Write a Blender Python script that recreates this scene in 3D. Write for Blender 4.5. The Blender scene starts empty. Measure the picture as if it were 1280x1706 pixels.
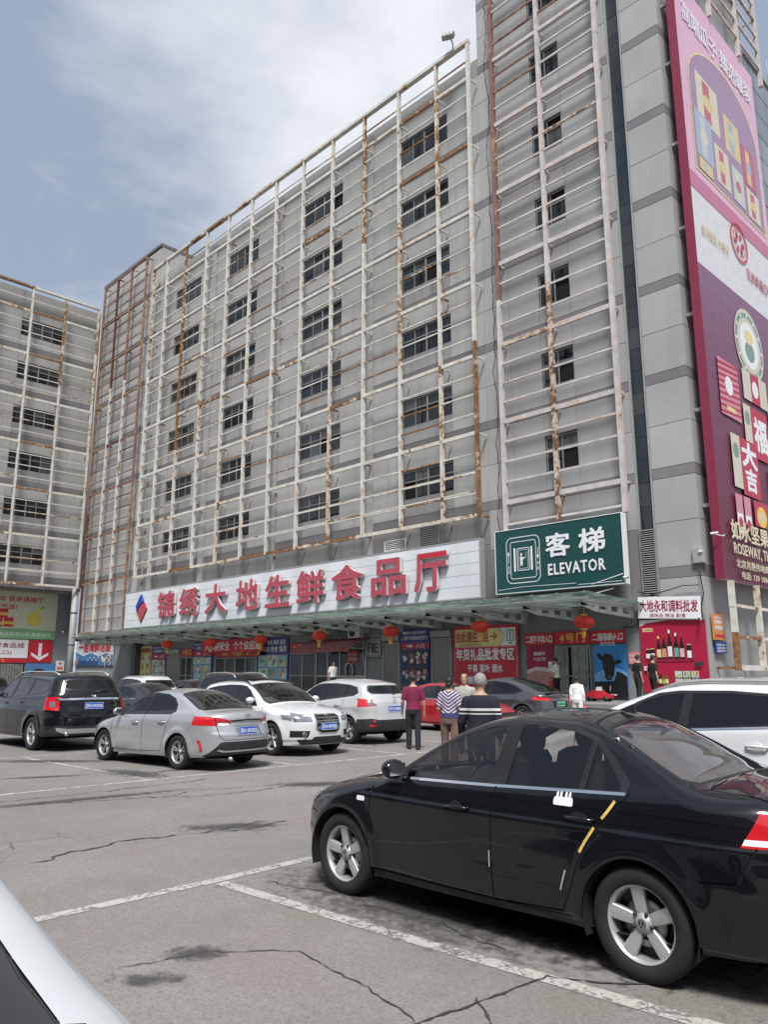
import bpy, bmesh, math, random
import numpy as np
from mathutils import Vector, Matrix
from mathutils.geometry import delaunay_2d_cdt
R_ = math.radians
rnd = random.Random(7)
scn = bpy.context.scene
COL = scn.collection

# ---------------------------------------------------------------- camera, sky, sun, exposure
cam_d = bpy.data.cameras.new('camera')
cam = bpy.data.objects.new('camera', cam_d)
COL.objects.link(cam)
cam.location = (0, 0, 1.7)
cam.rotation_euler = (R_(90 + 11.758), 0, R_(45.474))
cam_d.sensor_fit = 'VERTICAL'
cam_d.sensor_height = 24.0
cam_d.lens = 24.0 * 1300.5 / 1706.0
cam_d.clip_start = 0.05
cam_d.clip_end = 3000
scn.camera = cam

world = bpy.data.worlds.new('World')
scn.world = world
world.use_nodes = True
SUN_EL, SUN_AZ = 57, 138        # azimuth clockwise from +Y
wn, wl = world.node_tree.nodes, world.node_tree.links
wn.clear()
w_out = wn.new('ShaderNodeOutputWorld')
w_bg = wn.new('ShaderNodeBackground'); w_bg.inputs['Strength'].default_value = 0.12
w_sky = wn.new('ShaderNodeTexSky'); w_sky.sky_type = 'NISHITA'; w_sky.sun_disc = False
w_sky.sun_elevation = R_(SUN_EL); w_sky.sun_rotation = R_(SUN_AZ)
w_sky.dust_density = 2.5; w_sky.air_density = 1.2
w_tc = wn.new('ShaderNodeTexCoord')
w_sep = wn.new('ShaderNodeSeparateXYZ'); wl.new(w_tc.outputs['Generated'], w_sep.inputs[0])
w_z = wn.new('ShaderNodeMath'); w_z.operation = 'MAXIMUM'; w_z.inputs[1].default_value = 0.0
wl.new(w_sep.outputs['Z'], w_z.inputs[0])
w_za = wn.new('ShaderNodeMath'); w_za.operation = 'ADD'; w_za.inputs[1].default_value = 0.22
wl.new(w_z.outputs[0], w_za.inputs[0])
w_cmb = wn.new('ShaderNodeCombineXYZ')
for ax in 'XY':
    d = wn.new('ShaderNodeMath'); d.operation = 'DIVIDE'
    wl.new(w_sep.outputs[ax], d.inputs[0]); wl.new(w_za.outputs[0], d.inputs[1])
    wl.new(d.outputs[0], w_cmb.inputs[ax])
w_map = wn.new('ShaderNodeMapping'); w_map.inputs['Location'].default_value = (5.3, 2.2, 0)
wl.new(w_cmb.outputs[0], w_map.inputs[0])
w_n = wn.new('ShaderNodeTexNoise'); w_n.inputs['Scale'].default_value = 1.0
w_n.inputs['Detail'].default_value = 7; w_n.inputs['Roughness'].default_value = 0.58
w_n.inputs['Distortion'].default_value = 0.25
wl.new(w_map.outputs[0], w_n.inputs['Vector'])
w_r = wn.new('ShaderNodeValToRGB')
w_r.color_ramp.elements[0].position = 0.43; w_r.color_ramp.elements[0].color = (0.0, 0.0, 0.0, 1)
w_r.color_ramp.elements[1].position = 0.64; w_r.color_ramp.elements[1].color = (1, 1, 1, 1)
wl.new(w_n.outputs['Fac'], w_r.inputs[0])
w_cl = wn.new('ShaderNodeMix'); w_cl.data_type = 'RGBA'         # thin grey-blue cloud to bright white cloud
w_cl.inputs['A'].default_value = (1.5, 1.80, 2.36, 1)
w_cl.inputs['B'].default_value = (3.9, 4.0, 4.2, 1)
wl.new(w_r.outputs[0], w_cl.inputs['Factor'])
w_mx = wn.new('ShaderNodeMix'); w_mx.data_type = 'RGBA'; w_mx.inputs['Factor'].default_value = 0.95
wl.new(w_sky.outputs[0], w_mx.inputs['A']); wl.new(w_cl.outputs['Result'], w_mx.inputs['B'])
wl.new(w_mx.outputs['Result'], w_bg.inputs['Color']); wl.new(w_bg.outputs[0], w_out.inputs[0])

sun_d = bpy.data.lights.new('sun', 'SUN'); sun_d.energy = 2.4; sun_d.angle = R_(14)
sun_d.color = (1.0, 0.985, 0.96)
sun = bpy.data.objects.new('sun', sun_d); COL.objects.link(sun)
_az = R_(SUN_AZ)
sv = Vector((math.sin(_az) * math.cos(R_(SUN_EL)), math.cos(_az) * math.cos(R_(SUN_EL)), math.sin(R_(SUN_EL))))
sun.rotation_euler = sv.to_track_quat('Z', 'Y').to_euler()

vs = scn.view_settings
vs.view_transform = 'Standard'; vs.look = 'None'; vs.gamma = 1.0; vs.use_curve_mapping = False
vs.exposure = 0.95
scn.cycles.max_bounces = 8
scn.cycles.transparent_max_bounces = 12
scn.cycles.caustics_reflective = False; scn.cycles.caustics_refractive = False

# ---------------------------------------------------------------- materials
def nd(t, kind, **kw):
    n = t.nodes.new(kind)
    for k, v in kw.items():
        if k in n.inputs: n.inputs[k].default_value = v
        else: setattr(n, k, v)
    return n
def c4(c): return (c[0], c[1], c[2], 1)
def base_mat(name):
    m = bpy.data.materials.new(name); m.use_nodes = True
    t = m.node_tree
    return m, t, t.nodes['Principled BSDF']
def mixc(t, fac, a, b):
    n = t.nodes.new('ShaderNodeMix'); n.data_type = 'RGBA'
    for s, v in (('Factor', fac), ('A', a), ('B', b)):
        i = n.inputs[s]
        if isinstance(v, (tuple, list)): i.default_value = c4(v)
        elif isinstance(v, (int, float)): i.default_value = v
        else: t.links.new(v, i)
    return n.outputs['Result']
def noise(t, scale, vec=None, detail=4, rough=0.55, stretch=None, off=None):
    n = nd(t, 'ShaderNodeTexNoise', Scale=scale, Detail=detail, Roughness=rough)
    if vec is None: vec = t.nodes.new('ShaderNodeNewGeometry').outputs['Position']
    if stretch or off is not None:
        mp = t.nodes.new('ShaderNodeMapping'); t.links.new(vec, mp.inputs[0])
        if stretch: mp.inputs['Scale'].default_value = stretch
        if off is not None: t.links.new(off, mp.inputs['Location'])
        vec = mp.outputs[0]
    t.links.new(vec, n.inputs['Vector'])
    return n.outputs['Fac']
def ramp(t, fac, lo, hi):
    n = nd(t, 'ShaderNodeMapRange'); n.clamp = True
    n.inputs['From Min'].default_value = lo; n.inputs['From Max'].default_value = hi
    t.links.new(fac, n.inputs['Value'])
    return n.outputs[0]
def math_(t, op, a, b=None):
    n = t.nodes.new('ShaderNodeMath'); n.operation = op
    for i, v in enumerate((a, b)):
        if v is None: continue
        if isinstance(v, (int, float)): n.inputs[i].default_value = v
        else: t.links.new(v, n.inputs[i])
    return n.outputs[0]
def bump(t, bs, h, strength=0.2, dist=0.01):
    b = nd(t, 'ShaderNodeBump', Strength=strength, Distance=dist)
    t.links.new(h, b.inputs['Height']); t.links.new(b.outputs[0], bs.inputs['Normal'])
def objrand(t): return t.nodes.new('ShaderNodeObjectInfo').outputs['Random']

_mc = {}
def flat(name, c, rough=0.5, metal=0.0, var=0.12, scale=6.0, coat=0.0, spec=0.5):
    """painted / printed / plastic surface with a little tonal unevenness"""
    if name in _mc: return _mc[name]
    m, t, b = base_mat(name)
    f = noise(t, scale, detail=5)
    col = mixc(t, ramp(t, f, 0.3, 0.7), tuple(x * (1 - var) for x in c), tuple(min(1, x * (1 + var)) for x in c))
    t.links.new(col, b.inputs['Base Color'])
    b.inputs['Roughness'].default_value = rough; b.inputs['Metallic'].default_value = metal
    b.inputs['Coat Weight'].default_value = coat; b.inputs['Specular IOR Level'].default_value = spec
    _mc[name] = m
    return m
def concrete(name, c, tint=0.17, streak=0.62, dark=0.46):
    m, t, b = base_mat(name)
    big = noise(t, 0.35, detail=6)
    col = mixc(t, ramp(t, big, 0.35, 0.7), tuple(x * 0.86 for x in c), tuple(x * 1.08 for x in c))
    st = noise(t, 1.0, stretch=(2.6, 2.6, 0.16), detail=6, rough=0.65)
    col = mixc(t, math_(t, 'MULTIPLY', ramp(t, st, 0.52, 0.78), streak), col, tuple(x * dark for x in c))
    rr = math_(t, 'MULTIPLY', objrand(t), 1.0)
    col = mixc(t, math_(t, 'MULTIPLY', rr, tint * 2), col, tuple(x * 0.62 for x in c))
    fine = noise(t, 28, detail=3)
    col = mixc(t, math_(t, 'MULTIPLY', fine, 0.16), col, tuple(x * 0.7 for x in c))
    t.links.new(col, b.inputs['Base Color']); b.inputs['Roughness'].default_value = 0.85
    bump(t, b, fine, 0.12, 0.01)
    return m
def rusty(name, paint, rust=(0.2, 0.085, 0.03), amount=0.5, rrough=0.75):
    m, t, b = base_mat(name)
    r = objrand(t)
    off = t.nodes.new('ShaderNodeCombineXYZ'); t.links.new(math_(t, 'MULTIPLY', r, 37.0), off.inputs[0])
    n1 = noise(t, 0.9, off=off.outputs[0], detail=7, rough=0.7)
    n2 = noise(t, 5.0, detail=6, rough=0.7)
    s = math_(t, 'ADD', math_(t, 'MULTIPLY', n1, 0.65), math_(t, 'MULTIPLY', n2, 0.35))
    # each piece has its own share of rust
    sh = math_(t, 'MULTIPLY', math_(t, 'POWER', r, 5.0), 0.36 * amount * 2)
    s = math_(t, 'ADD', s, sh)
    lo = 0.62 - 0.12 * amount
    f1 = ramp(t, s, lo - 0.06, lo + 0.02); f2 = ramp(t, s, lo + 0.01, lo + 0.07)
    grime = ramp(t, noise(t, 2.0, detail=5), 0.35, 0.75)
    pc = mixc(t, grime, paint, tuple(x * 0.66 for x in paint))
    col = mixc(t, f1, pc, tuple(0.55 * p + 0.45 * q for p, q in zip((0.55, 0.36, 0.17), paint)))
    rc = mixc(t, ramp(t, n2, 0.35, 0.65), rust, tuple(x * 0.35 for x in rust))
    col = mixc(t, f2, col, rc)
    t.links.new(col, b.inputs['Base Color']); b.inputs['Roughness'].default_value = rrough
    bump(t, b, s, 0.35, 0.02)
    return m
def metal(name, c, rough=0.3):
    return flat(name, c, rough, 1.0, 0.06)
def paint(name, c, met=0.0, rough=0.28, dust=0.05):
    m, t, b = base_mat(name)
    f = ramp(t, noise(t, 3.0, detail=6), 0.4, 0.8)
    t.links.new(mixc(t, math_(t, 'MULTIPLY', f, dust), c, (0.22, 0.2, 0.18)), b.inputs['Base Color'])
    b.inputs['Metallic'].default_value = met; b.inputs['Roughness'].default_value = rough
    b.inputs['Coat Weight'].default_value = 1.0; b.inputs['Coat Roughness'].default_value = 0.03
    if max(c) < .1: b.inputs['Specular IOR Level'].default_value = .12
    return m
def car_glass(name, tint):
    m, t, b = base_mat(name); t.nodes.remove(b)
    tr = nd(t, 'ShaderNodeBsdfTransparent', Color=c4(tint))
    gl = nd(t, 'ShaderNodeBsdfGlossy', Color=(1, 1, 1, 1), Roughness=0.015)
    fr = nd(t, 'ShaderNodeFresnel', IOR=1.52)
    bf = t.nodes.new('ShaderNodeNewGeometry').outputs['Backfacing']      # thin pane: same reflectance from both sides
    t.links.new(math_(t, 'ADD', 1.52, math_(t, 'MULTIPLY', bf, 1/1.52-1.52)), fr.inputs['IOR'])
    mx = t.nodes.new('ShaderNodeMixShader')
    f2 = math_(t, 'MULTIPLY', fr.outputs[0], 1.35)
    t.links.new(f2, mx.inputs[0]); t.links.new(tr.outputs[0], mx.inputs[1]); t.links.new(gl.outputs[0], mx.inputs[2])
    t.links.new(mx.outputs[0], t.nodes['Material Output'].inputs[0])
    return m
def dark_glass(name, c=(0.012, 0.014, 0.017), rough=0.05, vary=1.0):
    """glazing of a building seen from outside: dark room behind, slightly uneven panes"""
    m, t, b = base_mat(name)
    r = objrand(t)
    col = mixc(t, math_(t, 'MULTIPLY', math_(t, 'POWER', r, 4.0), vary), c, (max(c)*6, max(c)*6.2, max(c)*6))
    dirt = ramp(t, noise(t, 1.6, stretch=(1, 1, 0.4), detail=6), 0.45, 0.8)
    col = mixc(t, math_(t, 'MULTIPLY', dirt, 0.18), col, (0.13, 0.13, 0.12))
    t.links.new(col, b.inputs['Base Color'])
    b.inputs['Roughness'].default_value = rough; b.inputs['Specular IOR Level'].default_value = 0.45
    bump(t, b, noise(t, 0.7, detail=1), 0.05, 0.05)
    return m

M = {}
M['panel'] = concrete('facade_panel_concrete', (0.44, 0.438, 0.425))
M['panel_dirty'] = concrete('stained_panel_concrete', (0.34, 0.335, 0.33), streak=1.0, dark=0.38)
M['band'] = concrete('facade_band_stone', (0.215, 0.205, 0.21), streak=0.3)
M['pier'] = concrete('pier_panel_concrete', (0.40, 0.398, 0.392), streak=0.15)
M['lowwall'] = concrete('lower_wall_render', (0.25, 0.245, 0.235), streak=0.5)
M['shopwall'] = concrete('shopfront_wall_grey', (0.25, 0.265, 0.27), streak=0.3)
M['core'] = flat('joint_dark_backing', (0.05, 0.05, 0.05), 0.9)
M['roofedge'] = concrete('parapet_concrete', (0.33, 0.325, 0.315))
M['screen'] = rusty('cream_painted_steel', (0.68, 0.67, 0.615), (0.33, 0.16, 0.065), amount=0.36)
M['screen_red'] = rusty('red_oxide_painted_steel', (0.235, 0.125, 0.095), (0.16, 0.06, 0.03), amount=0.45)
M['screen_pink'] = rusty('weathered_primer_steel', (0.60, 0.55, 0.54), (0.27, 0.14, 0.075), amount=0.2)
M['wframe'] = flat('window_frame_aluminium', (0.30, 0.30, 0.30), 0.45, 0.3)
M['wglass'] = dark_glass('window_glass_dark')
M['strip'] = dark_glass('glazing_strip_glass', (0.022, 0.03, 0.036), 0.08, .12)
M['hole'] = flat('dark_room', (0.006, 0.006, 0.007), 0.95)
M['louvre'] = flat('louvre_grey_metal', (0.27, 0.27, 0.265), 0.5, 0.2)
M['grey'] = flat('grey_painted_metal', (0.33, 0.335, 0.33), 0.5)
M['dgrey'] = flat('dark_grey_metal', (0.06, 0.062, 0.065), 0.5)
M['white'] = flat('white_plastic', (0.72, 0.72, 0.71), 0.4)
M['black'] = flat('black_plastic', (0.012, 0.012, 0.013), 0.45)
M['rubber'] = flat('black_rubber', (0.014, 0.014, 0.015), 0.8, var=0.3, scale=20)
M['chrome'] = metal('chrome_trim', (0.78, 0.78, 0.78), 0.12)
M['alu'] = flat('silver_wheel_paint', (0.50, 0.50, 0.49), 0.42, 0.55, 0.05)
M['disc'] = metal('brake_disc_steel', (0.30, 0.29, 0.28), 0.4)
M['sred'] = flat('sign_red', (0.52, 0.02, 0.035), 0.45)
M['sredd'] = flat('faded_sign_red', (0.44, 0.07, 0.10), 0.55, var=0.2)
M['sblue'] = flat('sign_blue', (0.02, 0.06, 0.26), 0.45)
M['sgreen'] = flat('sign_green', (0.008, 0.062, 0.056), 0.35)
M['swhite'] = flat('sign_white', (0.78, 0.79, 0.80), 0.45, var=0.05)
M['syellow'] = flat('sign_yellow', (0.78, 0.52, 0.08), 0.5)
M['pyellow'] = flat('pale_yellow_print', (0.72, 0.62, 0.28), 0.5)
M['maroon'] = flat('maroon_print', (0.30, 0.012, 0.045), 0.5)
M['lant'] = flat('lantern_red_cloth', (0.60, 0.035, 0.018), 0.6)
M['lantg'] = flat('lantern_gold', (0.72, 0.45, 0.07), 0.45)
M['curtain'] = flat('clear_plastic_curtain', (0.20, 0.205, 0.19), 0.25, var=0.35, scale=3)
M['shutter'] = flat('roller_shutter_steel', (0.27, 0.265, 0.25), 0.45, 0.2)
M['plate_blue'] = flat('number_plate_blue', (0.02, 0.11, 0.52), 0.4)
M['plate_green'] = flat('number_plate_green', (0.10, 0.60, 0.25), 0.4)
M['tail'] = flat('tail_light_red', (0.55, 0.012, 0.02), 0.12, coat=1.0)
M['taild'] = flat('tail_light_dark', (0.10, 0.006, 0.01), 0.12, coat=1.0)
M['lamp'] = flat('headlight_lens', (0.27, 0.29, 0.31), 0.08, 0.45, coat=1.0)
M['lampd'] = flat('headlight_inner', (0.12, 0.125, 0.13), 0.15, 0.4, coat=1.0)

# ---------------------------------------------------------------- object helpers
def link(o, parent=None):
    COL.objects.link(o)
    if parent is not None: o.parent = parent
    return o
def tag(o, label=None, cat=None, group=None, kind=None):
    if label: o['label'] = label
    if cat: o['category'] = cat
    if group: o['group'] = group
    if kind: o['kind'] = kind
    return o
def thing(name, label, cat, loc=(0, 0, 0), rz=0, group=None):
    o = bpy.data.objects.new(name, None); o.empty_display_size = 0.2
    o.location = loc; o.rotation_euler = (0, 0, rz)
    link(o); tag(o, label, cat, group)
    return o
def obj(name, me, mat=None, parent=None, loc=None, rot=None):
    o = bpy.data.objects.new(name, me); link(o, parent)
    if mat is not None:
        mats = mat if isinstance(mat, (list, tuple)) else [mat]
        if len(me.materials) == 0:
            for m in mats: me.materials.append(m)
    if loc is not None: o.location = loc
    if rot is not None: o.rotation_euler = rot
    return o
class MB:
    """collects simple solids into one mesh; mi = material index"""
    def __init__(s): s.v = []; s.f = []; s.m = []; s.sm = []
    def add(s, vs_, fs, mi=0, smooth=False):
        o = len(s.v); s.v += [tuple(p) for p in vs_]
        for f in fs: s.f.append(tuple(i + o for i in f)); s.m.append(mi); s.sm.append(smooth)
        return s
    def box(s, a, b, mi=0):
        x0, y0, z0 = a; x1, y1, z1 = b
        return s.add([(x0,y0,z0),(x1,y0,z0),(x1,y1,z0),(x0,y1,z0),(x0,y0,z1),(x1,y0,z1),(x1,y1,z1),(x0,y1,z1)],
              [(0,3,2,1),(4,5,6,7),(0,1,5,4),(1,2,6,5),(2,3,7,6),(3,0,4,7)], mi)
    def cbox(s, c, d, mi=0):
        return s.box([c[i]-d[i]/2 for i in range(3)], [c[i]+d[i]/2 for i in range(3)], mi)
    def bbox(s, a, b, r, mi=0):
        """box with chamfered edges on its -Y face outline (x,z chamfer) and soft front"""
        x0, y0, z0 = a; x1, y1, z1 = b
        P = [(x0,y1,z0),(x1,y1,z0),(x1,y1,z1),(x0,y1,z1),(x0,y0+r,z0),(x1,y0+r,z0),(x1,y0+r,z1),(x0,y0+r,z1),
             (x0+r,y0,z0+r),(x1-r,y0,z0+r),(x1-r,y0,z1-r),(x0+r,y0,z1-r)]
        return s.add(P, [(8,9,10,11),(4,5,9,8),(5,6,10,9),(6,7,11,10),(7,4,8,11),(0,1,5,4),(1,2,6,5),(2,3,7,6),(3,0,4,7)], mi)
    def tube(s, pts, r, n=8, mi=0, cap=True):
        pts = [Vector(p) for p in pts]; rs = r if isinstance(r, (list, tuple)) else [r]*len(pts)
        rings = []; ref = None
        for i, p in enumerate(pts):
            d = (pts[min(i+1, len(pts)-1)] - pts[max(i-1, 0)]).normalized()
            if ref is None: ref = Vector((0,0,1)) if abs(d.z) < 0.9 else Vector((1,0,0))
            a = d.cross(ref).normalized(); b = a.cross(d).normalized(); ref = b
            rings.append([p + (a*math.cos(2*math.pi*k/n) + b*math.sin(2*math.pi*k/n))*rs[i] for k in range(n)])
        V_ = [q for rg in rings for q in rg]; F = []
        for i in range(len(pts)-1):
            for k in range(n):
                F.append((i*n+k, i*n+(k+1)%n, (i+1)*n+(k+1)%n, (i+1)*n+k))
        if cap: F.append(tuple(range(n-1,-1,-1))); F.append(tuple((len(pts)-1)*n+k for k in range(n)))
        return s.add(V_, F, mi, True)
    def lathe(s, prof, n=24, axis='z', c=(0,0,0), mi=0):
        """prof: (radius, height) along axis"""
        V_ = []; F = []
        for r, h in prof:
            for k in range(n):
                a = 2*math.pi*k/n; x, y = r*math.cos(a), r*math.sin(a)
                p = (x, y, h) if axis == 'z' else ((x, h, y) if axis == 'y' else (h, x, y))
                V_.append((p[0]+c[0], p[1]+c[1], p[2]+c[2]))
        for i in range(len(prof)-1):
            for k in range(n):
                q = (i*n+k, i*n+(k+1)%n, (i+1)*n+(k+1)%n, (i+1)*n+k)
                F.append(q if axis != 'y' else q[::-1])
        return s.add(V_, F, mi, True)
    def prism(s, poly, h0, h1, axis='y', mi=0, smooth=False):
        """extrude a 2D polygon; axis = extrusion axis; poly coords are the other two in order"""
        n = len(poly); V_ = []
        for h in (h0, h1):
            for a, b in poly:
                V_.append((a, h, b) if axis == 'y' else ((h, a, b) if axis == 'x' else (a, b, h)))
        F = [tuple(range(n)), tuple(range(2*n-1, n-1, -1))] + [(i, i+n, (i+1) % n + n, (i+1) % n) for i in range(n)]
        return s.add(V_, F, mi, smooth)
    def ball(s, c, r, nu=12, nv=8, mi=0):
        rx, ry, rz = r if isinstance(r, (tuple, list)) else (r, r, r)
        V_ = [(c[0], c[1], c[2]-rz)]
        for j in range(1, nv):
            th = -math.pi/2 + math.pi*j/nv
            for i in range(nu):
                a = 2*math.pi*i/nu
                V_.append((c[0]+rx*math.cos(th)*math.cos(a), c[1]+ry*math.cos(th)*math.sin(a), c[2]+rz*math.sin(th)))
        V_.append((c[0], c[1], c[2]+rz)); F = []
        for i in range(nu): F.append((0, 1+(i+1)%nu, 1+i))
        for j in range(nv-2):
            for i in range(nu):
                F.append((1+j*nu+i, 1+j*nu+(i+1)%nu, 1+(j+1)*nu+(i+1)%nu, 1+(j+1)*nu+i))
        L = len(V_)-1
        for i in range(nu): F.append((1+(nv-2)*nu+i, 1+(nv-2)*nu+(i+1)%nu, L))
        return s.add(V_, F, mi, True)
    def xf(s, mtx, start=0):
        s.v[start:] = [tuple(mtx @ Vector(p)) for p in s.v[start:]]
        return s
    def mesh(s, name, mats=None, recalc=True):
        me = bpy.data.meshes.new(name); me.from_pydata(s.v, [], s.f)
        if recalc:
            bm = bmesh.new(); bm.from_mesh(me); bmesh.ops.recalc_face_normals(bm, faces=bm.faces); bm.to_mesh(me); bm.free()
        me.polygons.foreach_set('material_index', s.m); me.polygons.foreach_set('use_smooth', s.sm)
        for m in (mats if isinstance(mats, (list, tuple)) else ([mats] if mats else [])): me.materials.append(m)
        me.update()
        return me
    def build(s, name, mats, parent=None, loc=None, rot=None, recalc=True):
        return obj(name, s.mesh(name, mats, recalc), None, parent, loc, rot)
_box_cache = {}
def box_part(name, mat, parent, c, d, rot=None, bevel=0.0):
    """one box as an object of its own; alike boxes share one mesh"""
    key = (mat.name, round(d[0], 3), round(d[1], 3), round(d[2], 3), bevel)
    me = _box_cache.get(key)
    if me is None:
        b = MB()
        if bevel: b.bbox((-d[0]/2, -d[1]/2, -d[2]/2), (d[0]/2, d[1]/2, d[2]/2), bevel)
        else: b.cbox((0, 0, 0), d)
        me = b.mesh(name, mat); _box_cache[key] = me
    o = bpy.data.objects.new(name, me); link(o, parent); o.location = c
    if rot: o.rotation_euler = rot
    return o
TMP = bpy.data.scenes.new('workbench')      # a side scene where curves and skins are turned into meshes; removed at the end
def text_mesh(s, bold=0.0, ext=0.0, spacing=1.0, bevel=0.0, res=2):
    """lettering as a mesh in the XY plane, normalised to height 1 (cap/CJK box) with its left-bottom corner at 0,0"""
    cu = bpy.data.curves.new('lettering', 'FONT'); cu.body = s; cu.size = 1.0
    cu.offset = bold; cu.extrude = ext; cu.space_character = spacing; cu.resolution_u = res; cu.bevel_depth = bevel
    o = bpy.data.objects.new('lettering', cu); TMP.collection.objects.link(o)
    vl = TMP.view_layers[0]; vl.update()
    me = bpy.data.meshes.new_from_object(o.evaluated_get(vl.depsgraph))
    bpy.data.objects.remove(o); bpy.data.curves.remove(cu)
    n = len(me.vertices); co = np.zeros(n*3, 'f'); me.vertices.foreach_get('co', co); co = co.reshape(-1, 3)
    return me, co
def text_fit(s, w, h, bold=0.0, ext=0.002, spacing=1.0, keep=False, name='lettering', res=2):
    """mesh of the string scaled to exactly w x h (origin lower-left); keep = keep aspect, fit height"""
    me, co = text_mesh(s, 0.0, 0.5, spacing, res=res)
    mn, mx = co.min(0), co.max(0); sz = np.maximum(mx - mn, 1e-6)
    fx, fy = w/sz[0], h/sz[1]
    if keep: fx = fy = min(fx, fy)
    c2 = co.copy(); c2[:, 0] = (co[:, 0]-mn[0])*fx; c2[:, 1] = (co[:, 1]-mn[1])*fy; c2[:, 2] = (co[:, 2]-co[:, 2].mean())*2*ext
    if keep: c2[:, 0] += (w - sz[0]*fx)/2; c2[:, 1] += (h - sz[1]*fy)/2
    me.vertices.foreach_set('co', c2.ravel()); me.name = name; me.update()
    for p in me.polygons: p.use_smooth = False
    me.materials.clear()
    if bold > .016:                       # heavier strokes: the same outline again, shifted a little each way, each a hair further forward
        q = bold*.7; n = len(me.vertices); P = np.zeros(n*3, 'f'); me.vertices.foreach_get('co', P); P = P.reshape(-1, 3)
        F = [tuple(f.vertices) for f in me.polygons]; sx, sy = q*fx, q*fy; V_ = []; FF = []
        for i, (dx, dy) in enumerate(((0, 0), (sx, 0), (-sx, 0), (0, sy), (0, -sy), (sx*.7, sy*.7), (-sx*.7, sy*.7), (sx*.7, -sy*.7), (-sx*.7, -sy*.7))):
            V_ += (P+np.array([dx, dy, i*.00025])).tolist(); FF += [tuple(a+i*n for a in f) for f in F]
        m2 = bpy.data.meshes.new(name); m2.from_pydata(V_, [], FF); m2.update(); bpy.data.meshes.remove(me); me = m2
    return me

class Board:
    """flat board with printed layers; local x to the right, z up, front face towards -y; origin lower-left"""
    def __init__(s, parent, w, h): s.p = parent; s.w = w; s.h = h; s.k = 0; s.b = MB(); s.mats = []
    def mi(s, m):
        if m not in s.mats: s.mats.append(m)
        return s.mats.index(m)
    def y(s): s.k += 1; return -0.0009*s.k
    def poly(s, m, pts):
        y = s.y(); s.b.add([(a, y, b) for a, b in pts], [tuple(range(len(pts)))], s.mi(m)); return s
    def rect(s, m, x0, z0, x1, z1): return s.poly(m, [(x0,z0),(x1,z0),(x1,z1),(x0,z1)])
    def ell(s, m, cx, cz, rx, rz, n=20, rot=0):
        c, d = math.cos(rot), math.sin(rot)
        return s.poly(m, [(cx+rx*math.cos(a)*c-rz*math.sin(a)*d, cz+rx*math.cos(a)*d+rz*math.sin(a)*c)
                          for a in [2*math.pi*i/n for i in range(n)]])
    def line(s, m, pts, w, closed=False):
        y = s.y(); P = [Vector((a, b)) for a, b in pts]; n = len(P); vs_ = []
        for i in range(n):
            a = P[(i-1) % n] if closed or i else P[0]; b = P[(i+1) % n] if closed or i < n-1 else P[-1]
            d = (b-a).normalized(); q = Vector((-d.y, d.x))*w/2
            vs_ += [(P[i].x+q.x, y, P[i].y+q.y), (P[i].x-q.x, y, P[i].y-q.y)]
        F = [(2*i, 2*i+1, 2*((i+1) % n)+1, 2*((i+1) % n)) for i in range(n if closed else n-1)]
        s.b.add(vs_, F, s.mi(m)); return s
    def text(s, m, st, x0, z0, x1, z1, bold=0.03, ext=0.002, keep=False, name='lettering', spacing=1.0, res=2):
        me = text_fit(st, x1-x0, z1-z0, bold, ext, spacing, keep, name, res)
        y = s.y() - ext
        o = obj(name, me, m, s.p, (x0, y, z0), (math.pi/2, 0, 0)); return o
    def done(s, name='printed_picture'):
        if s.b.f: return s.b.build(name, s.mats, s.p, recalc=False)
def board(name, label, cat, loc, w, h, mat, rz=0, depth=0.06, frame=None, group=None, fw=0.06, tilt=0):
    """sign board: Empty at its lower-left corner, a panel and an optional frame; returns thing, Board"""
    t = thing(name, label, cat, loc, rz, group)
    t.rotation_euler = (0, tilt, rz)
    box_part('panel', mat, t, (w/2, depth/2, h/2), (w, depth, h))
    if frame:
        f = MB()
        for a, b in (((-fw, -0.03, -fw), (w+fw, depth, 0)), ((-fw, -0.03, h), (w+fw, depth, h+fw)),
                     ((-fw, -0.03, 0), (0, depth, h)), ((w, -0.03, 0), (w+fw, depth, h))): f.box(a, b)
        f.build('frame', frame, t)
    return t, Board(t, w, h)
def copy_tree(o, parent=None):
    c = o.copy(); COL.objects.link(c)
    if parent is not None: c.parent = parent
    for ch in list(o.children): copy_tree(ch, c)
    return c
# ---------------------------------------------------------------- facade tools
FL, B0 = 4.115, 10.03            # storey height, top of the first stone band
def wall_frame(parent, loc, rz):
    return parent
WINCACHE = {}
def window_mesh(w, h, cols, tz):
    """aluminium frame with cols panes wide, a transom at tz of the height; opening lower-left at 0,0, depth +y"""
    b = MB(); f = 0.055; d0, d1 = 0.05, 0.13
    b.box((0, d0, 0), (w, d1, f)); b.box((0, d0, h-f), (w, d1, h)); b.box((0, d0, f), (f, d1, h-f)); b.box((w-f, d0, f), (w, d1, h-f))
    tzh = h*tz
    xs = [f + (w-2*f)*k/cols for k in range(cols+1)]
    b.box((f, d0+.004, tzh-.035), (w-f, d1-.004, tzh+.035))
    panes = []
    for k in range(cols):
        a, c = xs[k], xs[k+1]
        if k > 0:
            wd = 0.055 if (cols == 4 and k == 2) else 0.026
            b.box((a-wd, d0+.008, f), (a+wd, d1-.008, h-f))
        panes += [(a+.03, c-.03, f, tzh-.035), (a+.03, c-.03, tzh+.035, h-f)]
    # inner sill and reveal
    b.box((0, -0.03, -0.05), (w, 0.05, -0.004))
    return b.mesh('window', M['wframe']), panes
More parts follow.
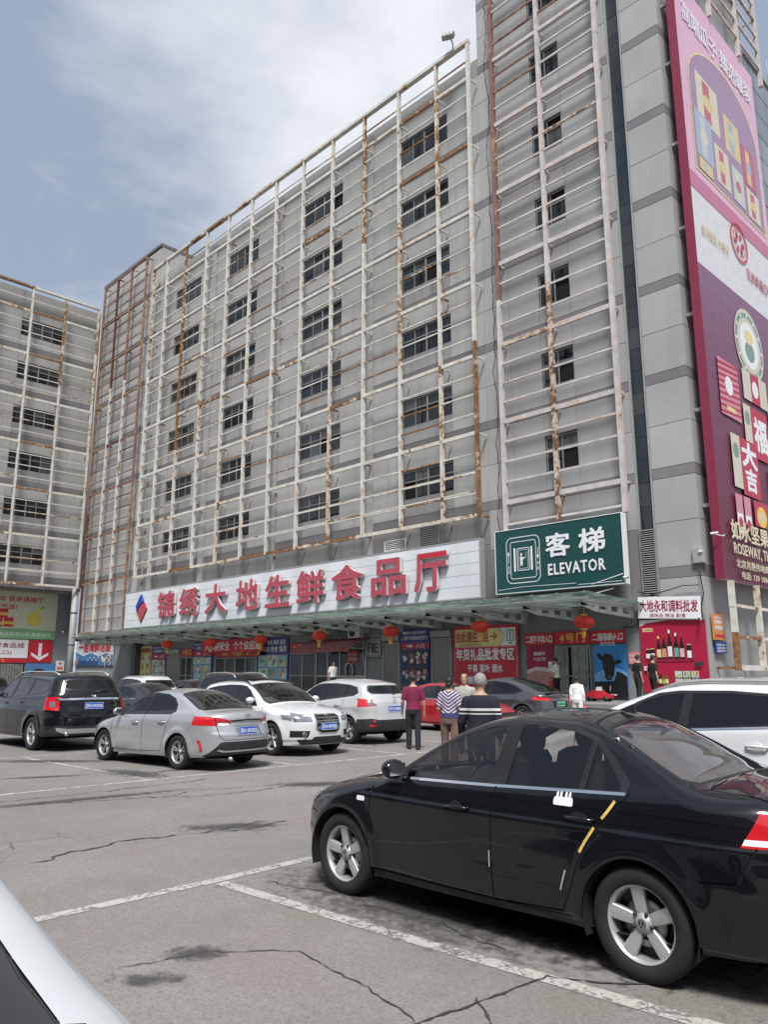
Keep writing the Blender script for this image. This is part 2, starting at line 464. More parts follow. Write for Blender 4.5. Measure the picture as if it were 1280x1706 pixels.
def add_window(parent, T, x, z, w, h, cols, tz, open_pane=None):
    """T maps (along, depth, up) to the parent's space"""
    key = (round(w, 2), round(h, 2), cols)
    if key not in WINCACHE: WINCACHE[key] = window_mesh(w, h, cols, tz)
    me, panes = WINCACHE[key]
    o = obj('window', me, None, parent); o.matrix_local = T @ Matrix.Translation((x, 0.03, z))
    for i, (a, c, z0, z1) in enumerate(panes):
        dark = (i == open_pane)
        p = box_part('pane', M['hole'] if dark else M['wglass'], o, ((a+c)/2, 0.10 if not dark else 0.17, (z0+z1)/2), (c-a, 0.01, z1-z0))
        if not dark: p.rotation_euler = (rnd.uniform(-.006, .006), 0, rnd.uniform(-.008, .008))
    return o
def panel(parent, T, x0, x1, z0, z1, mat, name='wall_panel', g=0.009, d=0.07, jit=0.004):
    j = rnd.uniform(-jit, jit)
    o = box_part(name, mat, parent, (0, 0, 0), (x1-x0-2*g, d, z1-z0-2*g), bevel=0.008)
    o.matrix_local = T @ Matrix.Translation(((x0+x1)/2, d/2 + j, (z0+z1)/2))
    return o
def clad(parent, T, cols, nfl, ztop, wins=(), skip_low=False, mat=None, k0=0, openset=None, wz=(0.93, 2.57), wcols=4):
    """stone bands and concrete panels, floor by floor, leaving the window openings"""
    mat = mat or M['panel']
    for k in range(k0, nfl):
        zb = B0 + FL*k
        zt = min(zb + FL - 0.45, ztop)
        for ci, (x0, x1) in enumerate(cols):
            if zb > ztop: continue
            panel(parent, T, x0, x1, zb-0.45, min(zb, ztop), M['band'], 'band_panel', d=0.06)
            win = next((w for w in wins if abs(w[0]-x0) < 0.3 and abs(w[1]-x1) < 0.3), None)
            zm = zb + 1.83
            if win is None or zb + wz[1] > ztop:
                panel(parent, T, x0, x1, zb, min(zm, zt), mat)
                if zm < zt: panel(parent, T, x0, x1, zm, zt, mat)
            else:
                panel(parent, T, x0, x1, zb, zb+wz[0], M['panel_dirty'] if (k < 4 and mat is M['panel']) else mat)
                panel(parent, T, x0, x1, zb+wz[1], zt, mat)
                add_window(parent, T, x0+0.01, zb+wz[0]+0.02, x1-x0-0.02, wz[1]-wz[0]-0.04, wcols, 0.64,
                           None if openset is None else openset.get((ci, k)))
def steel_screen(name, label, T, posts, majors, minors, mats, dist, pw=(.155, .2), mj=(.11, .19), mn=(.06, .075), zb=9.2, zt=36.0, group=None, post_mats=None, topbeam=True, mixm=None):
    """standing grid of steel: posts, main rails per bay, thin rails per bay, brackets back to the wall"""
    t = thing(name, label, 'steel screen', (0, 0, 0), 0, group)
    def put(nm, m, x0, x1, y0, y1, z0, z1, rot=0):
        o = box_part(nm, m, t, (0, 0, 0), (x1-x0, y1-y0, z1-z0))
        o.matrix_local = T @ Matrix.Translation(((x0+x1)/2, (y0+y1)/2, (z0+z1)/2)) @ Matrix.Rotation(rot, 4, 'Y')
        return o
    # each post comes in lengths that were butted together, not quite in line
    for i, x in enumerate(posts):
        zs = [zb] + sorted(z + rnd.uniform(-.5, .5) for z in (zb + (zt-zb)*q for q in (0.34, 0.67))) + [zt]
        for a, b_ in zip(zs[:-1], zs[1:]):
            pm = post_mats(i, (a+b_)/2) if post_mats else mats[0]
            dx = rnd.uniform(-.012, .012)
            put('post', pm, x-pw[0]/2+dx, x+pw[0]/2+dx, -pw[1], 0, a+.004, b_-.004)
        for z in majors:
            if zb < z < zt: put('bracket', mats[0], x-.04, x+.04, .004, dist, z-.05, z+.05)
    for i in range(len(posts)-1):
        a, b_ = sorted((posts[i], posts[i+1])); a += pw[0]/2+.015; b_ -= pw[0]/2+.015
        L = b_-a
        for z in majors:
            if zb-0.01 <= z <= zt: put('main_rail', mixm(i, z, 1) if mixm else mats[0], a, b_, -pw[1]+.03, -pw[1]+.03+mj[0], z-mj[1]/2, z+mj[1]/2, rnd.uniform(-.004, .004))
        for z in minors:
            if zb < z < zt: put('thin_rail', mixm(i, z, 0) if mixm else mats[0], a, b_, -pw[1]+.05, -pw[1]+.05+mn[0], z-mn[1]/2, z+mn[1]/2, rnd.uniform(-.005, .005))
    if topbeam:
        x0, x1 = min(posts), max(posts)
        n = max(1, round((x1-x0)/6)); 
        for k in range(n):
            a = x0 + (x1-x0)*k/n; b_ = x0 + (x1-x0)*(k+1)/n
            put('top_beam', mats[0], a+.004, b_-.004 + (0.1 if k == n-1 else 0), -pw[1]-.03, .06, zt, zt+.2, rnd.uniform(-.0015, .0015))
    return t

MAJ = [33.65 - 4.05*k for k in range(6)]
MIN_ = [z - 1.015*q for z in MAJ for q in (1, 2, 3)] + [34.72]
T_FRONT = Matrix.Translation((0, 30.0, 0))
T_LEFT = Matrix.Translation((-69.35, 0, 0)) @ Matrix.Rotation(math.pi/2, 4, 'Z')      # along = +Y, depth = -X
T_SIDE = Matrix.Translation((-12.8, 0, 0)) @ Matrix.Rotation(math.pi/2, 4, 'Z')

# ---------------------------------------------------------------- main hall block
hall = thing('market_hall', 'long grey market building with six rows of dark windows behind the cream grid', 'building', (-40, 30, 0))
hallT = Matrix.Translation((40, -30, 0)) @ T_FRONT
core = MB().box((-58.2+40, 0.35, 0), (-23.1+40, 18, 35.0)); core.build('wall', M['core'], hall)
wcols = [(-55.40, -51.50), (-47.42, -43.65), (-38.27, -34.33), (-29.05, -25.37)]
cols = [(-58.2, -55.4), wcols[0], (-51.5, -49.45), (-49.45, -47.42), wcols[1], (-43.65, -40.95), (-40.95, -38.27), wcols[2],
        (-34.33, -31.7), (-31.7, -29.05), wcols[3], (-25.37, -23.1)]
clad(hall, hallT, cols, 6, 35.0, wins=wcols, openset={(10, 3): 4, (1, 4): 0, (7, 1): 4, (4, 2): 2, (10, 0): 0, (7, 5): 6})
for x0, x1 in cols: panel(hall, hallT, x0, x1, B0+FL*6-0.45, 35.38, M['roofedge'], 'parapet_panel', d=0.1)
for x0, x1 in zip(list(np.linspace(-58.2, -23.1, 17))[:-1], list(np.linspace(-58.2, -23.1, 17))[1:]):
    panel(hall, hallT, x0, x1, 7.9, B0-0.45, M['lowwall'], 'lower_wall_panel', d=0.05)
    panel(hall, hallT, x0, x1, 4.45, 7.9, M['lowwall'], 'lower_wall_panel', d=0.05)
# shallow pilasters
for x in (-57.0, -49.5, -40.9, -31.7):
    b = MB().box((x+40-.35, -0.14, 7.9), (x+40+.35, -0.012, 35.2)); b.build('pilaster', M['panel'], hall)
def louvre(parent, T, x0, x1, z0, z1, frame=None):
    b = MB(); n = max(4, int((z1-z0)/0.09))
    for k in range(n):
        z = z0 + (z1-z0)*(k+.5)/n
        b.add([(x0, -.03, z-.03), (x1, -.03, z-.03), (x1, .03, z+.035), (x0, .03, z+.035)], [(0, 1, 2, 3)])
    b.box((x0-.05, -.04, z0-.05), (x1+.05, .03, z0)); b.box((x0-.05, -.04, z1), (x1+.05, .03, z1+.05))
    b.box((x0-.05, -.04, z0), (x0, .03, z1)); b.box((x1, -.04, z0), (x1+.05, .03, z1))
    o = b.build('louvre', frame or M['louvre'], parent); o.matrix_local = T @ Matrix.Translation((0, -0.05, 0))
    return o
louvre(hall, hallT, -30.35, -28.8, 8.35, 8.85, M['white'])
louvre(hall, hallT, -27.7, -26.4, 8.25, 9.3)

def mix_main(i, z, major):
    return M['screen']
steel_screen('steel_screen', 'cream painted steel grid with rust, standing off the long main facade above the white sign', Matrix.Translation((0, 29.3, 0)),
             [-58.0, -55.7, -52.65, -49.5, -46.45, -43.42, -40.47, -37.43, -34.4, -31.4, -28.41, -25.43, -23.12],
             MAJ + [9.25], MIN_ + [12.37, 11.42, 10.46], [M['screen']], 0.62, zb=9.16, zt=35.85)

# ---------------------------------------------------------------- elevator tower
tower = thing('elevator_tower', 'tall corner tower with stone bands, a narrow glazing strip and a billboard on its flank', 'building', (-18, 30, 0))
towT = Matrix.Translation((18, -30, 0)) @ T_FRONT
TZ = 45.0
MB().box((-23.1+18, 0.35, 0), (-12.8+18-.3, 11.0, TZ)).build('wall', M['core'], tower)
tc = [(-23.1, -21.55), (-21.55, -19.73), (-19.73, -18.0), (-18.0, -15.85), (-15.85, -15.34)]
clad(tower, towT, tc, 9, TZ, wins=[tc[2]], openset={(2, 0): 2, (2, 1): 2, (2, 2): 2, (2, 3): 3, (2, 4): 3}, wz=(0.83, 2.57), wcols=2, mat=M['pier'])
for x0, x1 in tc: panel(tower, towT, x0, x1, 7.6, B0-0.45, M['pier']); panel(tower, towT, x0, x1, 4.45, 7.6, M['lowwall'])
# glazing strip with cross bars, louvre below
for k in range(0, 38):
    z = 7.55 + k*1.0
    panel(tower, Matrix.Translation((18, -30, 0)) @ Matrix.Translation((0, 30.09, 0)), -15.28, -14.66, z, z+1.0, M['strip'], 'strip_pane', g=0.004, d=0.03, jit=0.006)
for x in (-15.31, -14.64):
    MB().box((x+18-.03, -0.035, 4.7), (x+18+.03, 0.09, TZ)).build('strip_mullion', M['grey'], tower)
louvre(tower, towT, -15.28, -14.67, 4.75, 7.5)
# corner pier: front and flank panels
pf = [(-14.61, -12.8)]
for k in range(-1, 9):
    zb = B0 + FL*k
    for x0, x1 in pf:
        panel(tower, towT, x0, x1, zb-0.45, zb, M['band'], 'band_panel', d=0.09)
        z0 = zb; z1 = zb+FL-.45
        panel(tower, towT, x0, x1, z0, zb+1.83, M['pier']); panel(tower, towT, x0, x1, zb+1.83, z1, M['pier'])
    sT = Matrix.Translation((18, -30, 0)) @ T_SIDE
    for y0, y1 in ((30.0, 31.6), (31.6, 34.4), (34.4, 37.6), (37.6, 41.0)):
        if k == -1 and y0 > 31: pass
        panel(tower, sT, y0+(.075 if y0 == 30.0 else 0), y1, zb-0.45, zb, M['band'], 'band_panel', d=0.09)
        panel(tower, sT, y0+(.075 if y0 == 30.0 else 0), y1, zb, zb+1.83, M['pier']); panel(tower, sT, y0+(.075 if y0 == 30.0 else 0), y1, zb+1.83, zb+FL-.45, M['pier'])
for y0, y1 in ((30.0, 32.2), (32.2, 36), (36, 41.0)):
    panel(tower, Matrix.Translation((18, -30, 0)) @ T_SIDE, y0+(.075 if y0 == 30.0 else 0), y1, 0.0, B0-FL-.45, M['pier'])
panel(tower, towT, -14.61, -12.8, 0.0, B0-FL-.45, M['pier'])
# the long crack in the strip beside the screen
cr = MB(); pts = []; x = -22.55
for i in range(150):
    z = 38.5 - i*0.205
    x += rnd.uniform(-.07, .07) + (-22.52 - x)*0.12
    pts.append((x+18, z))
for (a, b), (c, d) in zip(pts[:-1], pts[1:]):
    w = rnd.uniform(.012, .026)
    cr.add([(a-w, -.0075, b), (a+w, -.0075, b), (c+w, -.0075, d), (c-w, -.0075, d)], [(0, 1, 2, 3)])
cr.build('crack', M['hole'], tower)

TMAJ = [z for z in [33.9+4.05*q for q in (2, 1, 0)]] + [29.95, 25.97, 21.98, 17.62, 13.65, 9.66]
TMIN = []
for a, b in zip(TMAJ[:-1], TMAJ[1:]): TMIN += [a + (b-a)*q/4 for q in (1, 2, 3)]
def tow_mix(i, z, major): return M['screen_pink'] if z < 30 else (M['screen_pink'] if rnd.random() < .35 else M['screen_red'])
steel_screen('steel_screen', 'weathered pinkish steel grid standing off the elevator tower above the green sign', Matrix.Translation((0, 29.55, 0)),
             [-21.72, -18.8, -15.6], TMAJ, TMIN + [8.6], [M['screen_pink']], 0.4, pw=(.2, .2), mj=(.12, .22), mn=(.07, .1), zb=8.3, zt=43.0, mixm=tow_mix,
             post_mats=lambda i, z: M['screen_red'] if (i == 0 and z > 25) else M['screen_pink'])

# ---------------------------------------------------------------- corner stair tower (red oxide grid)
stair = thing('stair_tower', 'grey corner tower of the courtyard behind the reddish brown steel grid', 'building', (-63, 30, 0))
stT = Matrix.Translation((63, -30, 0)) @ T_FRONT
MB().box((-69.3+63, 0.35, 0), (-58.2+63-.02, 6, 38.5)).build('wall', M['core'], stair)
sc = [(-69.2, -66.5), (-66.5, -63.7), (-63.7, -60.9), (-60.9, -58.22)]
stTf = stT @ Matrix.Translation((0, -0.18, 0))
clad(stair, stTf, sc, 7, 38.6)
for x0, x1 in sc:
    panel(stair, stTf, x0, x1, 4.9, B0-0.45, M['panel'])
    panel(stair, stTf, x0, x1, 0.5, 4.9, M['shopwall'])
MB().box((-58.24+63, -.18, .5), (-58.19+63, .5, 34.4)).build('corner_return', M['panel'], stair)
# return of the tower above the main roof, with coping
for k in range(2):
    panel(stair, Matrix.Translation((63, -30, 0)) @ Matrix.Translation((-58.2, 0, 0)) @ Matrix.Rotation(math.pi/2, 4, 'Z'), 29.9+k*3.0, 32.9+k*3, 34.5, 38.6, M['panel'])
MB().box((-69.3+63, -.25, 38.6), (-58.15+63, .25, 38.85)).box((-58.5+63, .25, 38.6), (-58.15+63, 6, 38.85)).build('coping', M['band'], stair)
def st_mix(i, z, major): return M['screen_red']
steel_screen('steel_screen', 'reddish brown rusty steel grid on the corner tower between the two cream grids', Matrix.Translation((0, 29.3, 0)),
             [-67.65, -64.95, -62.3, -59.5], [37.7, 33.77, 29.74, 25.65, 21.56, 17.45, 13.5, 9.43, 5.15],
             sum([[a+(b-a)*q/4 for q in (1, 2, 3)] for a, b in zip([37.7, 33.77, 29.74, 25.65, 21.56, 17.45, 13.5, 9.43], [33.77, 29.74, 25.65, 21.56, 17.45, 13.5, 9.43, 5.15])], []),
             [M['screen_red']], 0.45, pw=(.15, .18), mj=(.1, .16), mn=(.06, .08), zb=5.1, zt=37.75, mixm=st_mix,
             post_mats=lambda i, z: M['screen'] if (i in (1, 2) and z < 24) else M['screen_red'], topbeam=False)

# ---------------------------------------------------------------- left wing
wing = thing('side_wing', 'lower wing at the left end of the courtyard with overhanging upper floors', 'building', (-69.35, 24, 0))
wT = Matrix.Translation((69.35, -24, 0)) @ T_LEFT
MB().box((-12, -14, 9.0), (-.35, 5.9, 35.5)).build('wall', M['core'], wing)
MB().box((-12, -14, 0), (-2.0, 5.9, 9.0)).build('lower_wall', M['shopwall'], wing)
MB().box((-2.0, -14, 8.82), (-.36, 5.3, 9.0)).build('soffit', M['lowwall'], wing)
lc = [(10.5, 13.5), (13.5, 17.0), (17.0, 20.0), (20.0, 22.5), (22.5, 26.25), (26.25, 29.75)]
clad(wing, wT, lc, 6, 35.4, wins=[lc[4], lc[1]])
for x0, x1 in lc:
    panel(wing, wT, x0, x1, 8.95, B0-0.45, M['band'], 'band_panel')
    panel(wing, wT, x0, x1, B0+FL*6-.45, 35.9, M['roofedge'], 'parapet_panel', d=.1)
steel_screen('steel_screen', 'cream steel grid on the left wing, above the yellow advertisement and the down arrow', Matrix.Translation((-68.65, 0, 0)) @ Matrix.Rotation(math.pi/2, 4, 'Z'),
             [29.1, 26.0, 22.97, 19.95, 16.9, 13.9, 10.9], MAJ + [9.25], MIN_ + [12.37, 11.42, 10.46], [M['screen']], 0.62, zb=9.16, zt=35.85)
# pale pillar and pipes in the corner
pl = thing('corner_pillar', 'pale grey round downpipe pillar in the courtyard corner beside the fish banner', 'pillar', (-69.0, 29.2, 0))
MB().tube([(0, 0, 0), (0, 0, 9.2)], 0.28, 14).build('shaft', M['grey'], pl)
for z in (1.5, 4.2, 7.0): MB().lathe([(.28, z), (.31, z), (.31, z+.1), (.28, z+.1)], 14).build('pipe_collar', M['dgrey'], pl)
for dx, r in ((0.35, .07), (0.62, .05)):
    MB().tube([(dx, .25, 9.2), (dx, .25, 35.5)], r, 8).build('downpipe', M['grey'], pl)

# ---------------------------------------------------------------- glass block beyond the tower
gb = thing('glass_block', 'pale tiled block with a fine grid of panes, beyond the billboard', 'building', (-12.8, 41.0, 0))
MB().box((-9, 0.02, 0), (-.12, 20, 36.0)).build('wall', M['core'], gb)
gT = Matrix.Translation((12.8, -41.0, 0)) @ T_SIDE
paneM = dark_glass('pale_tiles', (0.20, 0.23, 0.25), 0.2, .06)
for iy in range(9):
    for iz in range(16):
        panel(gb, gT, 41.05+iy*1.5, 42.55+iy*1.5, 12+iz*1.5, 13.5+iz*1.5, paneM, 'pane', g=0.03, d=.05)
for iy in range(4):
    for iz in range(4):
        panel(gb, gT, 41.05+iy*3.4, 44.4+iy*3.4, iz*3, iz*3+3, M['pier'], 'wall_panel')
MB().box((-.12, 0, 36.0), (.1, 14, 36.3)).build('coping', M['grey'], gb)
# ---------------------------------------------------------------- ground
def asphalt():
    m, t, b = base_mat('asphalt_worn')
    pos = t.nodes.new('ShaderNodeNewGeometry').outputs['Position']
    big = noise(t, 0.22, pos, 5); mid = noise(t, 1.3, pos, 6, .65); fine = noise(t, 38, pos, 4, .7); grit = noise(t, 130, pos, 2)
    col = mixc(t, ramp(t, big, .35, .65), (0.212, 0.194, 0.178), (0.272, 0.249, 0.231))
    col = mixc(t, math_(t, 'MULTIPLY', ramp(t, mid, .42, .7), .55), col, (0.165, 0.158, 0.15))
    warm = ramp(t, noise(t, 0.55, pos, 4, .6, off=None), .52, .72)
    col = mixc(t, math_(t, 'MULTIPLY', warm, .85), col, (0.25, 0.205, 0.19))
    mp = t.nodes.new('ShaderNodeMapping'); mp.inputs['Location'].default_value = (13, 7, 0); t.links.new(pos, mp.inputs[0])
    moss = ramp(t, noise(t, 0.5, mp.outputs[0], 5), .56, .74)
    col = mixc(t, math_(t, 'MULTIPLY', moss, .75), col, (0.185, 0.182, 0.132))
    m2 = noise(t, 13, pos, 5, .7); col = mixc(t, math_(t, 'MULTIPLY', ramp(t, m2, .38, .68), .45), col, (0.152, 0.139, 0.128))
    lt = noise(t, 3.1, pos, 6, .7); col = mixc(t, math_(t, 'MULTIPLY', ramp(t, lt, .55, .72), .35), col, (0.315, 0.29, 0.268))
    col = mixc(t, math_(t, 'MULTIPLY', ramp(t, fine, .45, .72), .62), col, (0.085, 0.082, 0.078))
    col = mixc(t, math_(t, 'MULTIPLY', ramp(t, grit, .58, .70), .6), col, (0.46, 0.45, 0.43))
    # crazing in zones
    v = nd(t, 'ShaderNodeTexVoronoi', feature='DISTANCE_TO_EDGE', Scale=2.6)
    ds = t.nodes.new('ShaderNodeMix'); ds.data_type = 'VECTOR'; ds.inputs['Factor'].default_value = .22
    nz = nd(t, 'ShaderNodeTexNoise', Scale=3.0, Detail=4); t.links.new(pos, nz.inputs['Vector'])
    t.links.new(pos, ds.inputs['A']); t.links.new(nz.outputs['Color'], ds.inputs['B'])
    t.links.new(ds.outputs['Result'], v.inputs['Vector'])
    line = ramp(t, v.outputs['Distance'], .028, .004)
    zone = ramp(t, noise(t, 0.33, mp.outputs[0], 4), .54, .64)
    cr = math_(t, 'MULTIPLY', line, zone)
    col = mixc(t, math_(t, 'MULTIPLY', cr, .75), col, (0.035, 0.034, 0.033))
    t.links.new(col, b.inputs['Base Color']); b.inputs['Roughness'].default_value = .9; b.inputs['Specular IOR Level'].default_value = .3
    h = math_(t, 'SUBTRACT', math_(t, 'ADD', math_(t, 'MULTIPLY', fine, .6), math_(t, 'MULTIPLY', grit, .5)), math_(t, 'MULTIPLY', cr, 1.2))
    bump(t, b, h, .5, .008)
    return m
M['asphalt'] = asphalt()
g = MB(); S = 1500
g.add([(-S, -S, 0), (S, -S, 0), (S, S, 0), (-S, S, 0)], [(0, 1, 2, 3)])
ground = g.build('ground', M['asphalt']); tag(ground, 'worn grey asphalt of the car park with cracks and stains', None, kind='structure')
def worn_paint():
    m, t, b = base_mat('worn_line_paint')
    pos = t.nodes.new('ShaderNodeNewGeometry').outputs['Position']
    n1 = noise(t, 2.2, pos, 6, .7); n2 = noise(t, 26, pos, 4, .7)
    s = math_(t, 'ADD', math_(t, 'MULTIPLY', n1, .55), math_(t, 'MULTIPLY', n2, .45))
    a = ramp(t, s, .41, .50)
    v = nd(t, 'ShaderNodeTexVoronoi', feature='DISTANCE_TO_EDGE', Scale=3.2)
    nz = nd(t, 'ShaderNodeTexNoise', Scale=4.0, Detail=4); t.links.new(pos, nz.inputs['Vector'])
    ds = t.nodes.new('ShaderNodeMix'); ds.data_type = 'VECTOR'; ds.inputs['Factor'].default_value = .3
    t.links.new(pos, ds.inputs['A']); t.links.new(nz.outputs['Color'], ds.inputs['B']); t.links.new(ds.outputs['Result'], v.inputs['Vector'])
    a = math_(t, 'MULTIPLY', a, ramp(t, v.outputs['Distance'], .006, .022))
    col = mixc(t, ramp(t, n2, .3, .7), (0.36, 0.35, 0.315), (0.47, 0.455, 0.41))
    t.links.new(col, b.inputs['Base Color']); b.inputs['Roughness'].default_value = .8
    tr = t.nodes.new('ShaderNodeBsdfTransparent'); mx = t.nodes.new('ShaderNodeMixShader')
    t.links.new(a, mx.inputs[0]); t.links.new(tr.outputs[0], mx.inputs[1]); t.links.new(b.outputs[0], mx.inputs[2])
    t.links.new(mx.outputs[0], t.nodes['Material Output'].inputs[0])
    return m
M['line'] = worn_paint()
def stain_mat(name, c, lo=.46, hi=.56, sc=1.6, op=.85):
    """irregular patch that thins out towards the rim of its sheet"""
    m, t, b = base_mat(name)
    pos = t.nodes.new('ShaderNodeNewGeometry').outputs['Position']
    uv = t.nodes.new('ShaderNodeTexCoord').outputs['Generated']
    mp = t.nodes.new('ShaderNodeMapping'); mp.inputs['Location'].default_value = (-1, -1, 0); mp.inputs['Scale'].default_value = (2, 2, 0); t.links.new(uv, mp.inputs[0])
    ln = t.nodes.new('ShaderNodeVectorMath'); ln.operation = 'LENGTH'; t.links.new(mp.outputs[0], ln.inputs[0])
    fall = ramp(t, ln.outputs['Value'], 1.0, .15)
    n = noise(t, sc, pos, 8, .72)
    a = math_(t, 'MULTIPLY', ramp(t, math_(t, 'ADD', math_(t, 'MULTIPLY', n, .85), math_(t, 'MULTIPLY', fall, .32)), lo+.06, hi+.07), op)
    t.links.new(mixc(t, noise(t, 60, pos, 2), c, tuple(x*1.6 for x in c)), b.inputs['Base Color']); b.inputs['Roughness'].default_value = .75
    tr = t.nodes.new('ShaderNodeBsdfTransparent'); mx = t.nodes.new('ShaderNodeMixShader')
    t.links.new(a, mx.inputs[0]); t.links.new(tr.outputs[0], mx.inputs[1]); t.links.new(b.outputs[0], mx.inputs[2])
    t.links.new(mx.outputs[0], t.nodes['Material Output'].inputs[0])
    return m
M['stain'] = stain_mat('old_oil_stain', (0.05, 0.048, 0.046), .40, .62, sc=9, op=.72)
M['tar'] = stain_mat('broken_tar_crack', (0.03, 0.029, 0.028), .47, .52, 4.0, .9)
def sheet(name, mat, x0, y0, x1, y1, z, rot=0):
    cx, cy = (x0+x1)/2, (y0+y1)/2
    b = MB().add([(x0-cx, y0-cy, 0), (x1-cx, y0-cy, 0), (x1-cx, y1-cy, 0), (x0-cx, y1-cy, 0)], [(0, 1, 2, 3)])
    return b.build(name, mat, ground, (cx, cy, z), (0, 0, rot), recalc=False)
Z1 = 0.004
def strip(pts, w, z=Z1):
    b = MB(); P = [Vector(p) for p in pts]; V_ = []
    for i, p in enumerate(P):
        d = (P[min(i+1, len(P)-1)]-P[max(i-1, 0)]).normalized(); q = Vector((-d.y, d.x))*w/2
        V_ += [(p.x+q.x, p.y+q.y, z), (p.x-q.x, p.y-q.y, z)]
    return b.add(V_, [(2*i, 2*i+1, 2*i+3, 2*i+2) for i in range(len(P)-1)]).build('parking_line', M['line'], ground, recalc=False)
strip([(-6.02, -4.0), (-6.0, 2.4), (-6.03, 3.92), (-6.10, 5.0), (-6.12, 20)], .125)
for y in (1.2, 3.93, 6.62, 9.3): strip([(-5.94, y+.0), (-3.6, y+.12), (-0.9, y+.3)], .125)
strip([(-12.25, -1), (-12.3, 4.3), (-12.3, 22)], .13)
for y in (1.2, 4.1, 6.7, 9.75, 12.75, 15.7, 18.6): strip([(-12.37, y), (-17.4, y-.15)], .12)
strip([(-17.5, -1), (-17.5, 22)], .12)
# stains and tarred cracks as sheets a few millimetres up
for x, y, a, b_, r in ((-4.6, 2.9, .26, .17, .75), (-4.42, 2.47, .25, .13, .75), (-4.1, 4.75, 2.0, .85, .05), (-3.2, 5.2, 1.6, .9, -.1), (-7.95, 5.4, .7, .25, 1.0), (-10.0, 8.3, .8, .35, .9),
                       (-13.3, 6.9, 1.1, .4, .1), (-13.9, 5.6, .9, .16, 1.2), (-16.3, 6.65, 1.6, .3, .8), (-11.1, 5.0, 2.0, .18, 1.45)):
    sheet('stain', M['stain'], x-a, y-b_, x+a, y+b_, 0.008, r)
def crack(pts, w, seg=.09, jit=.03, z=0.006):
    P = []; ox = oy = 0
    for (a, b), (c, d) in zip(pts[:-1], pts[1:]):
        n = max(2, int(math.hypot(c-a, d-b)/seg))
        for k in range(n):
            ox = ox*.8+rnd.gauss(0, jit*.6); oy = oy*.8+rnd.gauss(0, jit*.6); P.append((a+(c-a)*k/n+ox, b+(d-b)*k/n+oy))
    P.append(pts[-1]); V_ = []; b_ = MB()
    for i, p in enumerate(P):
        q = P[min(i+1, len(P)-1)]; o = P[max(i-1, 0)]
        dx, dy = q[0]-o[0], q[1]-o[1]; L = math.hypot(dx, dy) or 1
        ww = w*rnd.uniform(.15, 1.25)*min(1, (i+1)/3, (len(P)-i)/3)/2
        V_ += [(p[0]-dy/L*ww, p[1]+dx/L*ww, z), (p[0]+dy/L*ww, p[1]-dx/L*ww, z)]
    return b_.add(V_, [(2*i, 2*i+1, 2*i+3, 2*i+2) for i in range(len(P)-1)]).build('ground_crack', M['crackm'], ground, recalc=False)
M['crackm'] = flat('crack_dark_fill', (0.048, 0.045, 0.042), .95, var=.5, scale=30)
crack([(-7.75, 3.1), (-7.95, 3.8), (-8.05, 4.3), (-7.9, 5.0), (-7.95, 5.9)], .035, .07, .05)
crack([(-7.9, 4.9), (-7.7, 5.4), (-7.85, 6.0)], .025, .06, .05)
crack([(-11.15, 4.3), (-10.9, 5.2), (-10.5, 5.9), (-10.2, 6.3), (-10.1, 7.9), (-9.8, 8.8)], .03, .07, .05)
crack([(-10.5, 5.9), (-10.7, 6.8), (-10.4, 7.9)], .02, .06, .04)
crack([(-11.7, 3.5), (-11.6, 5.5), (-11.75, 7.5)], .03, .08, .03)
crack([(-2.35, 4.45), (-2.85, 4.1), (-2.93, 3.6), (-3.0, 3.1), (-3.05, 2.7)], .024, .05, .016)
crack([(-2.93, 3.6), (-2.6, 3.3), (-2.5, 2.9)], .018, .05, .012)
crack([(-3.0, 3.15), (-3.5, 3.3), (-4.2, 3.35), (-4.55, 2.95), (-4.7, 2.4)], .012, .05, .02)
crack([(-5.7, 4.25), (-5.1, 4.4), (-4.6, 4.35), (-4.0, 4.4), (-3.3, 4.3)], .016, .05, .03)
crack([(-5.2, 4.35), (-4.9, 4.9), (-4.5, 5.1)], .012, .05, .03)
crack([(-4.2, 4.38), (-4.1, 4.8), (-3.7, 5.0)], .012, .05, .03)
crack([(-13.4, 6.6), (-13.2, 7.3), (-13.1, 8.4)], .06, .08, .03)
# bits of litter and pale stones
lit = MB()
for i in range(90):
    x, y = rnd.uniform(-12, -1.6), rnd.uniform(.9, 12)
    s = rnd.uniform(.002, .006)
    lit.ball((x, y, s*.5+.001), (s, s*rnd.uniform(.6, 1.2), s*.6), 5, 4)
tag(lit.build('loose_grit', M['grey']), 'scattered pale grit and scraps lying on the asphalt', None, kind='stuff')

# ---------------------------------------------------------------- raised pavement in front of the shops
M['pave'] = concrete('pavement_concrete', (0.26, 0.255, 0.245), streak=.1)
pv = MB().box((-69.3, 25.6, -.02), (-12.0, 30.3, .66)).build('pavement', M['pave']); tag(pv, 'raised grey concrete pavement along the shop fronts', None, kind='structure')
MB().box((-69.3, 25.28, -.02), (-12.0, 25.595, .33)).build('kerb_step', M['pave'], pv)
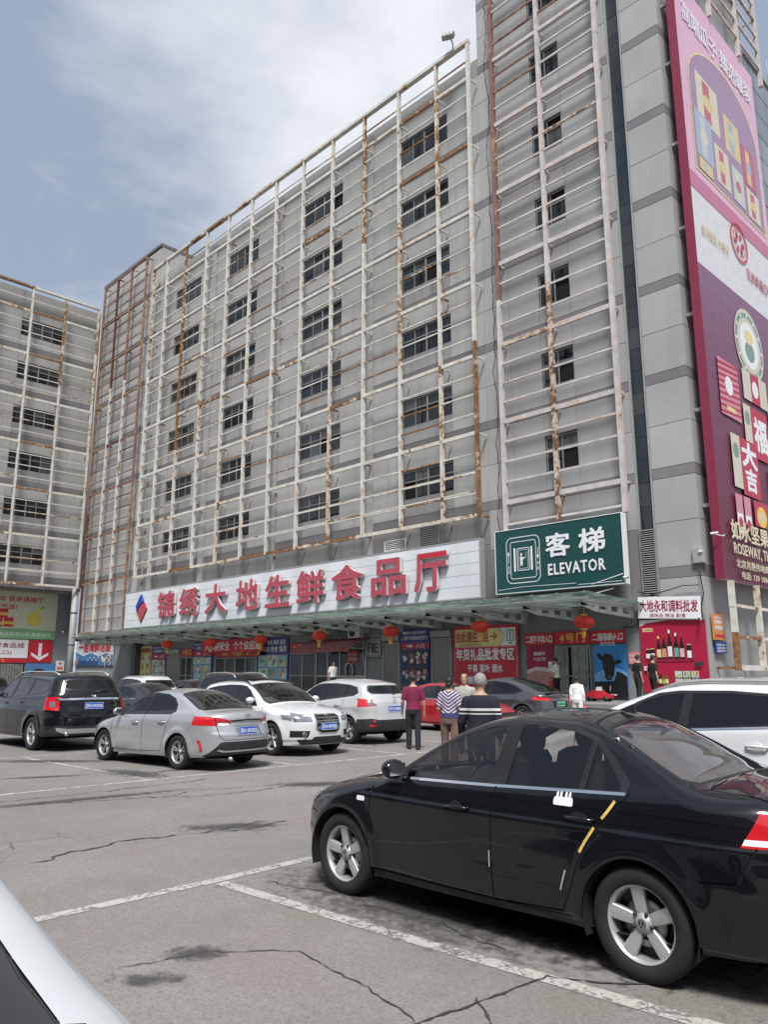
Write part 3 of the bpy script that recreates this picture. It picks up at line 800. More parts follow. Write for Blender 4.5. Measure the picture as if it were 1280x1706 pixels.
# ---------------------------------------------------------------- cars
def pchip(pts):
    P = np.array(sorted(pts), float); x, y = P[:, 0], P[:, 1]; h = np.diff(x); d = np.diff(y)/h; n = len(x)
    m = np.zeros(n)
    if n > 2:
        w1 = 2*h[1:]+h[:-1]; w2 = h[1:]+2*h[:-1]
        ok = d[:-1]*d[1:] > 0
        with np.errstate(divide='ignore', invalid='ignore'):
            hm = (w1+w2)/(w1/d[:-1]+w2/d[1:])
        m[1:-1] = np.where(ok, hm, 0)
    m[0] = d[0]; m[-1] = d[-1]
    def f(q):
        q = np.clip(q, x[0], x[-1]); i = np.clip(np.searchsorted(x, q)-1, 0, n-2)
        t = (q-x[i])/h[i]; t2 = t*t; t3 = t2*t
        return (2*t3-3*t2+1)*y[i]+(t3-2*t2+t)*h[i]*m[i]+(-2*t3+3*t2)*y[i+1]+(t3-t2)*h[i]*m[i+1]
    return f
def sstep(a, b, x):
    t = np.clip((x-a)/(b-a), 0, 1); return t*t*(3-2*t)
class Shell:
    """smooth car skin S(u,t): u runs nose to tail round the plan outline, t from sill up the flank, over the shoulder to the centre line"""
    TA, TB = 0.56, 0.72
    def __init__(s, p):
        s.p = p; L, W = p['L'], p['W']
        an, nn = p.get('nose', (.85, 2.6)); at, nt = p.get('tailp', (.7, 3.0))
        w = pchip([(0, p.get('wF', W*.97)), (an, p.get('wF', W*.97)), (L*.45, W), (L-at, p.get('wR', W*.98)), (L, p.get('wR', W*.98))])
        ph = np.linspace(0, math.pi/2, 160)
        fx = an*(1-np.cos(ph)**(2/nn)); fy = np.sin(ph)**(2/nn)
        mx = np.linspace(an, L-at, 200)[1:-1]
        rx = L-at+at*(np.sin(ph)**(2/nt)); ry = np.cos(ph)**(2/nt)
        X = np.concatenate([fx, mx, rx]); Y = np.concatenate([fy*w(fx), w(mx), ry*w(rx)])
        ds = np.hypot(np.diff(X), np.diff(Y)); S = np.concatenate([[0], np.cumsum(ds)])
        s.SL = S[-1]; s.U = S/S[-1]; s.X = X; s.Y = Y
        s.top = pchip(p['top']); s.belt = pchip(p['belt']); s.zb = pchip(p['zb']); s.bar = pchip(p['bar'])
        s.crown = pchip(p['crown']); s.rv = pchip(p['rv']); s.rh = pchip(p['rh']); s.tum = pchip(p['tum'])
        s.rf = pchip(p['rakeF']); s.rr = pchip(p['rakeR'])
        s.fF, s.fR = p.get('fadeF', .9), p.get('fadeR', .8)
        s.grid = None
    def W_(s, xh, yw, z):
        p = s.p; k = np.clip(yw/0.35, 0, 1)
        bz = s.belt(xh)
        sp = lambda q: (q+np.sqrt(q*q+.0016))/2
        y = yw + s.bar(bz+.02-sp(bz+.02-z))*k
        y = y - sp(z-bz)*s.tum(xh)*k - sstep(-.04, .07, z-bz)*p.get('shoulder', .012)*k
        for xw in (p['xf'], p['xr']):
            d = np.hypot(xh-xw, z-p['R']); Ra = p['Ra']
            y = y + p.get('flare', .018)*np.exp(-((d-Ra-.02)/.07)**2)*k*(z < bz)
        return np.maximum(y, 0)
    def S(s, u, t):
        u = np.clip(u, 0, 1); t = np.clip(t, 0, 1)
        xh = np.interp(u, s.U, s.X); yw = np.interp(u, s.U, s.Y)
        T = s.top(xh); cr = s.crown(xh)*np.clip(yw/.5, 0, 1); zs = T-cr; z0 = s.zb(xh)
        rv = np.minimum(s.rv(xh), (zs-z0)*.4)
        TA, TB = s.TA, s.TB
        zc = zs-rv
        zside = z0+(zc-z0)*np.clip(t/TA, 0, 1)
        yc = s.W_(xh, yw, zs); rh = np.minimum(s.rh(xh), .6*yc); yB = yc-rh
        yside = s.W_(xh, yw, zside)
        with np.errstate(divide='ignore', invalid='ignore'):
            f = lambda y: zs+cr*(1-np.where(yc > 1e-6, (y/np.maximum(yc, 1e-6))**2, 1))
            zB = f(yB)
            q = np.clip((t-TA)/(TB-TA), 0, 1); a = s.W_(xh, yw, zc)
            ycor = (1-q)**2*a+2*q*(1-q)*yc+q*q*yB; zcor = (1-q)**2*zc+2*q*(1-q)*zs+q*q*zB
            v = np.clip((t-TB)/(1-TB), 0, 1); ytop = yB*(1-v); ztop = f(ytop)
        y = np.where(t < TA, yside, np.where(t < TB, ycor, ytop)); z = np.where(t < TA, zside, np.where(t < TB, zcor, ztop))
        L = s.p['L']
        x = xh+s.rf(z)*(1-sstep(0, s.fF, xh))-s.rr(z)*(1-sstep(0, s.fR, L-xh))
        return np.stack([x, y, z], -1)
    def normal(s, u, t):
        e = 1.5e-3
        u = np.clip(u, e*1.01, 1-e*1.01); t = np.clip(t, e*1.01, 1-e*1.01)
        du = s.S(u+e, t)-s.S(u-e, t); dt = s.S(u, t+e)-s.S(u, t-e)
        n = np.cross(du, dt); l = np.linalg.norm(n, axis=-1, keepdims=True)
        n = n/np.maximum(l, 1e-12)
        c = s.S(u, t)-np.array([s.p['L']/2, 0, .55]); c[..., 0] *= .35
        sg = np.sign((n*c).sum(-1, keepdims=True)); sg[sg == 0] = 1
        return n*sg
    def _g(s):
        if s.grid is None:
            s.gu = np.linspace(0, 1, 420); s.gt = np.linspace(0, 1, 200)
            s.grid = s.S(s.gu[:, None], s.gt[None, :])
        return s.grid
    def inv(s, view, a, b):
        """(a,b) in a projection -> (u,t). side: x,z; front/rear: y,z; top: x,y"""
        G = s._g(); gu, gt = s.gu, s.gt
        jt = int(.70*200) if view == 'side' else 200
        nU = len(gu)
        A = np.empty(nU); Tt = np.empty(nU)
        if view == 'side': rows = range(0, nU)
        elif view == 'front': rows = [i for i in range(nU) if np.interp(gu[i], s.U, s.X) < s.p.get('nose', (.85, 2.6))[0]*.8]
        elif view == 'rear': rows = [i for i in range(nU-1, -1, -1) if np.interp(gu[i], s.U, s.X) > s.p['L']-s.p.get('tailp', (.7, 3))[0]*.8]
        else: rows = range(0, nU)
        rows = np.array(list(rows))
        if view == 'top':
            j0 = int(s.TA*200); B = -G[rows, j0:, 1]; target = -b; tt = gt[j0:]; Ax = G[rows, j0:, 0]
        else:
            B = G[rows, :jt, 2]; target = b; tt = gt[:jt]; Ax = G[rows, :jt, 0 if view == 'side' else 1]
        B = np.maximum.accumulate(B, axis=1)
        idx = np.clip((B < target).sum(1), 1, B.shape[1]-1); r = np.arange(len(rows))
        b0, b1 = B[r, idx-1], B[r, idx]
        fr = np.clip((target-b0)/np.maximum(b1-b0, 1e-9), 0, 1)
        tval = tt[idx-1]+(tt[idx]-tt[idx-1])*fr
        aval = Ax[r, idx-1]+(Ax[r, idx]-Ax[r, idx-1])*fr
        am = np.maximum.accumulate(aval)
        i = int(np.clip((am < a).sum(), 1, len(rows)-1))
        f2 = np.clip((a-am[i-1])/max(am[i]-am[i-1], 1e-9), 0, 1)
        return gu[rows[i-1]]+(gu[rows[i]]-gu[rows[i-1]])*f2, tval[i-1]+(tval[i]-tval[i-1])*f2
def resample(poly, ds, closed=True):
    out = []; n = len(poly)
    for i in range(n if closed else n-1):
        a, b = poly[i], poly[(i+1) % n]; k = max(1, int(math.hypot(b[0]-a[0], b[1]-a[1])/ds))
        out += [(a[0]+(b[0]-a[0])*j/k, a[1]+(b[1]-a[1])*j/k) for j in range(k)]
    if not closed: out.append(poly[-1])
    return out
def rounded(poly, r, n=4):
    """round the corners of a polygon"""
    out = []; N = len(poly)
    for i in range(N):
        p, a, b = Vector(poly[i]), Vector(poly[i-1]), Vector(poly[(i+1) % N])
        da, db = (a-p), (b-p); k = min(r, da.length*.45, db.length*.45); A = p+da.normalized()*k; B = p+db.normalized()*k
        for j in range(n+1):
            q = j/n; out.append(tuple((1-q)**2*A+2*q*(1-q)*p+q*q*B))
    return out
def grow(poly, d):
    """offset a polygon outwards by d"""
    N = len(poly); ar = sum(poly[i][0]*poly[(i+1) % N][1]-poly[(i+1) % N][0]*poly[i][1] for i in range(N)); sg = 1 if ar > 0 else -1
    out = []
    for i in range(N):
        p, a, b = Vector(poly[i]), Vector(poly[i-1]), Vector(poly[(i+1) % N])
        u, v = (p-a).normalized(), (b-p).normalized(); n1 = Vector((u.y, -u.x))*sg; n2 = Vector((v.y, -v.x))*sg
        m = (n1+n2); m = m/max(m.length, 1e-6); k = d/max(.35, m.dot(n1)); out.append((p.x+m.x*k, p.y+m.y*k))
    return out
def ribbon(pts, w):
    P = [Vector(p) for p in pts]; Lf, Rt = [], []
    for i, p in enumerate(P):
        d = (P[min(i+1, len(P)-1)]-P[max(i-1, 0)]).normalized(); q = Vector((-d.y, d.x))*w/2
        Lf.append(tuple(p+q)); Rt.append(tuple(p-q))
    return Lf+Rt[::-1]
def inpoly(px, py, poly):
    P = np.array(poly); n = len(P); c = np.zeros(len(px), bool); j = n-1
    for i in range(n):
        xi, yi = P[i]; xj, yj = P[j]
        if yi != yj: c ^= ((yi > py) != (yj > py)) & (px < (xj-xi)*(py-yi)/(yj-yi)+xi)
        j = i
    return c
def build_shell(root, sh, regions, matmap, nu=110, nt=56, base='body', offs=(0,)):
    """cut the skin along the outlines of the regions and make one mesh per region (and per side where it does not cross the middle)"""
    TL = 1.9
    us = np.linspace(0, 1, nu); ts = np.concatenate([np.linspace(0, sh.TA, int(nt*.55))[:-1], np.linspace(sh.TA, sh.TB, int(nt*.2))[:-1], np.linspace(sh.TB, 1, int(nt*.28))])
    uu, tt = np.meshgrid(us, ts, indexing='ij'); gp = np.stack([uu.ravel()*sh.SL, tt.ravel()*TL], -1)
    cons = []; edges = []; polysUT = []
    ds = max(.02, 2.6/nu)
    for r in regions:
        poly = resample(r['poly'], ds)
        ut = np.array([sh.inv(r['view'], a, b) for a, b in poly]); ut = ut*np.array([sh.SL, TL])
        keep = [0]
        for i in range(1, len(ut)):
            if np.hypot(*(ut[i]-ut[keep[-1]])) > 1e-4: keep.append(i)
        ut = ut[keep]; polysUT.append(ut)
        o = len(cons); n = len(ut)
        cons += [tuple(q) for q in ut]; edges += [(o+i, o+(i+1) % n) for i in range(n)]
    crb = []; last = None
    for cz in sh.p.get('creases', ()):                      # keep the crease lines as mesh edges, no other points between them
        xs = np.linspace(.35, sh.p['L']-.3, nu)
        ut = np.array([sh.inv('side', x, cz) for x in xs])*np.array([sh.SL, TL]); o = len(cons)
        cons += [tuple(q) for q in ut]; edges += [(o+i, o+i+1) for i in range(len(ut)-1)]
        if last is not None and cz-last[0] < .03: crb.append((last[1], ut))
        last = (cz, ut)
    if cons:
        ca = np.array(cons); cell = .30*min(sh.SL/nu, .03)
        ok = np.ones(len(gp), bool)
        for a, b in crb: ok &= ~((gp[:, 0] > a[:, 0].min()) & (gp[:, 0] < a[:, 0].max()) & (gp[:, 1] > np.interp(gp[:, 0], a[:, 0], a[:, 1])-.012) & (gp[:, 1] < np.interp(gp[:, 0], b[:, 0], b[:, 1])+.012))
        inner = (gp[:, 0] > 1e-6) & (gp[:, 0] < sh.SL-1e-6) & (gp[:, 1] > 1e-6) & (gp[:, 1] < TL-1e-6)
        for i in range(0, len(gp), 2000):
            d = np.abs(gp[i:i+2000, None, :]-ca[None]).max(2).min(1); ok[i:i+2000] = (d > cell)
        gp = gp[ok | ~inner]
    n0 = len(gp)
    allp = [Vector((float(a), float(b))) for a, b in gp]+[Vector((float(a), float(b))) for a, b in cons]
    V_, E_, F_, *_ = delaunay_2d_cdt(allp, [(a+n0, b+n0) for a, b in edges], [], 0, 1e-6)
    P = np.array([(v.x, v.y) for v in V_]); F = np.array([tuple(f) for f in F_ if len(f) == 3])
    c = P[F].mean(1)
    rid = np.full(len(F), -1)
    for k in range(len(regions)-1, -1, -1):
        rid[inpoly(c[:, 0], c[:, 1], polysUT[k])] = k
    u = P[:, 0]/sh.SL; t = P[:, 1]/TL
    X = sh.S(u, t); N = sh.normal(u, t)
    made = {}
    groups = {}
    for k in set(rid.tolist()):
        key = ('body', base, 0.0, True) if k < 0 else (regions[k].get('key', regions[k]['name']), regions[k]['mat'], regions[k].get('off', 0.0), regions[k].get('merge', False), regions[k]['name'])
        if k >= 0 and regions[k]['mat'] is None: continue
        groups.setdefault(key, []).append(k)
    for key, ks in groups.items():
        sel = np.isin(rid, ks); f = F[sel]; ids = np.unique(f); mp = np.full(len(P), -1); mp[ids] = np.arange(len(ids))
        f = mp[f]; p = X[ids]+N[ids]*key[2]; nn = N[ids]
        # drop degenerate triangles
        ar = np.linalg.norm(np.cross(p[f[:, 1]]-p[f[:, 0]], p[f[:, 2]]-p[f[:, 0]]), axis=1); f = f[ar > 1e-9]
        if len(f) == 0: continue
        fn = np.cross(p[f[:, 1]]-p[f[:, 0]], p[f[:, 2]]-p[f[:, 0]]); flip = (fn*nn[f].mean(1)).sum(1) < 0
        f[flip] = f[flip][:, [0, 2, 1]]
        pm = p*np.array([1, -1, 1]); nm = nn*np.array([1, -1, 1]); fm = f[:, [0, 2, 1]]
        name = key[4] if len(key) > 4 else key[0]
        if key[3]: sets = [(np.concatenate([p, pm]), np.concatenate([nn, nm]), np.concatenate([f, fm+len(p)]))]
        else: sets = [(p, nn, f), (pm, nm, fm)]
        for q, qn, qf in sets:
            me = bpy.data.meshes.new(name); me.from_pydata(q.tolist(), [], qf.tolist())
            me.polygons.foreach_set('use_smooth', [True]*len(qf)); me.materials.append(matmap[key[1]])
            me.normals_split_custom_set_from_vertices(qn.tolist()); me.update()
            o = obj(name, me, None, root); made.setdefault(name, []).append(o)
    return made
def wheel_parts(root, x, y, side, R, W, spec, low=False):
    """tyre with rim as its sub-part; side = +1 for +y flank"""
    n = 28 if low else 48; r0 = R*spec.get('rim', .66)
    b = MB()
    b.lathe([(r0, -W*.42), (r0+.012, -W*.5), (R*.86, -W*.52), (R*.955, -W*.46), (R, -W*.34), (R, -W*.1), (R-.006, -W*.095), (R-.006, -W*.075), (R, -W*.07), (R, W*.07), (R-.006, W*.075), (R-.006, W*.095), (R, W*.1), (R, W*.34), (R*.955, W*.46), (R*.86, W*.52), (r0+.012, W*.5), (r0, W*.42)], n, 'y')
    ty = b.build('tyre', M['rubber'], root, (x, y-side*W/2, R))
    rm = MB(); yo = side*W*.43
    rm.lathe([(r0*1.0, yo+side*.006), (r0*1.03, yo), (r0*1.0, yo-side*.004), (r0*.945, yo-side*.010), (r0*.915, yo-side*.03), (r0*.90, yo-side*.11)], n, 'y')
    ns, style = spec.get('spokes', 5), spec.get('style', 'wide')
    for k in range(ns):
        a0 = 2*math.pi*k/ns+spec.get('a0', math.pi/2)
        def P(r, a, d): return (r*math.cos(a), yo-side*d, r*math.sin(a))
        arms = [(0, spec.get('wi', .2), spec.get('wo', .22))] if style != 'twin' else [(-.13, .08, .085), (.13, .08, .085)]
        for da, wi, wo in arms:
            ri, ro = r0*.2, r0*.95
            rows = []
            for q in (0, .35, .7, 1):
                r = ri+(ro-ri)*q; ang = a0+da*(0.9+.55*q)*1.0; hw = (wi+(wo-wi)*q)*r0*.5*(1.45-.45*q if style == 'wide' else 1)
                dd = .018+.014*(1-q)-.004*q; ex = hw/max(r, .02)
                rows.append([P(r, ang-ex, dd+.032), P(r, ang-ex, dd+.006), P(r, ang-ex*.84, dd), P(r, ang, dd-.003), P(r, ang+ex*.84, dd), P(r, ang+ex, dd+.006), P(r, ang+ex, dd+.032)])
            V_ = [v for rw in rows for v in rw]; F = []
            for i in range(3):
                for j in range(6): F.append((i*7+j, i*7+j+1, (i+1)*7+j+1, (i+1)*7+j))
            rm.add(V_, F, 0, False)
    rm.lathe([(.001, yo-side*.012), (r0*.14, yo-side*.012), (r0*.17, yo-side*.02), (r0*.27, yo-side*.026), (r0*.27, yo-side*.06)], 24, 'y')
    o = rm.build('rim', M[spec.get('mat', 'alu')], ty)
    o.location = (0, 0, 0)
    d = MB().lathe([(.001, yo-side*.10), (r0*.9, yo-side*.10)], n, 'y', mi=1).lathe([(r0*.3, yo-side*.062), (r0*.62, yo-side*.062), (r0*.62, yo-side*.075)], n, 'y', mi=0)
    d.build('brake_disc', [M['disc'], M['black']], ty)
    if not low:
        c = MB()
        for k in range(5):
            a = 2*math.pi*(k+.5)/5+spec.get('a0', math.pi/2)
            c.lathe([(.012, yo-side*.022), (.011, yo-side*.014), (.001, yo-side*.013)], 10, 'y', (r0*.29*math.cos(a), 0, r0*.29*math.sin(a)))
        c.lathe([(r0*.135, yo-side*.0115), (.001, yo-side*.0105)], 20, 'y')
        c.build('wheel_bolts', M['black'], ty)
        if spec.get('vw'):
            e = MB(); rr = r0*.115; yy = yo-side*.0075
            def seg(a, b_, w):
                A, B = Vector(a), Vector(b_); d_ = (B-A).normalized(); q = Vector((-d_.y, d_.x))*w/2
                e.add([((A+q).x*rr, yy, (A+q).y*rr), ((A-q).x*rr, yy, (A-q).y*rr), ((B-q).x*rr, yy, (B-q).y*rr), ((B+q).x*rr, yy, (B+q).y*rr)], [(0, 1, 2, 3)])
            ring = [(math.cos(t), math.sin(t)) for t in np.linspace(0, 2*math.pi, 21)]
            for a, b_ in zip(ring[:-1], ring[1:]): seg(a, b_, .16)
            for a, b_ in (((-.38, .86), (0, .12)), ((0, .12), (.38, .86)), ((-.82, .42), (-.40, -.80)), ((-.40, -.80), (0, .02)), ((0, .02), (.40, -.80)), ((.40, -.80), (.82, .42))): seg(a, b_, .15)
            e.build('badge', M['chrome'], ty)
    return ty
def arch_poly(x, R, Ra, zlo):
    a0 = math.asin(max(-1, (zlo-R)/Ra)); n = 30
    pts = [(x+Ra*math.cos(a), R+Ra*math.sin(a)) for a in np.linspace(a0, math.pi-a0, n)]
    return pts+[(x-Ra*math.cos(a0)-.0, zlo-.06), (x+Ra*math.cos(a0), zlo-.06)]
def plate(root, x, y, z, rz, w, h, s, mat, tx=None, tilt=0):
    """number plate facing local -y after rotation rz"""
    o = box_part('number_plate', mat, root, (x, y, z), (w, .012, h)); o.rotation_euler = (tilt, 0, rz)
    fr = MB()
    for a, b in (((-w/2, -.009, h/2-.006), (w/2, -.0065, h/2)), ((-w/2, -.009, -h/2), (w/2, -.0065, -h/2+.006)), ((-w/2, -.009, -h/2), (-w/2+.005, -.0065, h/2)), ((w/2-.005, -.009, -h/2), (w/2, -.0065, h/2))): fr.box(a, b)
    fr.build('plate_rim', M['swhite'], o)
    me = text_fit(s, w*.88, h*.62, .025, .0015); obj('plate_lettering', me, tx or M['swhite'], o, (-w*.44, -.0085, -h*.31), (math.pi/2, 0, 0))
    return o
def car(name, label, spec, loc, heading, paint_mat, group=None, scale=1.0, nu=100, nt=52, low=False, glass=None, cat='car', floor=True):
    """car local axes: x from nose (0) to tail (L), y=0 middle (-y = left hand flank when driving towards -x), z up.
    heading = direction the nose points to, radians from +X"""
    p = dict(spec); sh = Shell(p)
    root = thing(name, label, cat, loc, heading+math.pi, group); root.scale = (scale,)*3
    g = glass or M['glass_dark']
    mm = {'paint': paint_mat, 'glass': g, 'wsglass': p.get('wsglass', g), 'trim': M['black'], 'gap': M['hole'], 'chrome': M['chrome'], 'tail': M['tail'], 'taild': M['taild'], 'lamp': M['lamp'], 'lampd': M['lampd'], 'black': M['black'], 'clad': M['clad'], 'alu': M['alu'], 'white': M['swhite']}
    regs = [dict(r) for r in p['regions']]
    for xw in (p['xf'], p['xr']):
        zl = float(sh.zb(np.array([xw]))[0])
        regs.insert(0, dict(name='arch', view='side', poly=arch_poly(xw, p['R'], p['Ra'], zl), mat=None))
    made = build_shell(root, sh, regs, mm, nu, nt, 'paint')
    # dark liners inside the arches, floor pan
    W = p['W']; li = MB()
    for xw in (p['xf'], p['xr']):
        for sg in (-1, 1):
            a = np.linspace(-.35, math.pi+.35, 25); Ra = p['Ra']; V_ = []; F = []
            wy = float(sh.S(*[np.array([q]) for q in sh.inv('side', xw, p['R']+Ra)])[0][1])
            for yy in (wy-.004, wy-.34):
                V_ += [(xw+Ra*math.cos(q), sg*yy, max(.12, p['R']+Ra*math.sin(q))) for q in a]
            F = [(i, i+1, 26+i-1+0, 25+i) if False else (i, i+1, 25+i+1, 25+i) for i in range(24)]
            F.append(tuple(range(25, 50))); li.add(V_, F)
    zl = float(sh.zb(np.array([p['L']*.5]))[0])
    pan = [(x, float(np.interp(x, sh.X, sh.Y))*.93) for x in np.linspace(.12, p['L']-.12, 24)]
    V_ = [(x, y, zl+.015) for x, y in pan]+[(x, -y, zl+.015) for x, y in pan]
    li.add(V_, [(i, i+1, 24+i+1, 24+i) for i in range(23)])
    li.build('underbody', M['hole'], root)
    for xw in (p['xf'], p['xr']):
        for sg in (-1, 1):
            wy = float(sh.S(*[np.array([q]) for q in sh.inv('side', xw, p['R']+p['Ra']+.03)])[0][1])
            wheel_parts(root, xw, sg*(wy-p.get('inset', .022)), sg, p['R'], p.get('tw', .2), p['wheel'], low)
    # door mirrors
    mx, mz = p['mirror']
    for sg in (-1, 1):
        y0 = float(sh.S(*[np.array([q]) for q in sh.inv('side', mx+.05, mz-.06)])[0][1])
        b = MB()
        b.ball((0, 0, 0), (.075, .105, .07), 14, 10)
        for i, v in enumerate(b.v): b.v[i] = (min(v[0], .045), v[1], v[2])
        o = b.build('door_mirror', p.get('mirror_mat') or paint_mat, root, (mx, sg*(y0+.105), mz+.01))
        MB().cbox((0, 0, 0), (.06, .12, .03)).build('mirror_arm', M['black'], o, (.0, -sg*.08, -.06))
        MB().add([(.046, -.08, -.045), (.046, .08, -.045), (.046, .085, .04), (.046, -.075, .045)], [(0, 1, 2, 3)]).build('mirror_glass', M['chrome'], o)
    # handles
    for hx, hz in p.get('handles', ()):
        for sg in (-1, 1):
            y0 = float(sh.S(*[np.array([q]) for q in sh.inv('side', hx, hz)])[0][1])
            hb = MB(); hb.tube([(-.10, .0, 0), (-.085, sg*.028, .002), (0, sg*.036, .003), (.085, sg*.028, .002), (.1, 0, 0)], [.008, .012, .0135, .012, .008], 8)
            hb.build('door_handle', p.get('handle_mat') and M[p['handle_mat']] or paint_mat, root, (hx, sg*(y0), hz))
            MB().ball((0, 0, 0), (.062, .004, .042), 14, 8).build('handle_cup', M['hole'] if not p.get('cup_paint') else paint_mat, root, (hx-.01, sg*(y0+.001), hz-.004))
    return root, sh, made
M['glass_dark'] = car_glass('tinted_car_glass', (0.035, 0.038, 0.04))
M['glass_mid'] = car_glass('lightly_tinted_car_glass', (0.30, 0.32, 0.31))
M['clad'] = flat('unpainted_bumper_plastic', (0.022, 0.023, 0.025), .55, var=.2)
M['cabin'] = flat('dark_cabin_trim', (0.02, 0.02, 0.021), .8)
M['seat'] = flat('dark_seat_cloth', (0.035, 0.034, 0.034), .85)
def side(name, poly, mat, off=0.0, key=None, **k):
    return dict(name=name, view='side', poly=poly, mat=mat, off=off, key=key or name, **k)
def mid(name, view, poly, mat, off=0.0, key=None, **k):
    return dict(name=name, view=view, poly=poly, mat=mat, off=off, key=key or name, merge=True, **k)
def gaps(lines, w=.009, view='side'):
    return [dict(name='panel_gap', view=view, poly=ribbon(resample(l, .05, False), w), mat='gap', off=-.007, key='panel_gap%s%d' % (view, i), merge=(view != 'side' and min(abs(q[1] if view == 'top' else q[0]) for q in l) < .01)) for i, l in enumerate(lines)]
def door_set(fd, rd, glass_polys, dlo, belt_chrome=None, trimw=.02):
    """regions for two doors, their windows and the black surround"""
    R = []
    for i, gpoly in enumerate(glass_polys): R.append(side('window', gpoly, 'glass', -.003, 'window%d' % i))
    if belt_chrome: R.append(side('belt_trim', ribbon(resample(belt_chrome, .1, False), .017), 'chrome', .004))
    R.append(side('window_surround', grow(dlo, trimw), 'black', .001))
    return R
# ---------------------------------------------------------------- the big white sign
WY = 28.95
sg = thing('shop_sign', 'long white tiled sign board with nine red characters and a blue and red emblem', 'sign', (-58.72, WY, 5.27))
W_, H_ = 35.75, 2.74
wt = concrete('white_sign_tiles', (0.70, 0.73, 0.755), tint=.05, streak=.12)
nx, nz = 26, 5
for i in range(nx):
    for k in range(nz):
        box_part('tile', wt, sg, (W_*(i+.5)/nx, .02+rnd.uniform(-.003, .003), H_*(k+.5)/nz), (W_/nx-.014, .04, H_/nz-.016))
MB().box((0, .045, 0), (W_, .32, H_)).build('backing', M['grey'], sg)
fr = MB()
for a, b_ in (((-.07, -.02, -.07), (W_+.07, .33, -.001)), ((-.07, -.02, H_+.001), (W_+.07, .33, H_+.06)), ((-.07, -.02, 0), (-.001, .33, H_)), ((W_+.001, -.02, 0), (W_+.07, .33, H_))): fr.box(a, b_)
fr.build('frame', M['grey'], sg)
under = MB().box((0, .02, -.62), (W_, .18, -.08)).build('under_frame', M['screen'], sg)
M['letter_side'] = flat('letter_return_pale', (0.62, 0.55, 0.55), .5)
def letter(ch, x0, x1, z0, z1, mat):
    me = text_fit(ch, x1-x0, z1-z0, .035, .09, name='sign_letter')
    o = obj('sign_letter', me, None, sg, (x0+58.72, -.17, z0-5.27), (math.pi/2, 0, 0))
    me.materials.append(mat); me.materials.append(M['letter_side'])
    for p in me.polygons: p.material_index = 0 if abs(p.normal.z) > .5 else 1
    # stand-off pins
    for q in (.3, .7): box_part('pin', M['grey'], o, ((x1-x0)*q, (z1-z0)*.5, -.12), (.04, .04, .12))
    return o
LET = '锦绣大地生鲜食品厅'
# along-the-board positions of the characters
LX = [(-53.1, -50.75), (-49.95, -47.6), (-46.55, -44.15), (-42.85, -40.5), (-39.65, -37.3), (-36.55, -34.15), (-33.35, -30.9), (-30.1, -27.65), (-26.95, -24.85)]
for ch, (x0, x1) in zip(LET, LX): letter(ch, x0, x1, 5.75, 7.62, M['sredd'])
# the bright replaced stroke on the last character
box_part('bright_stroke', M['sred'], sg, (-25.75+58.72, -.265, 7.50-5.27), (1.75, .02, .20))
# emblem: folded blue and red ribbon
em = MB(); ex0 = -56.0+58.72
em.prism([(-.72, 1.45), (-.02, 2.32), (.42, 1.72), (-.1, 1.58), (-.55, .98)], -.16, -.03, 'y', 0)
em.prism([(-.52, .95), (-.02, 1.50), (.52, 1.66), (.92, 1.2), (.1, .22)], -.12, -.02, 'y', 1)
em.build('emblem', [flat('emblem_blue', (.03, .07, .38), .4), M['sredd']], sg, (ex0, 0, .15))

# ---------------------------------------------------------------- green elevator sign
t, B = board('elevator_sign', 'green ELEVATOR sign board with lift pictogram, mounted on the tower', 'sign', (-22.0, 28.95, 5.32), 6.45, 2.88, M['sgreen'], depth=.35, frame=M['swhite'], fw=.03)
w = M['swhite']
def rrect(x0, z0, x1, z1, r, n=5):
    P = []
    for cx, cz, a0 in ((x1-r, z1-r, 0), (x0+r, z1-r, 90), (x0+r, z0+r, 180), (x1-r, z0+r, 270)):
        P += [(cx+r*math.cos(R_(a0+90*k/n)), cz+r*math.sin(R_(a0+90*k/n))) for k in range(n+1)]
    return P
B.line(w, rrect(.62, .42, 2.42, 2.50, .28), .035, True); B.line(w, rrect(.84, .62, 2.22, 2.30, .10), .03, True)
B.rect(w, 1.02, .95, 1.12, 2.02).rect(w, 1.94, .95, 2.04, 2.02)
B.line(w, rrect(1.22, .98, 1.86, 1.98, .06), .035, True); B.line(w, rrect(1.30, 1.06, 1.78, 1.9, .04), .015, True)
B.ell(w, 1.44, 1.70, .055, .06).poly(w, [(1.37, 1.60), (1.50, 1.60), (1.50, 1.52), (1.62, 1.58), (1.63, 1.53), (1.50, 1.45), (1.50, 1.18), (1.45, 1.18), (1.44, 1.36), (1.42, 1.18), (1.37, 1.18)])
for z in (1.55, 1.65, 1.75): B.ell(w, 1.68, z, .022, .022, 10)
B.line(w, [(.73, 1.35), (.73, 1.85)], .03).poly(w, [(.66, 1.72), (.73, 1.90), (.80, 1.72)])
B.line(w, [(2.33, 1.42), (2.33, 1.92)], .03).poly(w, [(2.26, 1.58), (2.33, 1.40), (2.40, 1.58)])
B.text(w, '上', .65, 1.08, .81, 1.24, .02); B.text(w, '行', .65, .86, .81, 1.02, .02)
B.text(w, '下', 2.25, 1.12, 2.41, 1.28, .02); B.text(w, '行', 2.25, .9, 2.41, 1.06, .02)
B.text(w, '客', 2.78, 1.42, 3.98, 2.42, .035, .01); B.text(w, '梯', 4.45, 1.42, 5.65, 2.42, .035, .01)
B.text(w, 'ELEVATOR', 2.86, .62, 5.62, 1.10, .03, .01, spacing=1.15)
B.line(w, [(.1, .16), (1.5, .23), (4.2, .17)], .02).line(w, [(4.3, .10), (6.35, .10)], .02).poly(w, [(5.0, .06), (6.4, .36), (6.4, .40), (4.9, .06)])
B.done('pictogram')

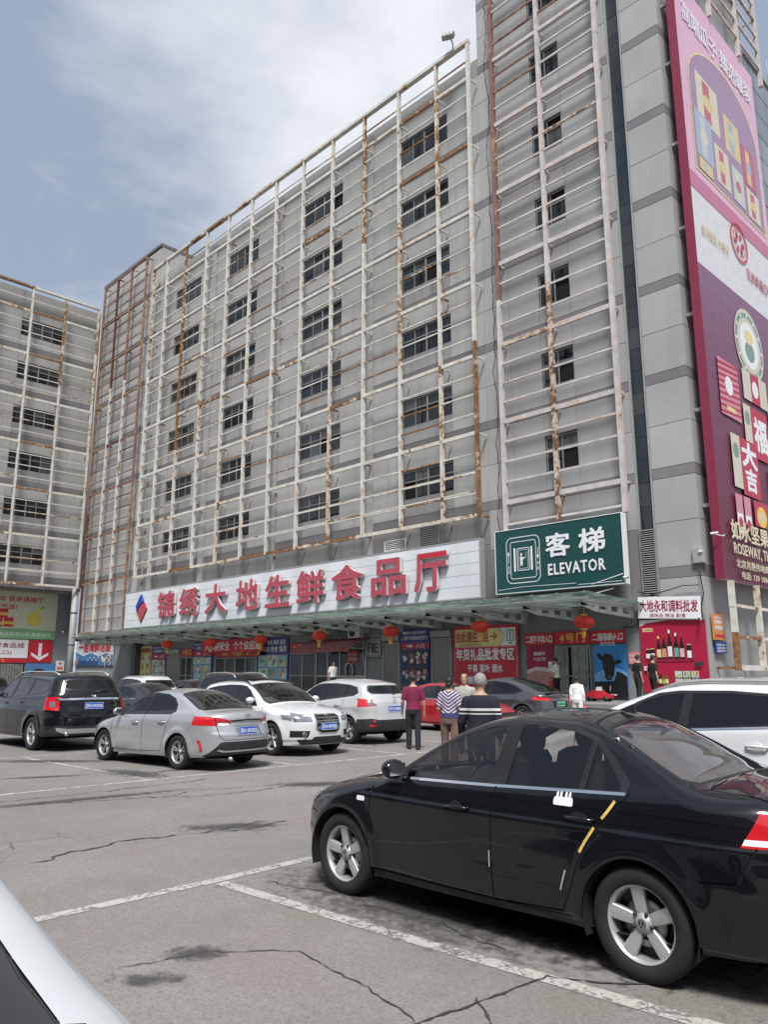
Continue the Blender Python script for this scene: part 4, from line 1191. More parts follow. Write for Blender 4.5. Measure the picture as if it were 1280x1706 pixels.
# ---------------------------------------------------------------- glass canopy, rods, lanterns
can = thing('glass_canopy', 'long greenish glass canopy on white brackets over the shop fronts', 'canopy', (-38, 28, 4.5))
m, t_, b_ = base_mat('green_canopy_glass')
b_.inputs['Base Color'].default_value = (.22, .26, .245, 1); b_.inputs['Roughness'].default_value = .18
trn = nd(t_, 'ShaderNodeBsdfTranslucent', Color=(.38, .43, .41, 1)); tr2 = nd(t_, 'ShaderNodeBsdfTransparent', Color=(.62, .70, .67, 1)); mx1 = nd(t_, 'ShaderNodeMixShader'); mx2 = nd(t_, 'ShaderNodeMixShader')
gr = noise(t_, 1.2, detail=6); t_.links.new(ramp(t_, gr, .3, .7), mx1.inputs[0]); t_.links.new(b_.outputs[0], mx1.inputs[1]); t_.links.new(trn.outputs[0], mx1.inputs[2])
mx2.inputs[0].default_value = .5; t_.links.new(mx1.outputs[0], mx2.inputs[1]); t_.links.new(tr2.outputs[0], mx2.inputs[2]); t_.links.new(mx2.outputs[0], t_.nodes['Material Output'].inputs[0])
M['canglass'] = m
bx = [-15.75-2.635*k for k in range(18)]
for a, c in zip(bx[:-1], bx[1:]):
    o = box_part('glass_panel', M['canglass'], can, (0, 0, 0), (2.61, 4.3, .025)); o.location = ((a+c)/2+38, .0-.3, .12); o.rotation_euler = (R_(-2.5), 0, 0)
o = box_part('glass_panel', M['canglass'], can, (0, 0, 0), (.5, 4.3, .025)); o.location = (-15.5+.02+38, -.3, .12); o.rotation_euler = (R_(-2.5), 0, 0)
M['canw'] = flat('canopy_white_steel', (0.46, 0.47, 0.455), .5, var=.2, scale=2)
def bracket(x):
    """cantilever plate with holes: root at the wall, tip outwards"""
    b = MB(); n = 8
    top = lambda y: .02+(-y-.3)*0; 
    prof_t = [(1.88, .02), (-2.1, -.10)]; prof_b = [(1.88, -.56), (-1.2, -.44), (-2.1, -.26)]
    th = .05
    # outer frame of the plate built from strips so that the holes are real openings
    def pl(poly): b.prism([(y, z) for y, z in poly], x-th/2, x+th/2, 'x')
    T = lambda y: .02-.03*(1.88-y); Bt = lambda y: -.56+(1.88-y)*.0405 if y > -1.2 else -.435+(-1.2-y)*.2
    ys = [1.88, 1.45, .95, .55, .05, -.35, -.85, -1.25, -2.1]
    for i in range(len(ys)-1):
        y0, y1 = ys[i], ys[i+1]
        if i % 2 == 1:
            pl([(y0, T(y0)), (y1, T(y1)), (y1, T(y1)-.15), (y0, T(y0)-.15)]); pl([(y0, Bt(y0)+.13), (y1, Bt(y1)+.13), (y1, Bt(y1)), (y0, Bt(y0))])
        else: pl([(y0-.001, T(y0)), (y1+.001, T(y1)), (y1+.001, Bt(y1)), (y0-.001, Bt(y0))])
    b.box((x-.09, -2.1, T(-2.1)), (x+.09, 1.88, T(1.88)+.02) if False else (x+.09, 1.88, .05))
    return b
for x in bx:
    bracket(x+38).build('bracket', M['canw'], can)
for y, z, r in ((-2.25, .0, .05), (-1.0, .02, .035), (.5, .06, .035)):
    MB().tube([(bx[-1]+38-.4, y, z), (bx[0]+38+.4, y, z)], r, 10).build('edge_tube', M['canw'], can)
for x in np.arange(-59.5, -15.8, 1.3175):
    MB().tube([(x+38, .85, .62), (x+38, -1.4, .15)], .022, 6).build('tie_rod', M['canw'], can)
def lantern():
    t = thing('lantern', '', 'lantern', (0, 0, 0), 0, 'red lanterns under the canopy')
    b = MB(); n = 28; prof = [(.16, -.29), (.30, -.25), (.43, -.14), (.48, 0), (.43, .14), (.30, .25), (.16, .29)]
    V_ = []; F = []
    for r, z in prof:
        for k in range(n): rr = r*(1 if k % 2 else .93); a = 2*math.pi*k/n; V_.append((rr*math.cos(a), rr*math.sin(a), z))
    for i in range(len(prof)-1):
        for k in range(n): F.append((i*n+k, i*n+(k+1) % n, (i+1)*n+(k+1) % n, (i+1)*n+k))
    b.add(V_, F).build('shade', M['lant'], t)
    MB().lathe([(.01, .28), (.17, .28), (.17, .35), (.01, .35)], 16).lathe([(.01, -.36), (.17, -.36), (.17, -.28), (.01, -.28)], 16).build('rim', M['lantg'], t)
    MB().tube([(0, 0, -.36), (0, 0, -.46)], [.03, .10], 10).tube([(0, 0, -.46), (0, 0, -.72)], [.11, .085], 12).build('tassel', M['lantg'], t)
    MB().tube([(0, 0, .34), (0, 0, .72)], .01, 6).build('cord', M['lantg'], t)
    return t
L0 = lantern(); LL = [(-16.2, 3.68, 'beside the gate four doors'), (-21.3, 3.72, 'over the yellow third floor sign'), (-26.75, 3.72, 'over the roller shutter left of the meat pictures'), (-32.05, 3.70, 'left of the F1E wall'), (-37.3, 3.68, 'right of the long red banner'),
      (-42.55, 3.64, 'in front of the long red banner'), (-47.9, 3.68, 'near gate seven, leftmost of its row')]
for i, (x, z, w_) in enumerate(LL):
    o = L0 if i == 0 else copy_tree(L0)
    o.location = (x, 26.75, z); o.scale = (.84,)*3; o.rotation_euler = (rnd.uniform(-.05, .05), rnd.uniform(-.05, .05), rnd.random()*3); o['label'] = 'red paper lantern hanging from the canopy '+w_

# ---------------------------------------------------------------- shop fronts, left to right along the wall
FY = 29.93
MB().box((-58.2+40, -.02, .6), (-23.1+40, .34, 4.44)).build('shop_wall', M['shopwall'], hall)
MB().box((-23.1+18, -.02, .6), (-14.62+18, .34, 4.44)).build('shop_wall', M['shopwall'], tower)
FY = 29.97
def fb(name, label, cat, x0, z0, x1, z1, mat, **k):
    return board(name, label, cat, (x0, FY-k.pop('out', .06)-.02, z0), x1-x0, z1-z0, mat, **k)
W = M['swhite']; Y = M['syellow']
# food print helper: rows of small pictures
def food(B, x0, z0, x1, z1, nx, nz, cols, bg, seed=1):
    r = random.Random(seed); w_, h_ = (x1-x0)/nx, (z1-z0)/nz
    for i in range(nx):
        for k in range(nz):
            cx, cz = x0+w_*(i+.5), z0+h_*(k+.5)
            B.rect(bg[r.randrange(len(bg))], x0+w_*i+.02, z0+h_*k+.02, x0+w_*(i+1)-.02, z0+h_*(k+1)-.02)
            for q in range(6):
                B.ell(cols[r.randrange(len(cols))], cx+r.uniform(-.26, .26)*w_, cz+r.uniform(-.26, .26)*h_, r.uniform(.1, .24)*w_, r.uniform(.08, .22)*h_, 10, r.random()*3)
mk_ = lambda n, c: flat('print_'+n, c, .45, var=.06 if n[:4] in ('bill', 'box_', 'pack', 'meda') else .2, scale=2 if n[:4] == 'bill' else 14)
MEAT = [mk_('meat', (.36, .10, .10)), mk_('fat', (.62, .50, .46)), mk_('ham', (.46, .22, .20)), mk_('bone', (.55, .55, .56))]
GRNS = [mk_('leaf', (.10, .26, .07)), mk_('leaf_light', (.32, .45, .16)), mk_('tomato', (.5, .10, .05)), mk_('corn', (.65, .5, .12)), mk_('prawn', (.6, .3, .18)), mk_('radish', (.66, .66, .6))]
PALE = [mk_('ice', (.50, .58, .56)), mk_('mint', (.40, .52, .47)), mk_('sea', (.25, .42, .48))]
DARK = [mk_('night', (.03, .035, .04))]
# fish banner on the stair tower
t, B = board('fish_banner', 'live fish banner with red writing over a blue sea picture, under the reddish grid', 'banner', (-69.0, 29.68, 2.45), 7.15, 2.45, mk_('banner_pale', (.50, .55, .60)), depth=.05)
B.poly(mk_('sea_blue', (.05, .16, .34)), [(0, 0), (7.15, 0), (7.15, .8), (6, 1.0), (4.5, .75), (3, 1.05), (1.5, .8), (0, 1.15)])
B.poly(mk_('sea_deep', (.02, .07, .19)), [(0, 0), (4.6, 0), (4.4, .4), (3, .55), (1.4, .4), (0, .6)])
rr = random.Random(5)
for i in range(26): B.ell((MEAT+GRNS+PALE)[rr.randrange(13)], rr.uniform(.2, 1.0) if i < 6 else rr.uniform(5.0, 6.9), rr.uniform(.1, .8), rr.uniform(.1, .3), rr.uniform(.06, .16), 10, rr.random()*3)
for i in range(6): B.poly(W, [(2.4+i*.4, .45+.2*(i % 2)), (2.55+i*.4, .52+.2*(i % 2)), (2.7+i*.4, .45+.2*(i % 2)), (2.55+i*.4, .40+.2*(i % 2))])
B.text(M['sred'], '一层海鲜活鱼', .55, 1.12, 6.7, 2.0, .03); B.poly(M['sblue'], [(.55, 2.0), (.75, 2.3), (.95, 2.0), (.75, 1.85)])
B.text(M['sredd'], '锦绣大地海鲜厅', 1.2, 2.1, 4.4, 2.3, .01); B.done()
# dark post and two posters
MB().box((0, 0, .6), (.6, .5, 4.5)).build('dark_post', M['dgrey'], hall, (-58.1+40+.0, -.6, 0))
t, B = fb('poster', 'tall yellow poster of dishes, leftmost in the row of shop fronts', 'poster', -57.6+.1, 1.3, -55.9+.05, 3.85, mk_('poster_yellow', (.66, .56, .22)))
food(B, .1, .1, 1.6, 1.9, 2, 3, GRNS, [mk_('poster_cream', (.68, .62, .40))], 3); B.text(M['sred'], '特色海鲜美食', .15, 2.05, 1.55, 2.4, .02); B.done()
def entry_sign(x0, x1, z0, z1, zt, label, l1, seed, strip=.36, pics=GRNS, bgs=PALE, nx=2, nz=3, big=None):
    """blue name board, red strip with an arrow, food pictures below"""
    t, B = fb('entrance_sign', label, 'sign', x0, z0, x1, zt, M['sblue'])
    w_, h = x1-x0, zt-z0; zs = z1-z0
    B.rect(M['sred'], 0, zs, w_, zs+strip); food(B, .05, .05, w_-.05, zs-.05, nx, nz, pics, bgs, seed)
    B.text(W, l1[0], w_*.08, zs+strip+.14+(h-zs-strip)*(.42 if len(l1) > 1 else .1), w_*.92, h-.12, .02)
    if len(l1) > 1: B.text(W, l1[1], w_*.05, zs+strip+.12, w_*.95, zs+strip+.02+(h-zs-strip)*.46, .025)
    a = w_*.22
    B.poly(W, [(a, zs+strip*.38), (a+.25, zs+strip*.38), (a+.25, zs+strip*.2), (a+.5, zs+strip*.5), (a+.25, zs+strip*.8), (a+.25, zs+strip*.62), (a, zs+strip*.62)])
    B.text(W, '入口', w_*.55, zs+strip*.18, w_*.85, zs+strip*.82, .02); B.done(); return t
entry_sign(-55.75, -53.55, 1.3, 2.85, 3.85, 'narrow blue entrance sign over food pictures, next to the yellow poster', ['锦绣大地生鲜厅', '一层海鲜入口'], 4)
def shutter(x0, x1, z0, z1, label, par=None):
    t = thing('roller_shutter', label, 'shutter', (x0, FY-.06, z0), 0, 'roller shutters'); w_ = x1-x0; n = int((z1-z0-.3)/.11)
    for k in range(n):
        box_part('slat', M['shutter'], t, (w_/2, 0, .055+k*.11), (w_-.1, .05, .098)).rotation_euler = (R_(14), 0, 0)
    MB().box((0, -.14, z1-z0-.3), (w_, .05, z1-z0)).build('shutter_box', M['grey'], t)
    for a in (0, w_-.06): MB().box((a, -.06, 0), (a+.06, .05, z1-z0-.3)).build('guide_rail', M['grey'], t)
    return t
shutter(-53.4, -51.6, .66, 3.5, 'grey roller shutter just left of gate seven')
def gate(x0, x1, num, label, z0=2.97, z1=3.5, doors=2, curtain=False):
    t, B = fb('gate_sign', 'red sign with yellow %s号门 writing above %s' % (num, label), 'sign', x0, z0, x1, z1, M['sred'])
    B.text(Y, num+'号门', (x1-x0)*.14, .09, (x1-x0)*.86, z1-z0-.08, .035, keep=False, spacing=1.2); B.done()
    d = thing('shop_door', '%s under the red %s号门 sign' % (label, num), 'door', (x0, FY-.03, .66)); w_ = x1-x0; h = z0-.66-.06
    MB().box((0, .03, 0), (w_, .06, h)).build('doorway', M['hole'], d)
    for i in range(doors):
        a, c = w_*i/doors, w_*(i+1)/doors
        f = MB(); s_ = .06
        f.box((a+.01, -.04, 0), (a+s_, .02, h)); f.box((c-s_, -.04, 0), (c-.01, .02, h)); f.box((a+s_, -.04, h-s_), (c-s_, .02, h)); f.box((a+s_, -.04, 0), (c-s_, .02, .12)); f.box((a+s_, -.04, .95), (c-s_, .02, 1.0))
        lf_ = f.build('door_leaf', M['grey'], d); box_part('pane', M['wglass'], lf_, ((a+c)/2, 0, h/2), (c-a-2*s_, .008, h-.2))
    return d
gate(-51.5, -49.9, '7', 'narrow glazed doors')
entry_sign(-49.75, -47.3, 1.3, 2.95, 3.95, 'blue ground floor entrance sign with red strip, right of gate seven', ['锦绣大地生鲜厅', '一层海鲜厅'], 6)
gate(-46.9, -40.95, '6', 'wide glazed doors behind the red banner', 2.85, 3.3, 5)
t, B = board('red_banner', 'long red cloth banner with white slogan under the canopy', 'banner', (-48.2, 29.55, 3.15), 7.3, .85, M['sred'], depth=.012, tilt=0)
B.text(W, '人人讲安全', .45, .14, 3.5, .70, .025); B.text(W, '个个会应急', 3.95, .14, 6.95, .70, .025)
entry_sign(-41.9, -38.75, 1.3, 2.95, 3.95, 'wide blue sign listing meat and seafood above vegetable pictures', ['猪肉 鸡肉 海鲜 蔬菜', '牛羊肉 熟食 蔬菜'], 9, strip=.01, nx=3, nz=2)
gate(-38.6, -36.2, '5', 'glazed doorway left of the maroon awning', 3.0, 3.55)
# awning shop
aw = thing('awning_shop', 'small shop window with steel frame and white counter under the maroon awning', 'shop', (-36.1, FY-.02, .66))
f = MB()
for x in (0, 1.05, 2.1, 3.2, 4.25): f.box((x-.035, -.06, 0), (x+.035, 0, 2.5))
for z in (0.02, .95, 2.46): f.box((.04, -.05, z-.03), (4.21, -.005, z+.03))
f.build('frame', M['alu'], aw)
for i in range(4): box_part('pane', M['wglass'] if i != 2 else M['strip'], aw, (.53+1.07*i, -.015, 1.7), (.96, .01, 1.46)); box_part('lower_panel', M['grey'] if i > 1 else M['wglass'], aw, (.53+1.07*i, -.015, .48), (.96, .01, .88))
MB().tube([(2.7, -.12, .95)]+[(2.95+.3*math.cos(a), -.12, 1.35+.32*math.sin(a)) for a in np.linspace(math.pi, 0, 10)]+[(3.25, -.12, .95)], .03, 8).build('arch_rail', M['white'], aw)
a2 = thing('awning', 'faded maroon fabric awning with scalloped edge over the small shop', 'awning', (-36.5, FY-.03, 3.7))
M['awn'] = flat('awning_maroon', (.24, .075, .08), .8, var=.2); n = 20; V_ = []; w_ = 4.9
for i in range(n+1):
    x = w_*i/n; V_ += [(x, 0, 0), (x, -1.5, -.55+.015*math.sin(i*1.7)), (x, -1.52, -.78-.04*(i % 2))]
MB().add(V_, [(3*i+j, 3*i+3+j, 3*i+4+j, 3*i+1+j) for i in range(n) for j in (0, 1)], 0, True).build('fabric', M['awn'], a2)
MB().tube([(0, 0, -.7), (0, -1.48, -.56)], .02).tube([(w_, 0, -.7), (w_, -1.48, -.56)], .02).build('awning_arm', M['grey'], a2)
# air conditioner, small red notice, F1E panel
ac = thing('air_conditioner', 'white outdoor air conditioner unit on the wall above the awning end', 'air conditioner', (-32.95, FY-.4, 3.68))
MB().bbox((0, -.02, 0), (.95, .36, .68), .02).build('casing', M['white'], ac)
b = MB()
for r in (.06, .12, .18, .24): b.lathe([(r-.008, -.03), (r+.008, -.03)], 20, 'y', (.36, 0, .34))
for k in range(8): a = math.pi*k/8; b.box((-.25, -.034, -.005), (.25, -.028, .005)).xf(Matrix.Translation((.36, 0, .34)) @ Matrix.Rotation(a, 4, 'Y'), len(b.v)-8)
b.build('fan_grille', M['dgrey'], ac); MB().lathe([(.001, -.024), (.27, -.024)], 24, 'y', (.36, 0, .34)).build('fan_opening', M['black'], ac)
MB().tube([(.9, .1, .1), (1.05, .2, -.2), (.9, .3, -.9), (1.0, .3, -1.6)], .018, 6).build('hose', M['white'], ac)
t, B = fb('notice', 'small red notice plate right of the awning', 'notice', -33.35, 2.35, -32.45, 3.0, M['sred']); B.text(W, '禁止停车', .1, .35, .8, .55, .01); B.text(W, '消防通道', .1, .1, .8, .3, .01)
t, B = fb('wall_sign', 'grey F1E location panel on the bare wall', 'sign', -31.85, 2.65, -30.65, 3.6, M['grey']); B.line(M['dgrey'], [(.08, .08), (1.12, .08), (1.12, .87), (.08, .87)], .03, True); [B.text(M['dgrey'], c, x, .22, x+w9, .74, .02) for c, x, w9 in (('F', .2, .24), ('1', .52, .13), ('E', .74, .25))]; B.done('border')
shutter(-30.45, -29.2, .66, 3.75, 'narrow grey roller shutter left of the meat pictures')
entry_sign(-29.1, -27.1, 1.25, 3.0, 4.02, 'blue second floor beef and mutton sign above eight meat pictures', ['锦绣大地生鲜厅', '(二楼牛羊肉熟食冻货厅)'], 12, strip=.3, pics=MEAT, bgs=DARK, nx=4, nz=2)
shutter(-26.95, -25.6, .66, 3.85, 'grey roller shutter between the meat pictures and the big red board')
# big red board
t, B = fb('direction_board', 'big red gift wholesale board with yellow arrow panel to the third floor', 'sign', -25.4, .75, -21.6, 3.95, M['sred'], frame=M['sredd'], out=.12)
B.poly(M['pyellow'], [(.08, 2.28), (2.75, 2.28), (3.12, 2.68), (2.75, 3.1), (.08, 3.1)]); B.rect(W, 3.1, 2.28, 3.72, 3.1); B.poly(W, [(2.80, 2.28), (3.11, 2.28), (3.11, 2.64)]); B.poly(W, [(2.80, 3.1), (3.11, 2.72), (3.11, 3.1)])
B.text(M['sred'], '由此通往三层', .16, 2.46, 2.15, 2.98, .025); B.line(M['sred'], [(2.25, 2.72), (2.62, 2.72)], .07); B.line(M['sred'], [(2.45, 2.88), (2.65, 2.72), (2.45, 2.56)], .07)
B.text(M['sgreen'], 'This way to the third floor', .4, 2.32, 1.7, 2.40, .0)
B.line(M['sgreen'], [(3.25, 2.5), (3.6, 2.5), (3.6, 2.98), (3.25, 2.98)], .05, True); B.line(M['sgreen'], [(3.43, 2.52), (3.43, 2.96)], .05); B.text(M['sgreen'], '客梯', 3.33, 2.34, 3.52, 2.44, .01)
B.text(W, '年货礼品批发专区', .16, 1.62, 3.62, 2.16, .04); B.text(W, '干果 茶叶 酒水', .85, 1.05, 2.95, 1.42, .035); B.text(W, '糖果', .85, .52, 1.5, .88, .035); B.line(W, [(.05, .05), (3.75, .05), (3.75, 2.24), (.05, 2.24)], .02, True); B.done('arrow_panel')
# gate four group
for nm, lab, x0, x1, txt in (('shop_sign', 'red second floor beef and mutton entrance sign left of 4号门', -21.2, -19.68, '二层牛羊肉入口'), ('shop_sign', 'red second floor frozen goods entrance sign right of 4号门', -17.8, -16.25, '二层冻货入口')):
    t, B = fb(nm, lab, 'sign', x0, 2.99, x1, 3.52, M['sred']); B.text(W, txt, .07, .1, x1-x0-.07, .42, .03)
gate(-19.6, -17.88, '4', 'curtained glass doors', 2.99, 3.55, 2)
cu = thing('strip_curtain', 'clear plastic strip curtain drawn aside in the gate-four doorway', 'curtain', (-19.55, FY-.16, .7))
for i in range(13):
    x = .15+i*.117; b = MB(); tw = .45*max(0, 1-abs(i-5)/3.5) if i in (3, 4, 5, 6, 7) else 0
    if i in (5, 6): continue
    pts = [(x+(-.25*tw if i < 6 else .1*tw)*(1-z/2.2), .02*math.sin(i*2+z), z) for z in np.linspace(0.05, 2.2, 7)]
    b.add([q for p in pts for q in ((p[0]-.06, p[1]-.01, p[2]), (p[0], p[1]-.035, p[2]), (p[0]+.06, p[1]-.01, p[2]))], [(3*k+j, 3*k+j+1, 3*k+j+4, 3*k+j+3) for k in range(6) for j in (0, 1)], 0, True)
    b.build('curtain_strip', M['curtain'], cu)
t, B = fb('poster', 'dark red wagyu gift poster with marbled meat, left of the gate-four doors', 'poster', -21.15, .75, -19.75, 2.93, M['maroon'])
B.poly(MEAT[2], [(0, .25), (1.4, .25), (1.4, 1.05), (1.0, 1.22), (.5, 1.25), (0, 1.1)]); B.poly(MEAT[1], [(0, .98), (.5, 1.12), (1.0, 1.1), (1.4, .95), (1.4, 1.08), (1.0, 1.26), (.5, 1.29), (0, 1.14)])
rr = random.Random(2)
for i in range(40): B.line(MEAT[1] if i % 2 else MEAT[0], [(x := rr.uniform(.05, 1.2), z := rr.uniform(.3, .95)), (x+rr.uniform(.05, .2), z+rr.uniform(-.1, .1))], .025)
B.text(W, '澳洲和牛', .42, 1.78, 1.05, 1.94, .02); B.text(W, '礼盒订制', .42, 1.55, 1.05, 1.70, .0); B.rect(W, 1.18, 1.1, 1.38, 1.5); B.rect(PALE[0], 1.20, 1.2, 1.36, 1.4); B.done()
t, B = fb('poster', 'blue poster with a black bull head, right of the gate-four doors', 'poster', -17.72, .75, -16.22, 2.93, mk_('poster_blue', (.03, .20, .52)))
bl = mk_('bull_black', (.012, .012, .014)); lb = mk_('poster_blue_pale', (.16, .40, .70))
B.poly(lb, [(0, .65), (1.5, .65), (1.5, 1.0), (1.0, 1.25), (.5, 1.15), (0, 1.0)])
B.poly(bl, [(0, 0), (1.5, 0), (1.5, .85), (1.3, 1.0), (1.05, 1.08), (.9, .7), (.4, .66), (0, .66)])
B.poly(bl, [(.42, 1.72), (.55, 1.80), (.78, 1.80), (.92, 1.66), (.98, 1.35), (.92, .95), (.80, .74), (.62, .70), (.50, .80), (.46, 1.1), (.40, 1.45)]); B.ell(bl, .30, 1.68, .20, .09, 16, -.9); B.ell(bl, 1.10, 1.46, .19, .085, 16, .25)
g2 = mk_('bull_grey', (.08, .08, .085)); B.ell(g2, .70, .84, .13, .08).ell(g2, .55, 1.32, .035, .025).ell(g2, .82, 1.30, .035, .025).ell(bl, .64, .85, .02, .03).ell(bl, .76, .85, .02, .03)
B.text(W, '安格斯牛', .35, 2.38, 1.05, 2.56, .02); B.text(W, '和牛批发', .35, 2.12, 1.05, 2.30, .0); B.line(W, [(.7, .28), (.72, .5)], .04); B.rect(W, .15, .10, 1.0, .16); B.done()
t, B = fb('notice', 'small pink notice on the wall right of the bull poster', 'notice', -16.12, 2.12, -15.62, 2.6, mk_('pink', (.62, .25, .25))); B.text(W, '禁止吸烟', .05, .28, .45, .38, .01); B.text(W, '禁止停车', .05, .1, .45, .2, .01)
# pillar boards
t, B = board('shop_sign', 'white board with red seasoning wholesale writing, tilted on the corner pillar', 'sign', (-15.5, 29.72, 3.93), 2.58, .86, M['swhite'], depth=.05, tilt=R_(3))
B.text(M['maroon'], '大地永和调料批发', .1, .26, 2.48, .72, .03); B.text(M['maroon'], '调味品 粮油 副食', .5, .04, 2.0, .2, .0)
t, B = fb('advert_board', 'large dark red board with sauce bottles on the corner pillar', 'poster', -15.52, 1.0, -12.84, 3.85, mk_('board_red', (.40, .012, .05)), out=.1)
B.poly(W, [(0, 2.6), (.3, 2.72), (1.2, 2.82), (2.68, 2.75), (2.68, 2.85), (0, 2.85)]); B.rect(M['pyellow'], .12, 2.38, .55, 2.52); B.text(M['maroon'], '大地永和', .15, 2.41, .52, 2.49, .01)
def bottle(B, x, z, w_, h, body, lab, cap):
    B.poly(body, [(x-w_/2, z), (x+w_/2, z), (x+w_/2, z+h*.55), (x+w_*.18, z+h*.75), (x+w_*.18, z+h*.93), (x-w_*.18, z+h*.93), (x-w_*.18, z+h*.75), (x-w_/2, z+h*.55)])
    B.rect(lab, x-w_*.46, z+h*.12, x+w_*.46, z+h*.45); B.rect(cap, x-w_*.2, z+h*.88, x+w_*.2, z+h)
sb_, am, te_ = mk_('soy', (.02, .012, .01)), mk_('amber', (.22, .10, .02)), mk_('teal_label', (.12, .40, .36))
for x, h, l, c in ((.76, .95, M['pyellow'], M['syellow']), (.98, 1.0, GRNS[4], M['sred']), (1.22, 1.18, W, W), (1.48, 1.05, te_, W), (1.71, .98, MEAT[1], M['sred'])): bottle(B, x, 1.25, .19, h, sb_, l, c)
for x, h, l in ((.30, .40, W), (.50, .42, W), (2.0, .55, W)): B.rect(sb_, x-.09, 1.27, x+.09, 1.27+h); B.rect(l, x-.085, 1.33, x+.085, 1.27+h*.6); B.rect(M['pyellow'], x-.08, 1.27+h, x+.08, 1.3+h)
B.ell(M['maroon'], 1.2, 1.24, 1.05, .05)
for i, (x, h) in enumerate(((.6, .75), (.75, .5), (.9, .45), (.48, .4), (1.03, .5))): bottle(B, x, .3, .13, h, sb_ if i < 2 else am, (W, M['pyellow'], GRNS[1])[i % 3], M['sred'])
food(B, 1.35, .28, 2.35, .85, 3, 2, GRNS, PALE, 21); B.rect(W, .12, .86, .45, 1.02); B.text(M['sred'], '天天', .15, .88, .42, 1.0, .01); B.poly(M['sgreen'], [(2.2, 1.0), (2.5, 1.06), (2.5, 1.2), (2.2, 1.14)]); B.done()
# small boards on the flank wall (facing +x)
def side_board(name, label, cat, y0, z0, y1, z1, mat, **k):
    return board(name, label, cat, (-12.66+k.pop('out', .0), y0, z0), y1-y0, z1-z0, mat, rz=math.pi/2, **k)
t, B = side_board('notice_board', 'orange recruitment notice on the flank wall next to the corner', 'notice', 30.2, 3.0, 31.25, 4.0, mk_('orange', (.62, .24, .06)))
for z in (.62, .40): B.text(W, '商铺招租', .1, z, .9, z+.15, .02)
B.text(W, '招商电话', .1, .80, .9, .92, .01); B.rect(M['sred'], .08, .1, .95, .22); B.done()
t, B = side_board('notice_board', 'blue notice on the flank wall under the orange one', 'notice', 30.3, 2.5, 31.25, 2.95, M['sblue'])
for z in (.28, .16, .05): B.text(W, '消防安全须知', .08, z, .86, z+.08, .005)

# ---------------------------------------------------------------- billboard on the flank
BX, BY0, BY1, BZ0, BZ1 = -12.05, 30.2, 39.6, 5.3, 33.2
bb = thing('billboard', 'huge pink and dark red nut and gift advertisement on the tower flank', 'billboard', (BX, BY0, BZ0), math.pi/2)
bw, bh = BY1-BY0, BZ1-BZ0
pinkm, whm, pur = mk_('bill_pink', (.68, .42, .54)), mk_('bill_white', (.66, .66, .67)), mk_('bill_plum', (.14, .04, .085))
MB().box((0, .0, 0), (bw, .30, bh)).build('panel', pinkm, bb)
B = Board(bb, bw, bh)
B.rect(whm, 0, 13.3, bw, 16.9)
for k in range(14): q = k/13; B.rect(mk_('bill_tone_%d' % k, (.125+.10*q**1.3, .013+.10*q**1.5, .035+.15*q**1.5)), 0, 13.3*k/14, bw, 13.3*(k+1)/14)  # maroon print with glare haze painted in as purple, stronger towards the top
B.rect(mk_('bill_rose_edge', (.52, .18, .28)), 0, 16.9, bw, 17.7)
# arch window with gift boxes
arch = [(.9, 18.2), (bw-.5, 18.2), (bw-.5, 22.8)]+[(bw-.5-4.0+4.0*math.cos(a), 22.8+2.6*math.sin(a)) for a in np.linspace(.1, math.pi*.92, 14)]+[(.9, 22.8)]
B.poly(M['pyellow'], grow(arch, .10)); B.poly(mk_('bill_violet', (.36, .24, .36)), arch)
bx_ = [mk_('box_cream', (.64, .58, .46)), mk_('box_red', (.50, .14, .18)), mk_('box_gold', (.66, .52, .26)), mk_('box_blue', (.36, .42, .52)), mk_('box_teal', (.5, .54, .52))]
for x0, z0, x1, z1, c in ((1.6, 21.2, 4.0, 23.6, 0), (4.6, 21.0, 6.4, 23.0, 2), (1.1, 19.0, 2.9, 21.4, 3), (3.1, 18.6, 4.7, 20.6, 0), (6.6, 20.2, 8.2, 22.4, 1), (5.0, 18.5, 6.4, 20.4, 4), (6.7, 18.4, 8.3, 20.0, 0), (1.2, 18.3, 2.6, 18.9, 2)):
    B.rect(bx_[c], x0, z0, x1, z1); B.rect(bx_[(c+1) % 5], x0+.3*(x1-x0), z0+.15, x0+.62*(x1-x0), z1-.15); B.ell(bx_[(c+2) % 5], (x0+x1)/2, (z0+z1)/2, (x1-x0)*.22, (z1-z0)*.16)
B.text(W, '高端瓜子 臻选罐装', .7, 25.7, bw-.6, 26.8, .02)
B.text(mk_('bill_gold_text', (.62, .46, .25)), '盒马健选 大枣子', .7, 14.9, 3.6, 15.4, .01); B.text(M['sredd'], 'SUNNBOY', 5.6, 14.6, 8.6, 15.2, .01)
red_ = mk_('seal_red', (.55, .06, .09)); ring = lambda m_, cx, cz, r, w_: B.line(m_, [(cx+r*math.cos(a), cz+r*math.sin(a)) for a in np.linspace(0, 2*math.pi, 25)[:-1]], w_, True)
ring(red_, 5.0, 16.2, .95, .12); ring(red_, 5.0, 16.2, .7, .05)
for k in range(6): a = k*math.pi/3; B.ell(red_, 5.0+.42*math.cos(a), 16.2+.42*math.sin(a), .2, .12, 10, a)
cream = mk_('medal_cream', (.60, .56, .46)); grn = mk_('medal_green', (.20, .30, .24))
B.ell(cream, 4.9, 11.0, 1.65, 1.75, 30); ring(grn, 4.9, 11.0, 1.45, .22); B.ell(W, 4.9, 11.0, 1.05, 1.1, 26); B.ell(grn, 4.9, 10.7, .55, .5); B.ell(M['pyellow'], 4.9, 11.4, .5, .35)
for k in range(12): a = k*math.pi/6; B.ell(W, 4.9+1.45*math.cos(a), 11+1.45*math.sin(a), .09, .09, 8)
